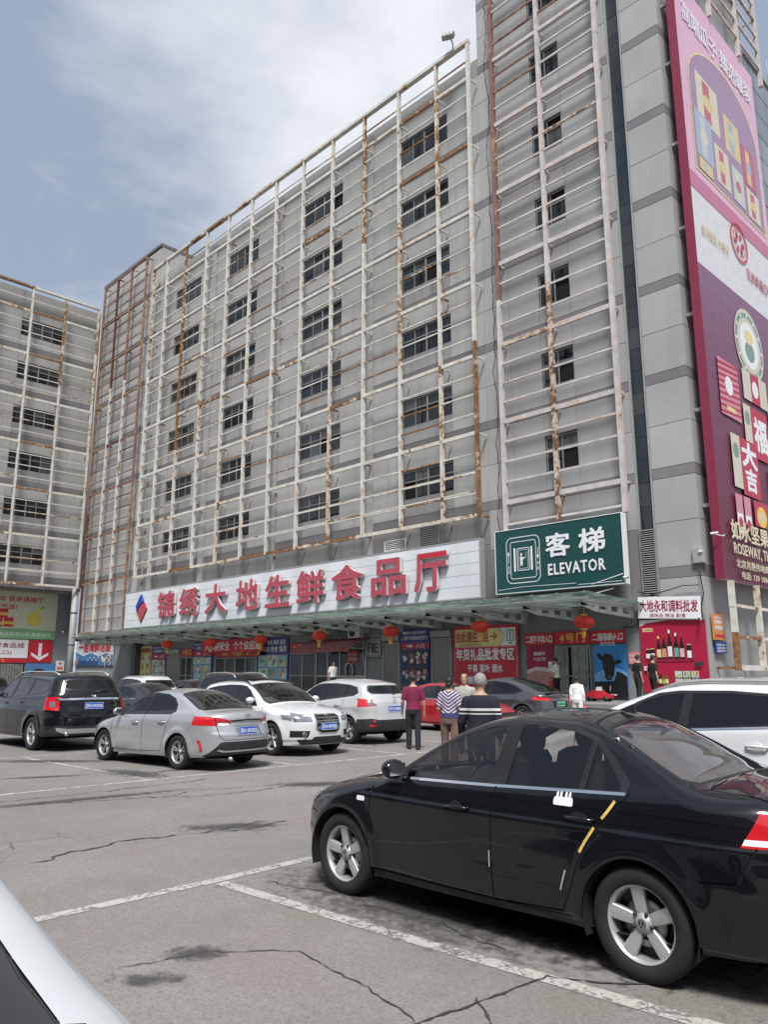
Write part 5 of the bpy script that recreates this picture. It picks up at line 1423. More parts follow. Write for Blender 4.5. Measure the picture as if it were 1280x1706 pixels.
# gift packs
pk = [mk_('pack_red', (.46, .03, .07)), mk_('pack_stripe', (.60, .25, .30))]
B.rect(pk[1], 1.0, 6.9, 3.1, 9.4)
for k in range(9): B.poly(pk[0], [(1.0, 6.95+k*.27), (3.1, 7.1+k*.27), (3.1, 7.22+k*.27), (1.0, 7.07+k*.27)])
B.ell(W, 2.0, 8.3, .4, .42); B.rect(M['pyellow'], 1.6, 7.15, 2.5, 7.35)
B.rect(cream, 3.6, 8.2, 6.4, 9.6); B.rect(pk[0], 4.5, 8.2, 5.5, 9.6); B.ell(W, 5.0, 8.9, .35, .4)
B.rect(bx_[3], 6.3, 5.9, 9.0, 8.3)
for i in range(3):
    for k in range(3): B.ell(W if (i+k) % 2 else bx_[1], 6.8+i*.85, 6.35+k*.75, .33, .3)
B.rect(cream, 3.3, 5.9, 4.1, 7.9); B.ell(grn, 3.7, 7.3, .28, .32); B.rect(pk[0], 4.1, 5.6, 6.0, 7.9); B.text(W, '福', 4.35, 6.0, 5.8, 7.5, .05)
B.rect(cream, 1.6, 3.9, 2.5, 6.2); B.ell(grn, 2.05, 5.5, .3, .34); B.rect(pk[0], 2.5, 3.7, 4.4, 6.2); B.text(W, '大', 2.7, 5.0, 4.2, 6.05, .07); B.text(W, '吉', 2.9, 3.95, 4.0, 4.9, .06)
B.rect(cream, 5.6, 3.3, 6.5, 5.3); B.ell(grn, 6.05, 4.7, .3, .34); B.rect(pk[0], 6.5, 3.2, 8.4, 5.3); B.text(W, '八方', 6.65, 3.7, 8.3, 4.8, .05)
for x in (1.5, 2.35): B.rect(pk[1], x, 1.9+.5*(x > 2), x+.7, 3.6); B.rect(W, x+.06, 2.0+.5*(x > 2), x+.64, 2.8); B.ell(pk[0], x+.35, 2.4, .22, .25)
B.rect(pk[0], 3.4, 2.5, 5.0, 4.3-.7); B.ell(M['syellow'], 4.2, 2.95, .55, .45); B.ell(cream, 4.2, 2.95, .3, .25)
B.ell(cream, 6.7, 2.35, .8, .38); B.ell(pk[0], 6.7, 2.65, .6, .3)
bt = mk_('bill_text_cream', (.66, .60, .42))
B.text(bt, '如水坚果 坚果专家', .75, 1.88-.35+.12, 8.9, 2.78-.35, .04); B.text(bt, 'ROSEWAY, THE NUTS EXPERT', .85, 1.0, 8.8, 1.5, .03); B.text(bt, '北京兆艳伟地商贸有限公司', .95, .52, 6.8, .86, .02); B.text(bt, '电话: 139 10844628', 1.4, .1, 5.2, .40, .02)
B.done('printed_sheet')
es = MB(); ny = 30
es.box((-.07, -.03, 0), (-.002, .34, bh)); es.build('side_return', mk_('bill_edge', (.22, .02, .05)), bb)
for z in (3.0, 7.0, 11.2, 15.2, 19.3, 23.4, 26.5): box_part('bracket', M['grey'], bb, (.3, .52, z), (.14, .4, .14)); box_part('bracket', M['grey'], bb, (4.5, .52, z), (.14, .4, .14))
# steel frame standing below and above it
fr_ = steel_screen('sign_frame', 'rusty white steel frame carrying the billboard, its empty lower bay showing under the advertisement', Matrix.Translation((-12.1, 0, 0)) @ Matrix.Rotation(math.pi/2, 4, 'Z') @ Matrix.Translation((0, 0, 0)),
             [30.55, 33.1, 35.8, 38.5], [1.95], [3.1, 4.3], [M['screen']], .7, pw=(.2, .2), mj=(.12, .2), mn=(.09, .12), zb=1.85, zt=5.25, topbeam=False)
fr2 = steel_screen('sign_frame', 'weathered steel frame rising above the billboard at the top right', Matrix.Translation((-12.1, 0, 0)) @ Matrix.Rotation(math.pi/2, 4, 'Z'),
             [30.6, 34.2, 37.8, 40.9], [37.6, 41.7], [34.4, 35.5, 36.5, 38.6, 39.6, 40.7], [M['screen_pink']], .55, pw=(.2, .2), mj=(.12, .2), mn=(.09, .12), zb=33.3, zt=43.5, topbeam=False)

# ---------------------------------------------------------------- left wing ground floor: adverts and arrow
LX_ = -71.35
t, B = board('advert_board', 'pale green food advertisement with cans and a fruit drop, under the left wing', 'poster', (LX_+.1, 18.0, 4.75), 10.6, 4.1, mk_('ad_cream', (.58, .60, .44)), rz=math.pi/2)
B.poly(mk_('ad_green', (.20, .42, .20)), [(0, 0), (10.6, 0), (10.6, .75), (7, .9), (3, .7), (0, .9)]); B.text(W, '北京市食品有限公司 批发电话', 4.5, .22, 10.2, .55, .01)
B.text(M['sred'], '建于一九二八年 就来通辣厅', 2.0, 3.15, 9.3, 3.65, .02); B.text(M['sred'], '味道就是地道!', 3.2, 2.5, 7.1, 2.95, .02)
for x0, z0 in ((4.0, 1.0), (5.2, .95), (6.1, 1.0), (5.6, 1.75)):
    B.rect(M['sred'], x0, z0, x0+.8, z0+.85); B.rect(Y, x0, z0+.2, x0+.8, z0+.45); B.ell(mk_('can_lid', (.55, .5, .42)), x0+.4, z0+.86, .4, .09)
B.rect(mk_('jar', (.52, .5, .3)), 4.6, 1.1, 5.4, 2.2)
lem = mk_('lemon_yellow', (.68, .58, .08)); B.poly(lem, [(8.6+.62*math.cos(a)*(1-.15*math.sin(a)), 1.75+.62*math.sin(a)) for a in np.linspace(-math.pi*1.25, math.pi*.25, 18)]+[(9.15, 2.75)]); B.poly(mk_('lemon_leaf', (.2, .4, .08)), [(9.1, 2.7), (9.3, 2.95), (9.5, 2.75), (9.25, 2.65)])
B.done()
t, B = board('entrance_sign', 'white fresh food market entrance board left of the red arrow', 'sign', (LX_+.1, 19.8, 3.1), 6.55, 1.55, M['swhite'], rz=math.pi/2)
B.text(M['maroon'], '锦绣大地生鲜食品城', .6, .85, 6.2, 1.28, .02); B.text(M['maroon'], '(7厅入口)', 2.6, .25, 5.2, .62, .02)
t, B = board('arrow_sign', 'red square board with a white arrow pointing down, under the left wing', 'sign', (LX_+.1, 26.4, 2.75), 2.05, 1.9, M['sred'], rz=math.pi/2)
B.line(W, [(1.0, 1.65), (1.0, .5)], .28); B.poly(W, [(.25, .85), (.25, .6), (1.0, .15), (1.75, .6), (1.75, .85), (1.0, .42)]); B.done('arrow')
t, B = board('gate_sign', 'narrow red lit strip with yellow 8号门 under the entrance board', 'sign', (LX_+.1, 21.2, 2.7), 5.1, .36, M['sred'], rz=math.pi/2); B.text(Y, '8号门', 1.9, .06, 3.2, .30, .03)
en = thing('entrance', 'dark entrance with hanging strip curtain under the left wing', 'doorway', (LX_+.06, 21.0, .1), math.pi/2)
MB().box((0, .02, 0), (5.2, .05, 2.55)).build('opening', M['hole'], en)
for i in range(22): box_part('curtain_strip', M['curtain'], en, (.15+i*.23, -.03+.01*(i % 2), 1.3), (.2, .008, 2.4))
t, B = board('poster', 'blue drinks poster beside the dark entrance at far left', 'poster', (LX_+.1, 26.3, .8), 2.6, 1.85, mk_('drink_blue', (.08, .20, .40)), rz=math.pi/2)
B.ell(M['black'], 1.1, .9, .7, .5); B.rect(mk_('cup_blue', (.05, .25, .5)), 1.75, .3, 2.3, 1.5); B.done()
t, B = board('notice', 'small white and pink notice between the arrow and the pillar', 'notice', (LX_+.1, 28.9, 2.0), .75, .9, W, rz=math.pi/2); B.rect(mk_('pink2', (.6, .2, .22)), .1, .1, .65, .4); B.ell(mk_('pink2', (.6, .2, .22)), .38, .66, .16, .12); B.done()

# ---------------------------------------------------------------- small fixtures
def cctv(loc, rz, label, arm=.35):
    t = thing('security_camera', label, 'camera', loc, rz, None)
    MB().lathe([(.04, 0), (.045, .02), (.045, .30), (.05, .31)], 12, 'y').build('housing', M['white'], t, (0, -.1, 0), (R_(8), 0, 0))
    MB().lathe([(.001, -.012), (.034, -.012)], 12, 'y', (0, -.10, 0)).build('lens', M['black'], t); MB().tube([(0, .1, -.03), (0, .1+arm, -.08), (0, .1+arm+.02, -.02)], .018, 6).build('arm', M['white'], t)
cctv((-15.42, 28.85, 5.5), R_(60), 'white bullet camera at the lower right corner of the elevator sign')
cctv((-12.9, 29.55, 3.78), R_(20), 'white bullet camera at the corner under the tilted white board')
cctv((-12.2, 29.75, 6.65+.35), R_(-40), 'white dome arm camera in front of the lower billboard edge')
cctv((-68.6, 28.2, 5.3), R_(70), 'small camera on the pale corner pillar')
jb = thing('junction_box', 'grey electrical box with a black cable on the corner pillar', 'box', (-12.66, 29.86, 5.95))
MB().bbox((-.45, -.02, 0), (.02, .2, .62), .02).build('casing', M['grey'], jb); MB().cbox((-.1, -.05, .45), (.12, .08, .1)).build('cover', M['white'], jb)
MB().tube([(-.2, 0, 0), (-.18, -.03, -.6), (-.12, -.02, -1.2), (-.25, -.05, -1.7), (-.2, -.05, -2.2)], .022, 6).build('cable', M['black'], jb)
cb = MB(); P = [(-15.5, 29.88, 5.02), (-14.9, 29.86, 4.86), (-14.2, 29.84, 4.98), (-13.6, 29.84, 5.12), (-12.95, 29.84, 5.1)]; tag(cb.tube(P, .02, 6).build('cable', M['black']), 'black cable sagging along the pillar above the tilted white board', 'cable')
cb = MB().tube([(-16.3, 29.9, 3.62), (-15.8, 29.88, 3.6), (-15.6, 29.86, 3.7), (-15.55, 29.86, 4.4)], .022, 6).build('cable', M['black']); tag(cb, 'black cable running from the gate-four signs up to the pillar', 'cable')
fl = thing('floodlight', 'grey floodlight on an arm at the top corner of the cream grid', 'lamp', (-24.05, 29.1, 36.0), R_(25)); fl.scale = (.72,)*3
MB().prism([(-.45, -.3), (.45, -.38), (.5, .3), (-.4, .35)], -.28, .1, 'y').build('housing', M['grey'], fl, (-.25, -.5, .75), (R_(-30), 0, 0)); MB().tube([(0, 0, 0), (.0, -.1, .45), (-.1, -.35, .7)], .05, 8).build('arm', M['grey'], fl)
# toy ride car on the pavement
toy = thing('toy_car', 'red and white toy ride car on the pavement below the bull poster', 'toy car', (-16.6, 28.3, .66), R_(8))
MB().prism([(-.5, .12), (.5, .12), (.52, .25), (.25, .30), (.1, .42), (-.25, .42), (-.5, .30)], -.2, .2, 'y').build('body', M['sred'], toy)
for x in (-.32, .32):
    for y in (-.2, .2): MB().lathe([(.001, -.04), (.1, -.04), (.1, .04), (.001, .04)], 14, 'y', (x, y, .1)).build('wheel', M['black'], toy)
MB().prism([(-.1, .42), (.12, .42), (.05, .56), (-.06, .56)], -.15, .15, 'y').build('seat', M['white'], toy); MB().tube([(.15, 0, .4), (.1, 0, .6)], .02).build('steering_column', M['dgrey'], toy)
ant = thing('aerial_mast', 'thin aerial mast with a small housing on the roof at far right', 'aerial', (-12.9, 45.5, 36.3)); MB().tube([(0, 0, 0), (0, 0, 2.2)], .03, 6).build('mast', M['grey'], ant); MB().bbox((-.3, -.3, 0), (.3, .3, .9), .03).build('housing', M['grey'], ant, (.2, 1.5, 0))
P_BLACK = paint('black_car_paint', (0.0035, 0.004, 0.006), 0.0, .3, .012)
SEDAN = dict(L=4.42, W=.85, nose=(.85, 2.7), tailp=(.8, 2.9), xf=.80, xr=3.345, R=.308, Ra=.352, tw=.2, wF=.82, wR=.82,
    top=[(0, .66), (.12, .74), (.35, .825), (.7, .89), (1.05, .945), (1.18, .965), (1.32, 1.04), (1.6, 1.2), (1.95, 1.365), (2.15, 1.42), (2.5, 1.458), (2.8, 1.45), (3.02, 1.405), (3.25, 1.31), (3.48, 1.195), (3.64, 1.125), (3.76, 1.098), (3.95, 1.085), (4.2, 1.068), (4.36, 1.035), (4.42, .99)],
    belt=[(0, .90), (1.2, .925), (2.2, .955), (3.3, 1.0), (4.0, 1.03), (4.42, 1.03)],
    zb=[(0, .20), (.5, .19), (1.2, .20), (3.0, .22), (3.9, .24), (4.42, .30)],
    bar=[(.15, -.055), (.22, -.045), (.262, -.03), (.275, -.012), (.36, -.006), (.5, 0), (.66, -.003), (.775, -.008), (.80, -.018), (.9, -.042), (.96, -.058), (1.0, -.068), (1.08, -.09)],
    crown=[(0, .05), (.6, .07), (1.1, .07), (1.4, .09), (2.0, .07), (2.8, .065), (3.3, .07), (3.8, .06), (4.1, .035), (4.42, .03)],
    rv=[(0, .08), (.6, .11), (1.1, .06), (1.5, .045), (2.2, .055), (3.0, .06), (3.6, .08), (4.0, .08), (4.42, .05)],
    rh=[(0, .12), (.6, .2), (1.1, .12), (1.5, .06), (2.2, .10), (3.0, .10), (3.6, .16), (4.0, .16), (4.42, .12)],
    tum=[(0, .2), (1.0, .35), (1.6, .44), (2.4, .47), (3.2, .50), (3.8, .62), (4.1, .5), (4.42, .4)],
    rakeF=[(.15, .10), (.25, .03), (.45, 0), (.55, .01), (.62, .03), (.72, .09), (.8, .16), (.95, .2)], rakeR=[(.2, .08), (.35, .01), (.55, 0), (.66, .01), (.72, .045), (.9, .06), (1.03, .11), (1.1, .13)],
    wheel=dict(spokes=5, style='wide', wi=.20, wo=.40, a0=math.pi/2+.12, vw=True, rim=.675), mirror=(1.45, 1.0), handles=((2.03, .80), (2.99, .835)), inset=.03)
_g1 = [(1.42, .948), (2.265, .975), (2.325, 1.345), (2.2, 1.335), (2.0, 1.275), (1.75, 1.16), (1.53, 1.03)]
_g2 = [(2.405, .98), (2.955, 1.0), (2.99, 1.285), (2.85, 1.33), (2.6, 1.358), (2.445, 1.356)]
_g3 = [(2.995, 1.002), (3.235, 1.01), (3.23, 1.05), (3.12, 1.18), (3.03, 1.265)]
_dlo = [(1.30, .935), (2.3, .965), (3.265, 1.0), (3.275, 1.06), (3.15, 1.19), (3.02, 1.29), (2.85, 1.348), (2.6, 1.376), (2.3, 1.368), (2.1, 1.32), (1.85, 1.222), (1.55, 1.06)]
def sedan_regions():
    r = gaps([[(1.16, .93), (1.13, .80), (1.12, .5), (1.16, .275)], [(2.335, .96), (2.325, .8), (2.325, .5), (2.335, .275)],
              [(3.30, 1.0), (3.24, .93), (3.1, .78), (2.98, .6), (2.93, .45), (2.86, .30)], [(1.16, .268), (2.335, .268), (2.86, .292)],
              [(4.02, .80), (3.92, .62), (3.72, .6)], [(.46, .58), (.33, .60), (.16, .56)]], .010)
    r += gaps([[(1.06, .70), (.6, .66), (.25, .62)], [(1.06, 0), (1.06, .70)]], .012, 'top')
    r += gaps([[(3.735, .0), (3.73, .60), (4.1, .62), (4.3, .60)]], .010, 'top')
    r += door_set(None, None, [_g1, _g2, _g3], _dlo, [(1.30, .934), (2.3, .961), (3.275, .998)], .014)
    r += [side('headlight', [(.19, .56), (.21, .74), (.34, .785), (.52, .80), (.42, .70), (.30, .60)], 'lamp', .003), dict(name='headlight', view='front', poly=[(.42, .57), (.70, .56), (.72, .76), (.5, .70)], mat='lamp', off=.003, key='headlight')]
    r += [side('tail_light', [(3.94, .80), (4.0, .905), (4.03, .975), (4.26, .975), (4.26, .80)], 'tail', .004), dict(name='tail_light', view='rear', poly=[(.40, .80), (.70, .80), (.70, .975), (.42, .97)], mat='tail', off=.004, key='tail_light'), side('tail_light_band', [(3.95, .812), (3.962, .842), (4.26, .842), (4.26, .812)], 'white', .006)]
    r = [x for x in r if x['name'] != 'tail_light_band'][:0] + [x for x in r if x['name'] == 'tail_light_band'] + [x for x in r if x['name'] != 'tail_light_band']
    r += [mid('windshield', 'top', [(1.20, 0), (1.22, .62), (1.35, .68), (2.0, .53), (1.98, .3), (1.97, 0)], 'wsglass', -.002),
          mid('windshield_surround', 'top', [(1.14, 0), (1.15, .68), (1.32, .73), (2.03, .56), (2.01, .3), (2.0, 0)], 'black', .0),
          mid('rear_window', 'top', [(3.02, 0), (3.05, .44), (3.09, .50), (3.57, .60), (3.65, .55), (3.69, .3), (3.70, 0)], 'rearglass', -.002),
          mid('rear_window_surround', 'top', [(2.99, 0), (3.02, .46), (3.07, .53), (3.58, .625), (3.675, .575), (3.715, .3), (3.725, 0)], 'black', .0)]
    r += [side('side_marker', rounded([(.985, .735), (1.075, .735), (1.075, .77), (.985, .77)], .015), 'white', .006),
          mid('grille', 'front', [(0, .50), (.45, .50), (.5, .60), (0, .60)], 'black', -.01), mid('lower_grille', 'front', [(0, .25), (.55, .25), (.5, .38), (0, .38)], 'black', -.01),
          side('sill_trim', ribbon([(1.14, .256), (2.3, .256), (2.9, .27)], .012), 'gap', .002)]
    r += [side('front_door', [(1.16, .272), (1.12, .5), (1.13, .8), (1.16, .93), (1.30, .945), (2.335, .97), (2.325, .8), (2.325, .5), (2.335, .272)], 'paint', 0.0),
          side('rear_door', [(2.335, .272), (2.325, .5), (2.325, .8), (2.335, .97), (3.30, 1.0), (3.24, .93), (3.1, .78), (2.98, .6), (2.93, .45), (2.86, .296)], 'paint', 0.0)]
    return r
SEDAN['creases'] = (.765, .78, .79, .80, .815, .255, .265, .278)
SEDAN['regions'] = sedan_regions()
for r in SEDAN['regions']:
    if r['mat'] == 'rearglass': r['mat'] = 'wsglass'
GLASS_HERO = car_glass('clear_tinted_glass', (0.62, 0.60, 0.57))
GLASS_REAR = car_glass('rear_window_glass', (0.45, 0.43, 0.41))
def cabin(root, L, xs, belt, seats, steer, shelf=None, w=.62, zf=.32):
    """dark tub, dashboard, seats with head restraints, steering wheel"""
    tub = MB(); x0, x1 = xs
    tub.add([(x0, -w, zf), (x1, -w, zf), (x1, w, zf), (x0, w, zf), (x0, -w-.08, belt-.06), (x1, -w-.04, belt-.02), (x1, w+.04, belt-.02), (x0, w+.08, belt-.06)], [(0, 1, 2, 3), (0, 1, 5, 4), (2, 3, 7, 6), (1, 2, 6, 5), (3, 0, 4, 7)])
    tub.build('cabin_tub', M['cabin'], root)
    d = MB(); n = 9
    prof = [(x0-.02, belt-.03), (x0+.18, belt+.015), (x0+.42, belt+.01), (x0+.52, belt-.06), (x0+.48, belt-.3), (x0, belt-.35)]
    d.prism(prof, -w-.06, w+.06, 'y').build('dashboard', M['cabin'], root)
    for sx, ys in seats:
        for y in ys:
            s = MB()
            s.prism([(sx-.5, zf+.12), (sx-.5, zf+.28), (sx+.02, zf+.24), (sx+.06, zf+.12)], y-.24, y+.24, 'y')
            s.prism([(sx-.04, zf+.2), (sx+.10, zf+.22), (sx+.24, zf+.78), (sx+.20, zf+.84), (sx+.12, zf+.8)], y-.23, y+.23, 'y')
            q = s.build('seat', M['seat'], root)
            h = MB().ball((sx+.235, y, zf+.92), (.06, .14, .115), 14, 10)
            h.tube([(sx+.2, y-.06, zf+.8), (sx+.23, y-.06, zf+.9)], .008, 6).tube([(sx+.2, y+.06, zf+.8), (sx+.23, y+.06, zf+.9)], .008, 6)
            h.build('head_restraint', M['seat'], q)
    if steer:
        sx, sy, sz = steer; b = MB()
        ring = [(0, .185*math.cos(t), .185*math.sin(t)) for t in np.linspace(0, 2*math.pi, 29)]
        b.tube(ring, .017, 8, cap=False); b.ball((.015, 0, 0), (.03, .065, .055), 10, 8)
        for a in (0, math.pi, -math.pi/2): b.tube([(.01, .05*math.cos(a), .05*math.sin(a)), (0, .18*math.cos(a), .18*math.sin(a))], .014, 6)
        b.xf(Matrix.Translation(steer) @ Matrix.Rotation(R_(24), 4, 'Y')).build('steering_wheel', M['black'], root)
    if shelf:
        MB().add([(shelf[0], -w, shelf[1]), (shelf[2], -w-.02, shelf[3]), (shelf[2], w+.02, shelf[3]), (shelf[0], w, shelf[1])], [(0, 1, 2, 3)]).build('parcel_shelf', M['cabin'], root)
hero, hsh, hmade = car('sedan', 'glossy black foreground sedan with yellow tape along its rear door edge', SEDAN, (-5.76+4.42, 5.20, 0), math.pi, P_BLACK,
      nu=210, nt=92, glass=GLASS_HERO)
# car() places the nose at local x=0 and the car points to -x when heading = pi
hero.location = (-5.76, 5.215, 0)
for o in hmade.get('rear_window', []) + hmade.get('windshield', []): o.data.materials[0] = GLASS_REAR
cabin(hero, 4.42, (1.3, 3.5), .95, ((2.12, (-.36, .36)), (2.82, (-.36, .36))), (1.86, -.36, .89), (3.14, .93, 3.72, 1.03))
# pale protective sheet lying on the shelf behind the rear window
ps = MB(); nx, ny = 16, 14; V_ = []
for i in range(nx):
    for j in range(ny):
        x = 3.10+.50*i/(nx-1); y = -.56+1.0*j/(ny-1)
        V_.append((x, y, 1.30-.245*(i/(nx-1))+.018*math.sin(j*1.3+i*.5)+.012*math.sin(i*1.9)))
ps.add(V_, [(i*ny+j, i*ny+j+1, (i+1)*ny+j+1, (i+1)*ny+j) for i in range(nx-1) for j in range(ny-1)], 0, True)
ps.build('sun_shade_sheet', flat('pale_shade_film', (0.55, 0.50, 0.48), .5, var=.15), hero)
# tape on the door edge, door-edge guards, sticker, aerial, wiper
def on_side(sh, x, z, d=.004, sg=-1):
    u, t = sh.inv('side', x, z); q = sh.S(np.array([u]), np.array([t]))[0]; n = sh.normal(np.array([u]), np.array([t]))[0]
    q = q+n*d; return (q[0], sg*q[1], q[2])
def decal(root, sh, poly, mat, name, d=.004, ds=.012, sg=-1):
    poly = resample(poly, ds); c = (sum(p[0] for p in poly)/len(poly), sum(p[1] for p in poly)/len(poly))
    V_ = [on_side(sh, *c, d, sg)]+[on_side(sh, a, b, d, sg) for a, b in poly]; n = len(poly)
    return MB().add(V_, [(0, 1+i, 1+(i+1) % n) for i in range(n)]).build(name, mat, root)
M['tape'] = flat('yellow_tape', (0.72, 0.47, 0.12), .45, var=.25, scale=30)
decal(hero, hsh, ribbon([(3.215, .955), (3.18, .905), (3.135, .85)], .018), M['tape'], 'tape_strip', .005)
decal(hero, hsh, ribbon([(3.09, .795), (3.03, .71), (2.99, .645)], .018), M['tape'], 'tape_strip', .005)
decal(hero, hsh, ribbon([(2.315, .56), (2.315, .46)], .010), M['grey'], 'door_edge_guard', .006)
decal(hero, hsh, ribbon([(2.89, .53), (2.865, .46), (2.85, .41)], .012), M['grey'], 'door_edge_guard', .006)
for dx in (0, .062):
    x = 2.835+dx
    decal(hero, hsh, rounded([(x-.04, .895), (x+.036, .895), (x+.036, .93), (x+.03, .945), (x-.03, .945), (x-.04, .93)], .012), M['swhite'], 'sticker', .004, .01)
    for e in (-.014, .012): decal(hero, hsh, [(x+e+.0085*math.cos(a), .955+.024*math.sin(a)) for a in np.linspace(0, 2*math.pi, 12)[:-1]], M['swhite'], 'sticker', .004, .02)
MB().add([(2.86, -.02, 1.455), (2.98, -.012, 1.428), (2.98, .012, 1.428), (2.86, .02, 1.455), (2.97, -.004, 1.50), (2.97, .004, 1.50)], [(0, 1, 4), (0, 4, 5, 3), (2, 3, 5), (1, 2, 5, 4)]).build('roof_aerial', M['black'], hero)
plate(hero, 4.43, 0, .78, math.pi/2, .44, .14, '京P·8L627', M['plate_blue'])
# ---------------------------------------------------------------- the other parked cars
def mk(base, **k):
    d = dict(base); d.update(k); return d
def shifted(poly, dx=0, dz=0, sx=1): return [(a*sx+dx, b+dz) for a, b in poly]
P_SILVER = paint('silver_car_paint', (0.50, 0.51, 0.525), .55, .3, .04)
P_WHITE = paint('white_car_paint', (0.66, 0.67, 0.675), 0.0, .3, .06)
P_PEARL = paint('pearl_silver_car_paint', (0.56, 0.565, 0.56), .25, .3, .06)
P_NEAR = paint('cool_white_car_paint', (0.60, 0.625, 0.64), 0.1, .3, .06)
P_RED = paint('red_car_paint', (0.42, 0.012, 0.02), .15, .28, .05)
P_GREY = paint('dark_grey_car_paint', (0.085, 0.092, 0.10), .4, .28, .05)
P_DARK = paint('black_green_car_paint', (0.016, 0.019, 0.018), .1, .28, .08)
# sedan seen from its rear left
SB = mk(SEDAN, L=4.30, xf=.83, xr=3.29, W=.875, R=.31, Ra=.345, mirror=(1.42, .98), handle_mat='chrome', cup_paint=True,
    top=[(0, .66), (.12, .73), (.35, .80), (.7, .87), (1.0, .92), (1.12, .945), (1.3, 1.04), (1.6, 1.21), (1.9, 1.35), (2.15, 1.41), (2.45, 1.435), (2.75, 1.42), (3.05, 1.36), (3.35, 1.25), (3.6, 1.145), (3.78, 1.075), (3.95, 1.045), (4.18, 1.035), (4.27, 1.01), (4.30, .98)],
    bar=[(.15, -.06), (.25, -.045), (.28, -.02), (.45, 0), (.62, -.006), (.70, 0), (.82, -.012), (.9, -.035), (.96, -.055), (1.0, -.065), (1.08, -.09)],
    rakeR=[(.2, .12), (.32, .03), (.5, 0), (.62, .0), (.70, .035), (.83, .06), (.90, .035), (1.0, .05), (1.08, .10)], flare=.03,
    wheel=dict(spokes=5, style='twin', rim=.66), handles=((1.98, .80), (2.78, .83)))
_g1 = [(1.40, .94), (2.16, .965), (2.2, 1.325), (2.05, 1.30), (1.8, 1.19), (1.55, 1.04)]
_g2 = [(2.24, .968), (2.95, .985), (3.05, 1.03), (3.02, 1.13), (2.88, 1.24), (2.65, 1.31), (2.3, 1.335)]
_dlo = [(1.28, .925), (2.2, .955), (2.96, .975), (3.08, 1.02), (3.05, 1.14), (2.9, 1.255), (2.66, 1.327), (2.25, 1.35), (2.02, 1.317), (1.75, 1.20), (1.45, 1.02)]
def sb_regions():
    r = gaps([[(1.12, .92), (1.10, .75), (1.10, .5), (1.15, .285)], [(2.21, .96), (2.19, .7), (2.2, .285)], [(3.0, .98), (2.96, .85), (2.88, .65), (2.82, .45), (2.76, .30)], [(1.15, .28), (2.2, .28), (2.76, .30)]], .010)
    r += gaps([[(.62, .95), (.60, .78), (.57, .60), (.50, .545), (0, .545)]], .010, 'rear')
    r += door_set(None, None, [_g1, _g2], _dlo, None, .006)
    # lamps: two reds with a clear band, wrapping on to the flank
    r += [side('tail_light', [(3.68, .862), (3.80, .925), (4.12, .95), (4.12, .80), (4.0, .795), (3.86, .815)], 'tail', .003, 'tl'),
          dict(name='tail_lamp_clear', view='rear', poly=[(.38, .80), (.50, .79), (.6, .80), (.6, .845), (.40, .84)], mat='white', off=.005, key='tlc'),
          dict(name='tail_light', view='rear', poly=[(.34, .87), (.40, .80), (.62, .79), (.84, .80), (.84, .955), (.6, .945)], mat='tail', off=.003, key='tl')]
    r += [mid('trunk_trim', 'rear', [(0, .875), (.36, .855), (.36, .885), (0, .90)], 'black', .002),
          mid('plate_recess', 'rear', [(0, .60), (.33, .60), (.28, .79), (0, .79)], 'paint', -.014),
          mid('diffuser_strip', 'rear', [(0, .335), (.50, .335), (.60, .365), (.56, .385), (.48, .365), (0, .365)], 'alu', .012),
          mid('bumper_insert', 'rear', [(0, .22), (.6, .22), (.74, .27), (.56, .50), (.50, .515), (0, .515)], 'clad', .003),
          dict(name='rear_reflector', view='rear', poly=[(.755, .34), (.775, .34), (.80, .53), (.785, .545)], mat='tail', off=.004, key='rr')]
    r += [mid('windshield', 'top', [(1.14, 0), (1.17, .63), (1.30, .68), (1.92, .54), (1.9, .3), (1.89, 0)], 'glass', -.002),
          mid('rear_window', 'top', [(2.94, 0), (2.97, .46), (3.02, .52), (3.62, .61), (3.70, .56), (3.74, .3), (3.75, 0)], 'glass', -.002),
          mid('rear_window_surround', 'top', [(2.92, 0), (2.94, .48), (3.0, .54), (3.63, .635), (3.72, .58), (3.765, .3), (3.775, 0)], 'black', 0)]
    r += [side('headlight', [(.2, .60), (.22, .72), (.35, .76), (.6, .79), (.5, .72), (.25, .62)], 'lamp', .003),
          side('front_door', [(1.15, .285), (1.10, .5), (1.10, .75), (1.12, .92), (1.28, .935), (2.21, .965), (2.19, .7), (2.2, .285)], 'paint'),
          side('rear_door', [(2.2, .285), (2.19, .7), (2.21, .965), (3.0, .985), (2.96, .85), (2.88, .65), (2.82, .45), (2.76, .303)], 'paint')]
    return r
SB['creases'] = ()
SB['regions'] = sb_regions()
def oval(b, c, rx, rz, w, y=0, n=22):
    for k in range(n):
        a0, a1 = 2*math.pi*k/n, 2*math.pi*(k+1)/n
        b.add([(c[0]+(rx+s*w/2)*math.cos(a), y, c[1]+(rz+s*w/2)*math.sin(a)) for a, s in ((a0, 1), (a0, -1), (a1, -1), (a1, 1))], [(0, 1, 2, 3)])
silver, s_sh, s_m = car('sedan', 'silver sedan with blue plate and red lamps, left of the white four-ring car', SB, (0, 0, 0), math.pi+R_(6.0), P_SILVER, nu=120, nt=60, glass=M['glass_dark'])
silver.location = (-16.62, 8.20, 0)
plate(silver, 4.292, 0, .70, math.pi/2, .44, .14, '京A·3RX25', M['plate_blue'], tilt=0)
b = MB(); oval(b, (0, 0), .062, .042, .010); oval(b, (0, 0), .022, .040, .008, -.001); oval(b, (0, .018), .042, .018, .008, -.002)
b.build('badge', M['chrome'], silver, (4.268, 0, .95), (0, 0, math.pi/2))
MB().tube([(4.10, -.35, .23), (4.27, -.35, .22)], .03, 10).build('exhaust_pipe', M['chrome'], silver)

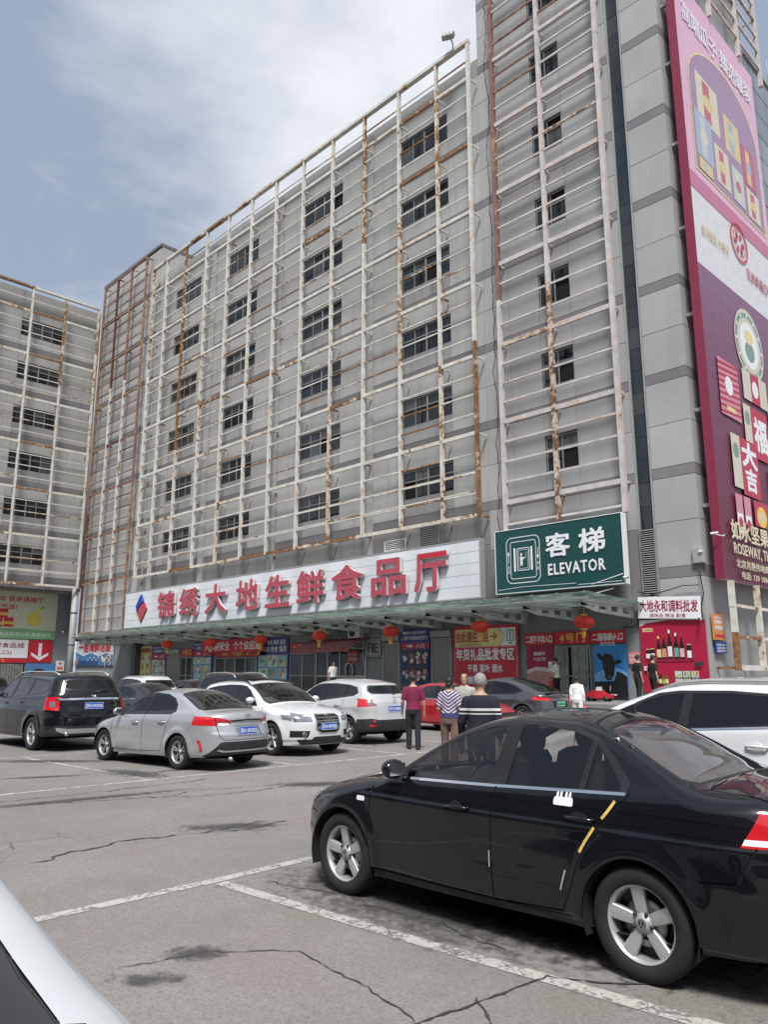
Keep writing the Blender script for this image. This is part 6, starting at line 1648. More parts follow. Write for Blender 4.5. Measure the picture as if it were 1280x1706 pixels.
# compact suv, seen from its front right
def suv_spec(L=4.38, W=.915, H=1.60, xf=.88, xr=3.48, R=.345, hood=1.02, belt=1.05, tailrake=.42, zb=.24, wheel=None, roof_end=1.50, **k):
    d = dict(L=L, W=W, nose=(.85, 2.9), tailp=(.62, 3.2), xf=xf, xr=xr, R=R, Ra=R+.05, tw=.225, wF=W*.97, wR=W*.965, fadeR=1.0,
        top=[(0, hood-.20), (.12, hood-.12), (.4, hood-.045), (.85, hood+.02), (1.12, hood+.06), (1.25, hood+.11), (1.6, hood+.33), (1.92, H-.11), (2.15, H-.035), (2.55, H), (3.1, H-.005), (L-.8, H-.035), (L-.35, H-.075), (L, roof_end)],
        belt=[(0, belt-.08), (1.2, belt-.04), (2.5, belt), (3.6, belt+.06), (L, belt+.10)], zb=[(0, zb), (.5, zb-.01), (1.5, zb), (3.2, zb+.01), (L, zb+.08)],
        bar=[(.2, -.05), (zb+.06, -.035), (zb+.12, -.008), (.55, 0), (.75, -.008), (.88, 0), (.96, -.018), (belt, -.05), (belt+.1, -.075)],
        crown=[(0, .05), (.8, .09), (1.15, .08), (1.5, .10), (2.0, .08), (3.2, .07), (L, .05)], rv=[(0, .09), (.8, .12), (1.15, .06), (1.5, .05), (2.2, .07), (3.4, .08), (L, .09)],
        rh=[(0, .14), (.8, .2), (1.15, .1), (1.5, .06), (2.2, .12), (3.4, .13), (L, .14)], tum=[(0, .2), (1.2, .36), (2.4, .42), (3.4, .44), (L, .42)],
        rakeF=[(.15, .12), (.28, .03), (.5, 0), (.65, .0), (.78, .03), (.9, .10), (1.05, .16)],
        rakeR=[(.2, .12), (.38, .02), (.55, 0), (.72, .01), (belt-.05, .04), (belt+.05, .09), (1.3, tailrake*.6), (H-.05, tailrake)],
        wheel=wheel or dict(spokes=5, style='wide', wi=.18, wo=.26), mirror=(1.60, belt+.08), handles=((2.18, belt-.15), (3.05, belt-.12)), flare=.022, cup_paint=True)
    d.update(k); return d
def suv_regions(d, kind):
    L, H = d['L'], d['top'][9][1]; bl = pchip(d['belt'])
    xf, xr = d['xf'], d['xr']; zs = d['zb'][2][1]+.07
    c1 = 2.36
    top = lambda x, m=.15: float(pchip(d['top'])(x))-m
    g1 = [(1.62, bl(1.62)+.02), (c1-.04, bl(c1)+.02), (c1-.0, H-.155), (2.15, H-.175), (1.95, H-.245), (1.72, H-.40)]
    g2 = [(c1+.06, bl(c1)+.02), (3.22, bl(3.2)+.02), (3.22, H-.175), (2.8, H-.15), (c1+.09, H-.155)]
    xe = L-.62
    g3 = [(3.30, bl(3.3)+.025), (xe-.12, bl(xe)+.05), (xe-.02, bl(xe)+.11), (xe-.10, H-.24), (3.30, H-.185)]
    dlo = [(1.46, bl(1.46)+.004), (c1, bl(c1)+.004), (xe-.1, bl(xe)+.03), (xe+.03, bl(xe)+.10), (xe-.07, H-.222), (3.3, H-.163), (2.8, H-.13), (2.3, H-.135), (2.1, H-.16), (1.88, H-.25), (1.6, H-.45)]
    r = gaps([[(1.22, bl(1.2)), (1.19, .8), (1.19, .55), (1.24, zs)], [(c1+.01, bl(c1)), (c1, .7), (c1, zs)], [(3.26, bl(3.3)), (3.22, .9), (3.08, .7), (3.0, zs+.1), (2.97, zs)], [(1.24, zs), (c1, zs), (2.97, zs)]], .010)
    r += door_set(None, None, [g1, g2, g3], dlo, d.get('belt_chrome') and [(1.46, bl(1.46)-.004), (c1, bl(c1)-.004), (xe-.1, bl(xe)+.02)], .008)
    W = d['W']
    if kind == 'four_ring':
        r += [mid('grille_bars', 'front', [(0, .485), (.20, .485), (.31, .56), (.31, .80), (.275, .845), (0, .845)], 'black', -.012),
              mid('grille_frame', 'front', [(0, .46), (.215, .46), (.335, .55), (.335, .805), (.29, .87), (0, .87)], 'chrome', .006),
              dict(name='headlight', view='front', poly=[(.40, .715), (.74, .715), (.86, .77), (.86, .86), (.42, .815)], mat='lamp', off=.003, key='hl'), side('headlight', [(.19, .735), (.19, .86), (.42, .905), (.30, .80)], 'lamp', .003, 'hl'),
              dict(name='fog_lamp', view='front', poly=[(.50, .40), (.80, .40), (.80, .54), (.46, .53)], mat='black', off=-.006, key='fog'),
              mid('lower_grille', 'front', [(0, .25), (.62, .25), (.70, .36), (.42, .355), (.36, .41), (0, .41)], 'clad', .004)]
    if kind == 'crossover':
        r += [dict(name='tail_lamp_clear', view='rear', poly=[(.60, .95), (.76, .95), (.74, 1.03), (.62, 1.02)], mat='lamp', off=.006, key='tlc'),
              dict(name='tail_light', view='rear', poly=[(.55, .945), (.9, .90), (.9, 1.10), (.74, 1.09)], mat='tail', off=.004, key='tl'), side('tail_light', [(L-.48, .99), (L-.56, 1.11), (L-.17, 1.09), (L-.16, .925), (L-.2, .93)], 'tail', .004, 'tl'),
              mid('bumper_lower', 'rear', [(0, .25), (.98, .25), (.98, .60), (.7, .635), (.55, .60), (0, .60)], 'clad', .004), side('bumper_lower', [(xr+.42, .30), (xr+.38, .5), (L-.3, .60), (L-.16, .61), (L-.16, .3)], 'clad', .004),
              dict(name='rear_reflector', view='rear', poly=[(.60, .44), (.74, .44), (.74, .49), (.60, .49)], mat='tail', off=.009, key='rr')]
        r[-4:-4] = []
        r = [x for x in r if x['name'] == 'rear_reflector']+[x for x in r if x['name'] != 'rear_reflector']
        r += [side('sill_cladding', [(xf+.40, .22), (xf+.42, .36), (xr-.42, .38), (xr-.40, .22)], 'clad', .004)]
    if kind == 'big_suv':
        r += [mid('tail_strip', 'rear', [(0, 1.135), (.78, 1.125), (.78, 1.165), (0, 1.18)], 'chrome', .012),
              dict(name='tail_lamp_clear', view='rear', poly=[(.80, .97), (.88, .97), (.88, 1.10), (.80, 1.10)], mat='lamp', off=.006, key='tlc'),
              dict(name='tail_light', view='rear', poly=[(.745, .90), (.98, .92), (.98, 1.185), (.71, 1.19)], mat='tail', off=.004, key='tl'), side('tail_light', [(L-.24, .93), (L-.38, 1.20), (L-.17, 1.195), (L-.16, .92)], 'tail', .004, 'tl'),
              mid('skid_plate', 'rear', [(0, .40), (.62, .40), (.76, .46), (.78, .53), (.55, .505), (0, .50)], 'alu', .01),
              mid('bumper_lower', 'rear', [(0, .28), (.98, .28), (.98, .42), (.8, .56), (.55, .56), (0, .56)], 'clad', .004)]
        r += gaps([[(0, .72), (.62, .72), (.70, .80), (.73, .9)]], .012, 'rear')
    if kind in ('crossover', 'big_suv', 'four_ring', 'plain'):
        zl = belt_r = bl(L)+(.06 if kind != 'big_suv' else .10); zt = H-.20
        r += [mid('rear_window', 'rear', [(0, zl), (.54, zl+.01), (.60, zl+.05), (.55, zt-.03), (.5, zt), (0, zt)], 'glass', -.002),
              mid('rear_window_surround', 'rear', [(0, zl-.025), (.57, zl-.02), (.63, zl+.05), (.575, zt), (.52, zt+.03), (0, zt+.035)], 'black', 0)]
    if kind != 'big_suv' and kind != 'crossover':
        r += [side('tail_light', [(L-.34, .93), (L-.42, 1.08), (L-.17, 1.07), (L-.16, .93)], 'tail', .004, 'tl')]
    if kind != 'four_ring':
        r += [side('headlight', [(.19, .72), (.19, .86), (.5, .93), (.36, .82)], 'lamp', .003, 'hl'), mid('grille', 'front', [(0, .5), (.4, .5), (.4, .75), (0, .75)], 'black', -.008)]
    r += [mid('windshield', 'top', [(1.25, 0), (1.28, .64), (1.42, .69), (2.02, .58), (2.0, .3), (1.99, 0)], 'wsglass', -.002),
          mid('windshield_surround', 'top', [(1.20, 0), (1.22, .68), (1.38, .73), (2.06, .61), (2.04, .3), (2.02, 0)], 'black', 0)]
    r += [side('front_door', [(1.24, zs), (1.19, .55), (1.19, .8), (1.22, bl(1.2)), (c1+.01, bl(c1)), (c1, .7), (c1, zs)], 'paint'),
          side('rear_door', [(c1, zs), (c1, .7), (c1+.01, bl(c1)), (3.26, bl(3.3)), (3.22, .9), (3.08, .7), (3.0, zs+.1), (2.97, zs)], 'paint')]
    return r
def roof_rails(root, sh, x0, x1, mat, off=.045):
    for sg in (-1, 1):
        P = []
        for x in np.linspace(x0, x1, 9):
            G = sh._g(); i = int(np.argmin(np.abs(G[:, int(.66*200), 0]-x))); q = G[i, int(.68*200)]
            h = off*min(1, (x-x0)/.18+.15, (x1-x)/.18+.15)
            P.append((q[0], sg*q[1], q[2]+h))
        MB().tube(P, .018, 8).build('roof_rail', mat, root)

Q = suv_spec(H=1.59); Q['wsglass'] = None
Q['regions'] = suv_regions(Q, 'four_ring'); Q['wsglass'] = M['glass_mid']
q3, q_sh, _ = car('suv', 'white compact suv with dark grille and four chrome rings, facing the lane', Q, (0, 0, 0), 0, P_WHITE, nu=120, nt=60)
q3.location = (-13.22, 11.33, 0)
cabin(q3, 4.38, (1.45, 3.9), 1.0, ((2.3, (-.37, .37)), (3.2, (-.37, .37))), (1.95, .37, .98), None, .68, .4)
roof_rails(q3, q_sh, 2.0, 3.7, M['black'], .04)
MB().add([(2.25, -.42, 1.578), (3.05, -.42, 1.58), (3.05, .42, 1.58), (2.25, .42, 1.578)], [(0, 1, 2, 3)]).xf(Matrix.Translation((0, 0, .012))).build('sunroof', M['black'], q3)
MB().add([(1.42, .22, 1.10), (1.78, .20, 1.19), (1.78, .50, 1.19), (1.42, .56, 1.09)], [(0, 1, 2, 3)]).build('dashboard_card', flat('pale_green_card', (0.55, 0.72, 0.42), .5), q3)
b = MB()
for k in range(4): oval(b, ((k-1.5)*.068, 0), .043, .043, .012)
b.build('badge', M['chrome'], q3, (-.018, 0, .765), (0, 0, -math.pi/2))
for z in (.57, .60, .70, .735, .80): MB().box((.0, -.29, z-.006), (.03, .29, z+.006)).build('grille_slat', M['grey'], q3)
for y in np.linspace(-.27, .27, 11): MB().box((.005, y-.004, .50), (.028, y+.004, .84)).build('grille_bar', M['dgrey'], q3)
plate(q3, -.016, 0, .615, -math.pi/2, .44, .14, '京N·MIY83', M['plate_blue'])
M_fog = M['chrome']
for sg in (-1, 1): MB().lathe([(.001, 0), (.05, .01), (.058, .03)], 16, 'x', (.02, sg*.62, .465)).build('fog_lamp', M['lampd'], q3)

# pearl crossover, seen from behind
N = suv_spec(L=4.30, W=.90, H=1.60, belt=1.06, xf=.86, xr=3.46, R=.335, tailrake=.40, hood=1.0, wheel=dict(spokes=5, style='twin', rim=.66))
N['belt'] = [(0, .98), (1.2, 1.0), (2.5, 1.04), (3.4, 1.13), (4.30, 1.18)]
N['regions'] = suv_regions(N, 'crossover')
qq, qq_sh, _ = car('suv', 'pearl white crossover seen from behind, with black lower bumper and round red lamps', N, (0, 0, 0), math.pi, P_PEARL, nu=120, nt=60)
qq.location = (-18.55, 14.42, 0)
plate(qq, 4.29, 0, .86, math.pi/2, .44, .14, '京Q·69B65', M['plate_blue'])
MB().tube([(0, -.14, 0), (0, .15, .06)], [.014, .01], 6).build('rear_wiper', M['black'], qq, (4.235, .1, 1.2))
b = MB(); oval(b, (0, 0), .04, .04, .01); b.box((-.055, -.004, -.008), (.055, .001, .008)); b.build('badge', M['chrome'], qq, (4.285, 0, 1.06), (0, 0, math.pi/2))
MB().lathe([(.001, .012), (.035, .008), (.04, 0)], 14, 'x', (4.24, -.66, .56)).build('fog_lamp', M['tail'], qq)

# black large suv far left, seen from behind
E_ = suv_spec(L=4.85, W=.985, H=1.77, belt=1.17, xf=.95, xr=3.78, R=.375, tailrake=.26, hood=1.13, zb=.27, roof_end=1.68, wheel=dict(spokes=5, style='twin', rim=.68))
E_['top'][-3] = (4.1, 1.745); E_['top'][-2] = (4.5, 1.72)
E_['rakeR'] = [(.2, .14), (.40, .02), (.55, 0), (.72, .0), (1.0, .03), (1.2, .05), (1.45, .15), (1.7, .27)]
E_['regions'] = suv_regions(E_, 'big_suv')
ex, ex_sh, _ = car('suv', 'big black suv with roof rails and a chrome strip, rear towards the lane', E_, (0, 0, 0), math.pi+R_(1), P_BLACK, nu=120, nt=60)
ex.location = (-22.75, 8.12, 0)
roof_rails(ex, ex_sh, 1.9, 4.3, M['alu'], .06)
plate(ex, 4.84, .02, 1.0, math.pi/2, .44, .14, '京N·W3F58', M['plate_blue'])
MB().tube([(0, -.02, 0), (0, .36, .05)], [.02, .012], 6).build('rear_wiper', M['black'], ex, (4.78, .05, 1.30))
b = MB(); b.lathe([(.001, 0), (.055, .002), (.06, .008)], 20, 'y'); [None]
b.v = [(v[0], -v[1], v[2]*.42) for v in b.v]; b.build('badge', M['chrome'], ex, (4.82, 0, 1.225), (0, 0, math.pi/2))
MB().box((4.84-.3, .30, .62), (4.842, .40, .63)).build('rear_lettering_bar', M['chrome'], ex)
for sg in (-1, 1): MB().tube([(4.55, sg*.55, .40), (4.80, sg*.55, .39)], .045, 12).build('exhaust_pipe', M['chrome'], ex)

# dark grey fastback electric car, seen from behind
T_ = suv_spec(L=4.60, W=.94, H=1.61, belt=1.06, xf=.90, xr=3.70, R=.36, tailrake=.10, hood=.98, zb=.22, roof_end=1.02, wheel=dict(spokes=10, style='thin', wi=.06, wo=.08))
T_['top'] = [(0, .70), (.12, .80), (.4, .89), (.85, .97), (1.1, 1.02), (1.25, 1.08), (1.6, 1.32), (1.95, 1.52), (2.2, 1.585), (2.6, 1.61), (3.0, 1.57), (3.4, 1.475), (3.8, 1.335), (4.15, 1.19), (4.4, 1.12), (4.60, 1.09)]
T_['rakeR'] = [(.2, .10), (.4, .02), (.55, 0), (.75, .02), (.95, .06), (1.04, .02), (1.1, .02)]
def t_regions(d):
    L = d['L']; bl = pchip(d['belt'])
    g1 = [(1.55, 1.03), (2.30, 1.06), (2.34, 1.46), (2.1, 1.43), (1.85, 1.32)]; g2 = [(2.37, 1.06), (3.3, 1.09), (3.62, 1.16), (3.4, 1.28), (3.0, 1.41), (2.41, 1.465)]
    dlo = [(1.45, 1.015), (2.3, 1.045), (3.35, 1.075), (3.68, 1.16), (3.43, 1.30), (3.02, 1.43), (2.4, 1.485), (2.08, 1.45), (1.8, 1.32)]
    r = gaps([[(1.2, 1.0), (1.18, .7), (1.24, .3)], [(2.35, 1.05), (2.34, .7), (2.34, .3)], [(3.5, 1.1), (3.3, .85), (3.15, .6), (3.1, .32)], [(1.24, .3), (2.34, .3), (3.1, .32)]], .01)
    r += door_set(None, None, [g1, g2], dlo, None, .008)
    r += [dict(name='tail_light', view='rear', poly=[(.42, .90), (.66, .86), (.95, .90), (.95, 1.0), (.6, .985)], mat='tail', off=.004, key='tl'), side('tail_light', [(L-.42, .96), (L-.50, 1.02), (L-.17, 1.01), (L-.16, .90)], 'taild', .004, 'tl2'),
          mid('plate_recess', 'rear', [(0, .66), (.40, .66), (.42, .86), (0, .86)], 'black', -.008), mid('bumper_lower', 'rear', [(0, .24), (.9, .24), (.8, .42), (0, .46)], 'clad', .003),
          mid('rear_window', 'top', [(2.95, 0), (2.98, .46), (3.05, .52), (4.12, .58), (4.22, .5), (4.26, 0)], 'glass', -.002),
          mid('windshield', 'top', [(1.25, 0), (1.28, .64), (1.42, .69), (2.05, .58), (2.02, 0)], 'glass', -.002),
          side('headlight', [(.2, .66), (.2, .77), (.5, .85), (.3, .72)], 'lamp', .003)]
    r += [side('front_door', [(1.24, .3), (1.18, .7), (1.2, 1.0), (2.35, 1.05), (2.34, .3)], 'paint'), side('rear_door', [(2.34, .3), (2.35, 1.05), (3.5, 1.1), (3.3, .85), (3.15, .6), (3.1, .32)], 'paint')]
    return r
T_['regions'] = t_regions(T_); T_['mirror'] = (1.55, 1.12); T_['handles'] = ()
te, te_sh, _ = car('electric_car', 'dark grey fastback car with a green number plate, near the shop doors', T_, (0, 0, 0), math.pi, P_GREY, nu=110, nt=56)
te.location = (-19.15, 22.4, 0)
plate(te, 4.59, 0, .765, math.pi/2, .44, .14, '京A·D01156', M['plate_green'], M['black'])
MB().box((4.40, -.66, 1.10), (4.52, .66, 1.118)).build('spoiler', M['black'], te)
b = MB(); b.box((-.04, -.003, .03), (.04, 0, .042)); b.box((-.008, -.003, -.045), (.008, 0, .03)); b.build('badge', M['chrome'], te, (4.575, 0, .94), (0, 0, math.pi/2))

# red saloon facing the lane, white estate at the right, white car beside the camera
rs = mk(SEDAN, wheel=dict(spokes=7, style='wide', wi=.12, wo=.16, rim=.66), mirror_mat=P_RED); rs['regions'] = sedan_regions()
for r in rs['regions']:
    if r['mat'] == 'rearglass': r['mat'] = 'wsglass'
red, _, _ = car('sedan', 'red sedan half hidden by the people chatting in the lane', rs, (0, 0, 0), 0, P_RED, nu=100, nt=52, glass=M['glass_mid'])
red.location = (-14.35, 19.25, 0)
cabin(red, 4.42, (1.3, 3.5), .95, ((2.12, (-.36, .36)), (3.0, (-.36, .36))), (1.86, -.36, .89), None)
WS = suv_spec(L=4.75, W=.96, H=1.675, belt=1.20, xf=.95, xr=3.75, R=.37, hood=1.13, tailrake=.3, belt_chrome=True, roof_end=1.58)
WS['regions'] = suv_regions(WS, 'plain')
wsuv, ws_sh, _ = car('suv', 'white estate car with chrome window trim beyond the black sedan at the right', WS, (0, 0, 0), math.pi, P_WHITE, nu=110, nt=56)
wsuv.location = (-5.82, 8.22, 0)
roof_rails(wsuv, ws_sh, 2.0, 4.2, M['alu'], .03)
nsd = mk(SEDAN, mirror_mat=P_WHITE); nsd['regions'] = [dict(r) for r in rs['regions'] if r['name'] != 'rear_window_surround']
for r in nsd['regions']:
    if r['name'] == 'rear_window': r['poly'] = [(a, b*.93) for a, b in [(3.02, 0), (3.05, .44), (3.09, .50), (3.72, .60), (3.80, .55), (3.84, .3), (3.85, 0)]]
nsd['top'] = SEDAN['top'][:13]+[(3.3, 1.315), (3.6, 1.18), (3.8, 1.105), (3.95, 1.075), (4.2, 1.06), (4.36, 1.03), (4.42, .99)]
near, near_sh, _ = car('sedan', 'white sedan right beside the camera, only its rear pillar and dark rear window in view', nsd, (0, 0, 0), math.pi, P_NEAR, nu=150, nt=70)
near.location = (-5.24, .12, 0)
# cars further back, only roofs and windows in view
lowA = dict(nu=64, nt=36, low=True)
nsd = mk(nsd, regions=rs['regions'], top=SEDAN['top'])
dk, _, _ = car('sedan', 'dark sedan roof and side windows between the big black suv and the silver sedan', nsd, (0, 0, 0), math.pi+R_(4), P_DARK, **lowA)
dk.location = (-25.4, 11.9, 0)
w2s = suv_spec(H=1.66); w2s['regions'] = suv_regions(w2s, 'plain')
w2, w2sh, _ = car('suv', 'white roofed car in the back row, left of the seafood posters', w2s, (0, 0, 0), math.pi, P_WHITE, **lowA); w2.location = (-32.3, 15.6, 0)
roof_rails(w2, w2sh, 2.0, 3.7, M['alu'], .03)
bk, _, _ = car('sedan', 'black car in the back row in front of gate seven', nsd, (0, 0, 0), 0, P_BLACK, **lowA); bk.location = (-25.5, 17.0, 0); bk.scale = (1.04,)*3
wg, wgsh, _ = car('suv', 'black estate car with bright roof rails behind the four-ring suv', mk(w2s), (0, 0, 0), 0, P_BLACK, **lowA); wg.location = (-21.0, 16.2, 0); wg.scale = (1.07,)*3
roof_rails(wg, wgsh, 1.9, 3.8, M['alu'], .05)
ws2, _, _ = car('sedan', 'white car roof in the back row below the maroon awning', nsd, (0, 0, 0), math.pi, P_WHITE, **lowA); ws2.location = (-26.5, 22.2, 0); ws2.scale = (1.05,)*3
lf, _, _ = car('suv', 'dark car at the far left edge beyond the big black suv', mk(w2s), (0, 0, 0), math.pi, P_DARK, **lowA); lf.location = (-33.5, 9.6, 0); lf.scale = (1.05,)*3
# ---------------------------------------------------------------- people
def fuse(name, b, mat, voxel=.014, it=3):
    """melt overlapping closed solids into one continuous smooth skin"""
    me = b.mesh(name); o = bpy.data.objects.new(name, me); TMP.collection.objects.link(o)
    r = o.modifiers.new('remesh', 'REMESH'); r.mode = 'VOXEL'; r.voxel_size = voxel; r.use_smooth_shade = True
    sm = o.modifiers.new('smooth', 'SMOOTH'); sm.iterations = it; sm.factor = .5
    vl = TMP.view_layers[0]; vl.update()
    out = bpy.data.meshes.new_from_object(o.evaluated_get(vl.depsgraph)); out.name = name
    bpy.data.objects.remove(o); bpy.data.meshes.remove(me)
    out.materials.clear(); out.materials.append(mat); out.polygons.foreach_set('use_smooth', [True]*len(out.polygons))
    return out
def rings(b, rows, n=20, sq=2.4):
    """closed loft of flattened ellipses: rows of (z, half width y, half depth x, x offset)"""
    V_ = []; F = []
    for z, ry, rx, ox in rows:
        for i in range(n):
            a = 2*math.pi*i/n; c, d = math.cos(a), math.sin(a)
            V_.append((ox+rx*math.copysign(abs(c)**(2/sq), c), ry*math.copysign(abs(d)**(2/sq), d), z))
    for j in range(len(rows)-1):
        for i in range(n): F.append((j*n+i, j*n+(i+1) % n, (j+1)*n+(i+1) % n, (j+1)*n+i))
    F.append(tuple(range(n-1, -1, -1))); F.append(tuple((len(rows)-1)*n+i for i in range(n)))
    b.add(V_, F, 0, True)
SKIN = flat('skin_tone', (0.42, 0.25, 0.17), .55, var=.08, scale=20)
HAIRB = flat('black_hair', (0.012, 0.011, 0.011), .6, var=.4, scale=60); HAIRG = flat('grey_hair', (0.24, 0.235, 0.23), .7, var=.3, scale=50)
SHOE = flat('dark_shoe', (0.02, 0.018, 0.017), .5)
def person(label, loc, face, h, top, bottom, hair, sleeves='short', pose=None, fem=False, hairlen=0, bald=False, bag=None, loose=1.0, collar=None, skirt_len=None):
    """face: direction the person looks to (radians from +X). local +X = forward, +Y = left"""
    p = dict(la=(.10, -.04), ra=(.10, -.04), le=.15, re=.15, step=.06, lean=0.02, turn=0)
    p.update(pose or {})
    t = thing('person', label, 'person', loc, face)
    s = h/1.72
    def v(x, y, z): return (x*s, y*s, z*s)
    sh_w = .165 if fem else .19; hip = .095 if not fem else .10
    L = p['lean']
    che, nk, hd1 = v(L, 0, 1.30), v(L*1.3-.005, 0, 1.455), v(.012+L*1.5, 0, 1.60)
    bw, fw_ = (.93, 1.06) if fem else (1.0, 1.0); kk = 1+(loose-1)*1.6
    def torso(b, g, z0, z1):
        rows = [(.80, .150*fw_, .105, 0), (.90, .165*fw_, .115, -.008), (.98, .158, .112, 0), (1.08, .148*bw, .108, .008), (1.20, .160*bw, .114, .008), (1.30, .178*bw, .116, .004), (1.375, .178*bw, .100, -.004), (1.41, .155*bw, .088, -.008), (1.44, .11*bw, .074, -.010), (1.47, .068, .064, -.008)]
        rings(b, [((z)*s, (y+g)*s, (x+g)*s, (o_+L*max(0, z-.9)*2.2)*s) for z, y, x, o_ in rows if z0 <= z <= z1])
    bb_ = MB(); torso(bb_, 0, .7, 2)
    rings(bb_, [(z*s, y*s, x*s, o_*s+L*1.3*s) for z, y, x, o_ in ((1.42, .062, .064, -.012), (1.50, .052, .056, 0), (1.56, .055, .06, .006))], sq=2)
    rings(bb_, [(z*s, y*s, x*s, hd1[0]+o_*s) for z, y, x, o_ in ((1.488, .022, .03, .045), (1.505, .045, .062, .022), (1.54, .062, .082, .006), (1.60, .074, .094, 0), (1.65, .077, .098, -.006), (1.69, .068, .086, -.008), (1.715, .045, .055, -.01), (1.722, .02, .025, -.01))], sq=2.1)
    limbs = {}
    for sgn, nm in ((1, 'l'), (-1, 'r')):
        a = p[nm+'a']; el = p[nm+'e']           # upper-arm: (sideways, forward); elbow bend
        S0 = (che[0]-.01*s, sgn*sh_w*.97*s, 1.365*s)
        ex = (S0[0]+a[1]*s*.9, S0[1]+sgn*a[0]*s*.55, S0[2]-.27*s)
        fx, fz = math.sin(el)*.25*s, math.cos(el)*.25*s
        W0 = (ex[0]+fx, ex[1]+sgn*p.get(nm+'in', .01)*s, ex[2]-fz)
        H0 = (W0[0]+math.sin(el)*.075*s, W0[1]+sgn*p.get(nm+'in', .01)*.2*s, W0[2]-math.cos(el)*.075*s)
        bb_.tube([S0, tuple(Vector(S0).lerp(Vector(ex), .5)), ex], [.056*s, .050*s, .041*s], 12); bb_.tube([ex, tuple(Vector(ex).lerp(Vector(W0), .35)), W0, H0], [.042*s, .041*s, .027*s, .032*s], 12); bb_.ball(ex, .042*s); bb_.ball(S0, .052*s); bb_.ball(H0, (.034*s, .024*s, .036*s))
        limbs[nm] = (S0, ex, W0, H0, el)
        st = p['step']*sgn
        hp = (0, sgn*hip*s, .88*s); kn = (.02*s+st*.6*s, sgn*(hip+.005)*s, .49*s); an = (-.02*s+st*s, sgn*(hip+.01)*s, .09*s); to = (.13*s+st*s, sgn*(hip+.025)*s, .035*s)
        bb_.tube([hp, kn, an], [.085*s, .056*s, .038*s], 12); bb_.ball(kn, .056*s); bb_.tube([an, to], [.042*s, .034*s], 10); bb_.ball(to, .036*s)
        limbs['leg'+nm] = (hp, kn, an, to)
    body = obj('body', fuse('body', bb_, SKIN), None, t)
    # fingers of each hand, thumb leaving the side of the palm
    for nm, sgn in (('l', 1), ('r', -1)):
        S0, ex, W0, H0, el = limbs[nm]; d = (Vector(H0)-Vector(W0)).normalized(); f = Vector((math.cos(el), 0, math.sin(el))); b = MB()
        for k, ln in enumerate((.065, .075, .07, .055)):
            q = Vector(H0)+f*(.026-.0175*k)*s+d*.012*s; m_ = q+d*ln*.55*s+Vector((0, -sgn*.008*s, 0)); e = m_+d*ln*.4*s+Vector((0, -sgn*.018*s, 0))
            b.tube([q, m_, e], [.0088*s, .008*s, .006*s], 6)
        q = Vector(H0)-d*.03*s+f*.02*s; b.tube([q, q+(f*.035+d*.02)*s, q+(f*.042+d*.055)*s], [.011*s, .0095*s, .007*s], 6)
        b.build('fingers', SKIN, body)
    # clothes
    k = loose
    tb = MB(); torso(tb, .014+.02*(kk-1), .85, 1.46)
    for nm in 'lr':
        S0, ex, W0, H0, el = limbs[nm]; A = Vector(S0); B_ = Vector(ex); tb.ball(S0, .066*s)
        if sleeves == 'short': tb.tube([A, A.lerp(B_, .45), A.lerp(B_, .86)], [.066*s, .064*s*k, .062*s*k], 12)
        else: tb.tube([A, A.lerp(B_, .5), B_], [.066*s, .062*s*k, .058*s*k], 12); tb.ball(ex, .058*s*k); tb.tube([B_, B_.lerp(Vector(W0), .96)], [.057*s*k, .043*s*k], 12)
    obj('shirt', fuse('shirt', tb, top), None, t)
    pb = MB(); torso(pb, .010, .75, 1.0)
    for nm in 'lr':
        hp, kn, an, to = limbs['leg'+nm]; pb.tube([hp, tuple(Vector(hp).lerp(Vector(kn), .5)), kn, tuple(Vector(kn).lerp(Vector(an), .5)), (an[0], an[1], .06*s)], [.098*s, .09*s, .076*s*k, .07*s*k, .064*s*k], 14)
    obj('trousers', fuse('trousers', pb, bottom, .015, 2), None, t)
    for nm, sgn in (('l', 1), ('r', -1)):
        hp, kn, an, to = limbs['leg'+nm]
        MB().ball((an[0]+.05*s, an[1], .045*s), (.14*s, .05*s, .055*s), 12, 8).build('shoe', SHOE, t)
    # head: hair, ears, eyes, nose, mouth
    hx, hz = hd1[0], 1.615*s; b = MB(); n0, n1 = 16, 10
    for (x_, z_) in [(0, 0)]:
        V2 = []; F2 = []
        for j in range(n1+1):
            th = math.pi/2*(1-j/n1*(1.32 if not fem else 1.5))
            for i in range(n0):
                a = 2*math.pi*i/n0; fr = max(0, math.cos(a)); low = math.sin(th)
                lim = .30 if fr > .55 else -.6
                tt_ = max(th, math.asin(max(-1, min(1, lim if not fem else lim+.02)))) if fr > .3 else th
                r_ = (.098 if not bald else .092)*s
                V2.append((hx-.008*s+r_*1.06*math.cos(tt_)*math.cos(a), r_*.92*math.cos(tt_)*math.sin(a), hz+.012*s+r_*1.1*math.sin(tt_)+(.004*s*math.sin(a*5+j))))
        for j in range(n1):
            for i in range(n0): F2.append((j*n0+i, j*n0+(i+1) % n0, (j+1)*n0+(i+1) % n0, (j+1)*n0+i))
        b.add(V2, F2, 0, True)
    if hairlen: b.ball((hx-.085*s, 0, hz-.055*s), (.05*s, .07*s, hairlen*s), 12, 8)
    b.build('hair', hair, t)
    fz = MB(); dk = MB()
    for sgn in (1, -1):
        fz.ball((hx-.005*s, sgn*.083*s, hz-.012*s), (.018*s, .01*s, .03*s), 8, 6)
        dk.ball((hx+.078*s, sgn*.031*s, hz+.004*s), (.008*s, .012*s, .006*s), 8, 6); dk.cbox((hx+.083*s, sgn*.032*s, hz+.024*s), (.006*s, .03*s, .006*s))
    fz.prism([(hx+.07*s, hz-.035*s), (hx+.108*s, hz-.03*s), (hx+.083*s, hz+.005*s)], -.011*s, .011*s, 'y'); fz.build('face', SKIN, t)
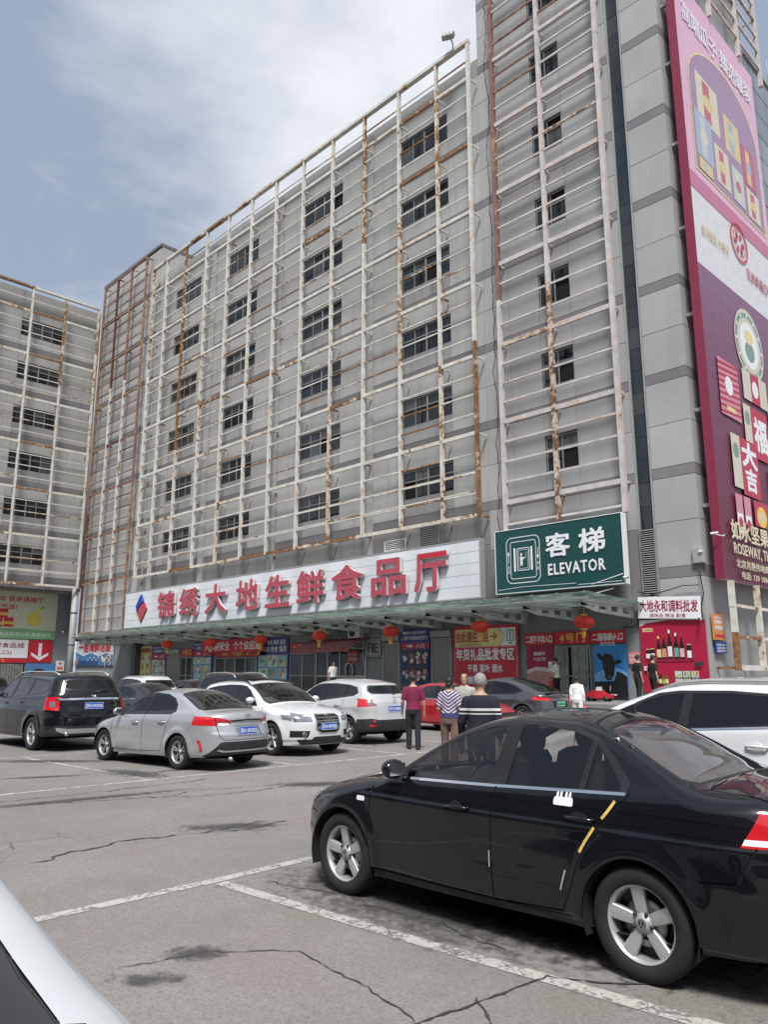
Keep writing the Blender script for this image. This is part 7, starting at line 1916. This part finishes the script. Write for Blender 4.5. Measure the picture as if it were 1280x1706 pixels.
    dk.build('eyes', HAIRB, t); MB().ball((hx+.075*s, 0, hz-.058*s), (.008*s, .022*s, .006*s), 8, 6).build('mouth', flat('lips', (.3, .12, .10), .5), t)
    MB().lathe([(.058*s, 1.425*s), (.066*s, 1.43*s), (.062*s, 1.475*s), (.055*s, 1.47*s)], 16, c=(nk[0], 0, 0)).build('collar', collar or top, t)
    if bag:
        nm, mat_, lab_ = bag; H0 = limbs[nm][3]; bt_ = thing('shopping_bag', lab_, 'bag', (0, 0, 0))
        W_m = Matrix.Translation(loc) @ Matrix.Rotation(face, 4, 'Z'); P = W_m @ Vector(H0); bt_.location = (P.x, P.y, P.z-.44)
        B_ = MB(); V2 = []; F2 = []; rows = [(.05, .04, 0), (.15, .10, .03), (.17, .12, .14), (.13, .09, .25), (.05, .03, .34), (.02, .015, .40)]
        for rx, ry, z in rows:
            for i in range(14): a = 2*math.pi*i/14; q = 1+.10*math.sin(3*a+z*20); V2.append((rx*q*math.cos(a), ry*q*math.sin(a), z))
        for j in range(len(rows)-1):
            for i in range(14): F2.append((j*14+i, j*14+(i+1) % 14, (j+1)*14+(i+1) % 14, (j+1)*14+i))
        F2.append(tuple(range(13, -1, -1))); B_.add(V2, F2, 0, True).build('bag', mat_, bt_)
        MB().tube([(-.03, 0, .38), (-.025, 0, .45), (0, 0, .47), (.025, 0, .45), (.03, 0, .38)], .008, 6).build('handle', mat_, bt_)
    return t
def stripes(name, cols, kind):
    """striped knit: bands in object height, or chevrons"""
    m, t, b = base_mat(name)
    tc = t.nodes.new('ShaderNodeTexCoord'); sp = t.nodes.new('ShaderNodeSeparateXYZ'); t.links.new(tc.outputs['Object'], sp.inputs[0])
    z = sp.outputs['Z']
    if kind == 'chevron': 
        z = math_(t, 'SUBTRACT', z, math_(t, 'MULTIPLY', math_(t, 'ABSOLUTE', sp.outputs['Y']), .75)); f = math_(t, 'FRACT', math_(t, 'MULTIPLY', z, 15.0)); f = ramp(t, f, .46, .54)
        lim = math_(t, 'MULTIPLY', math_(t, 'GREATER_THAN', sp.outputs['Z'], .98), 1.0); f = math_(t, 'MULTIPLY', f, lim)
    elif kind == 'fine':
        f = math_(t, 'FRACT', math_(t, 'MULTIPLY', z, 28.0)); f = ramp(t, f, .6, .75)
    else:
        a = math_(t, 'LESS_THAN', math_(t, 'ABSOLUTE', math_(t, 'SUBTRACT', z, 1.245)), .016); c = math_(t, 'LESS_THAN', math_(t, 'ABSOLUTE', math_(t, 'SUBTRACT', z, 1.19)), .008); f = math_(t, 'MAXIMUM', a, c)
    t.links.new(mixc(t, f, cols[0], cols[1]), b.inputs['Base Color']); b.inputs['Roughness'].default_value = .85
    return m
cl = lambda n, c: flat('cloth_'+n, c, .85, var=.2, scale=9)
PLUM = stripes('plum_polo', ((.20, .012, .055), (.13, .01, .045)), 'fine'); CHEV = stripes('chevron_knit', ((.035, .035, .11), (.55, .48, .56)), 'chevron'); NAVY = stripes('navy_jacket_striped', ((.010, .012, .022), (.62, .62, .60)), 'bands')
NAVYP = cl('dark_trousers', (.016, .017, .022)); BROWN = cl('brown_trousers', (.17, .10, .085)); GREYT = cl('grey_tee', (.36, .34, .30)); WHT = cl('white_shirt', (.74, .74, .76)); CRM = cl('cream_tee', (.62, .60, .52)); BLK = cl('black_tee', (.012, .012, .014))
REDB = flat('red_plastic_bag', (.60, .02, .05), .3, var=.3, scale=12)
person('man in a plum polo and dark trousers seen from behind, next to the crossover', (-12.95, 13.7, 0), R_(135), 1.70, PLUM, NAVYP, HAIRB, pose=dict(la=(.12, -.02), ra=(.12, -.02), le=.45, re=.2, step=.09))
person('woman in a purple and white chevron top and brown trousers, hands together in front', (-10.15, 11.75, 0), R_(120), 1.66, CHEV, BROWN, HAIRB, fem=True, hairlen=.05, pose=dict(le=.9, re=.9, lin=-.06, rin=-.06), loose=1.05)
person('man in a grey tee facing the camera behind the chevron top', (-11.5, 13.85, 0), R_(-60), 1.72, GREYT, NAVYP, HAIRB, bald=True, pose=dict(le=.2, re=.3))
person('grey haired man in a navy jacket with white stripes, behind the black sedan', (-6.75, 8.45, 0), R_(125), 1.71, NAVY, NAVYP, HAIRG, sleeves='long', loose=1.08, pose=dict(le=.5, re=.35, la=(.14, .03)))
person('man in a cream tee standing in the gate-four doorway with a red bag', (-18.85, 28.75, .66), R_(190), 1.72, CRM, BLK, HAIRB, pose=dict(ra=(.05, .02), re=1.0, la=(.05, .02), le=.9), bag=('r', REDB, 'red plastic bag held by the man in the gate-four doorway'))
person('woman in white carrying a red bag towards the gate-four doors', (-14.45, 23.2, 0), R_(110), 1.66, WHT, WHT, HAIRB, sleeves='long', fem=True, hairlen=.03, loose=1.12, bag=('r', REDB, 'red shopping bag carried by the woman in white'))
person('man in a black tee at the advert pillar, nearer of the two', (-14.55, 27.6, .66), R_(60), 1.76, BLK, NAVYP, HAIRB, pose=dict(la=(.14, -.08), le=.35))
person('person in black half hidden by the nearer man at the advert pillar', (-14.3, 28.3, .66), R_(60), 1.76, BLK, BLK, HAIRB)
person('man in a white tee walking in front of the maroon awning', (-31.1, 26.9, .66), R_(-10), 1.72, WHT, NAVYP, HAIRB)
# ---------------------------------------------------------------- building across the yard behind the camera (seen in reflections)
op = thing('opposite_hall', 'grey market building across the yard behind the camera', 'building', (0, -24, 0))
MB().box((-60, -8, 0), (45, 0, 17)).build('wall', M['lowwall'], op)
for k in range(3): box_part('ribbon_window', M['wglass'], op, (-7.5, .02, 6.3+k*4.1), (104, .05, 1.5)); box_part('band_panel', M['band'], op, (-7.5, .02, 4.4+k*4.1), (104.8, .06, .45))
bpy.data.scenes.remove(TMP)
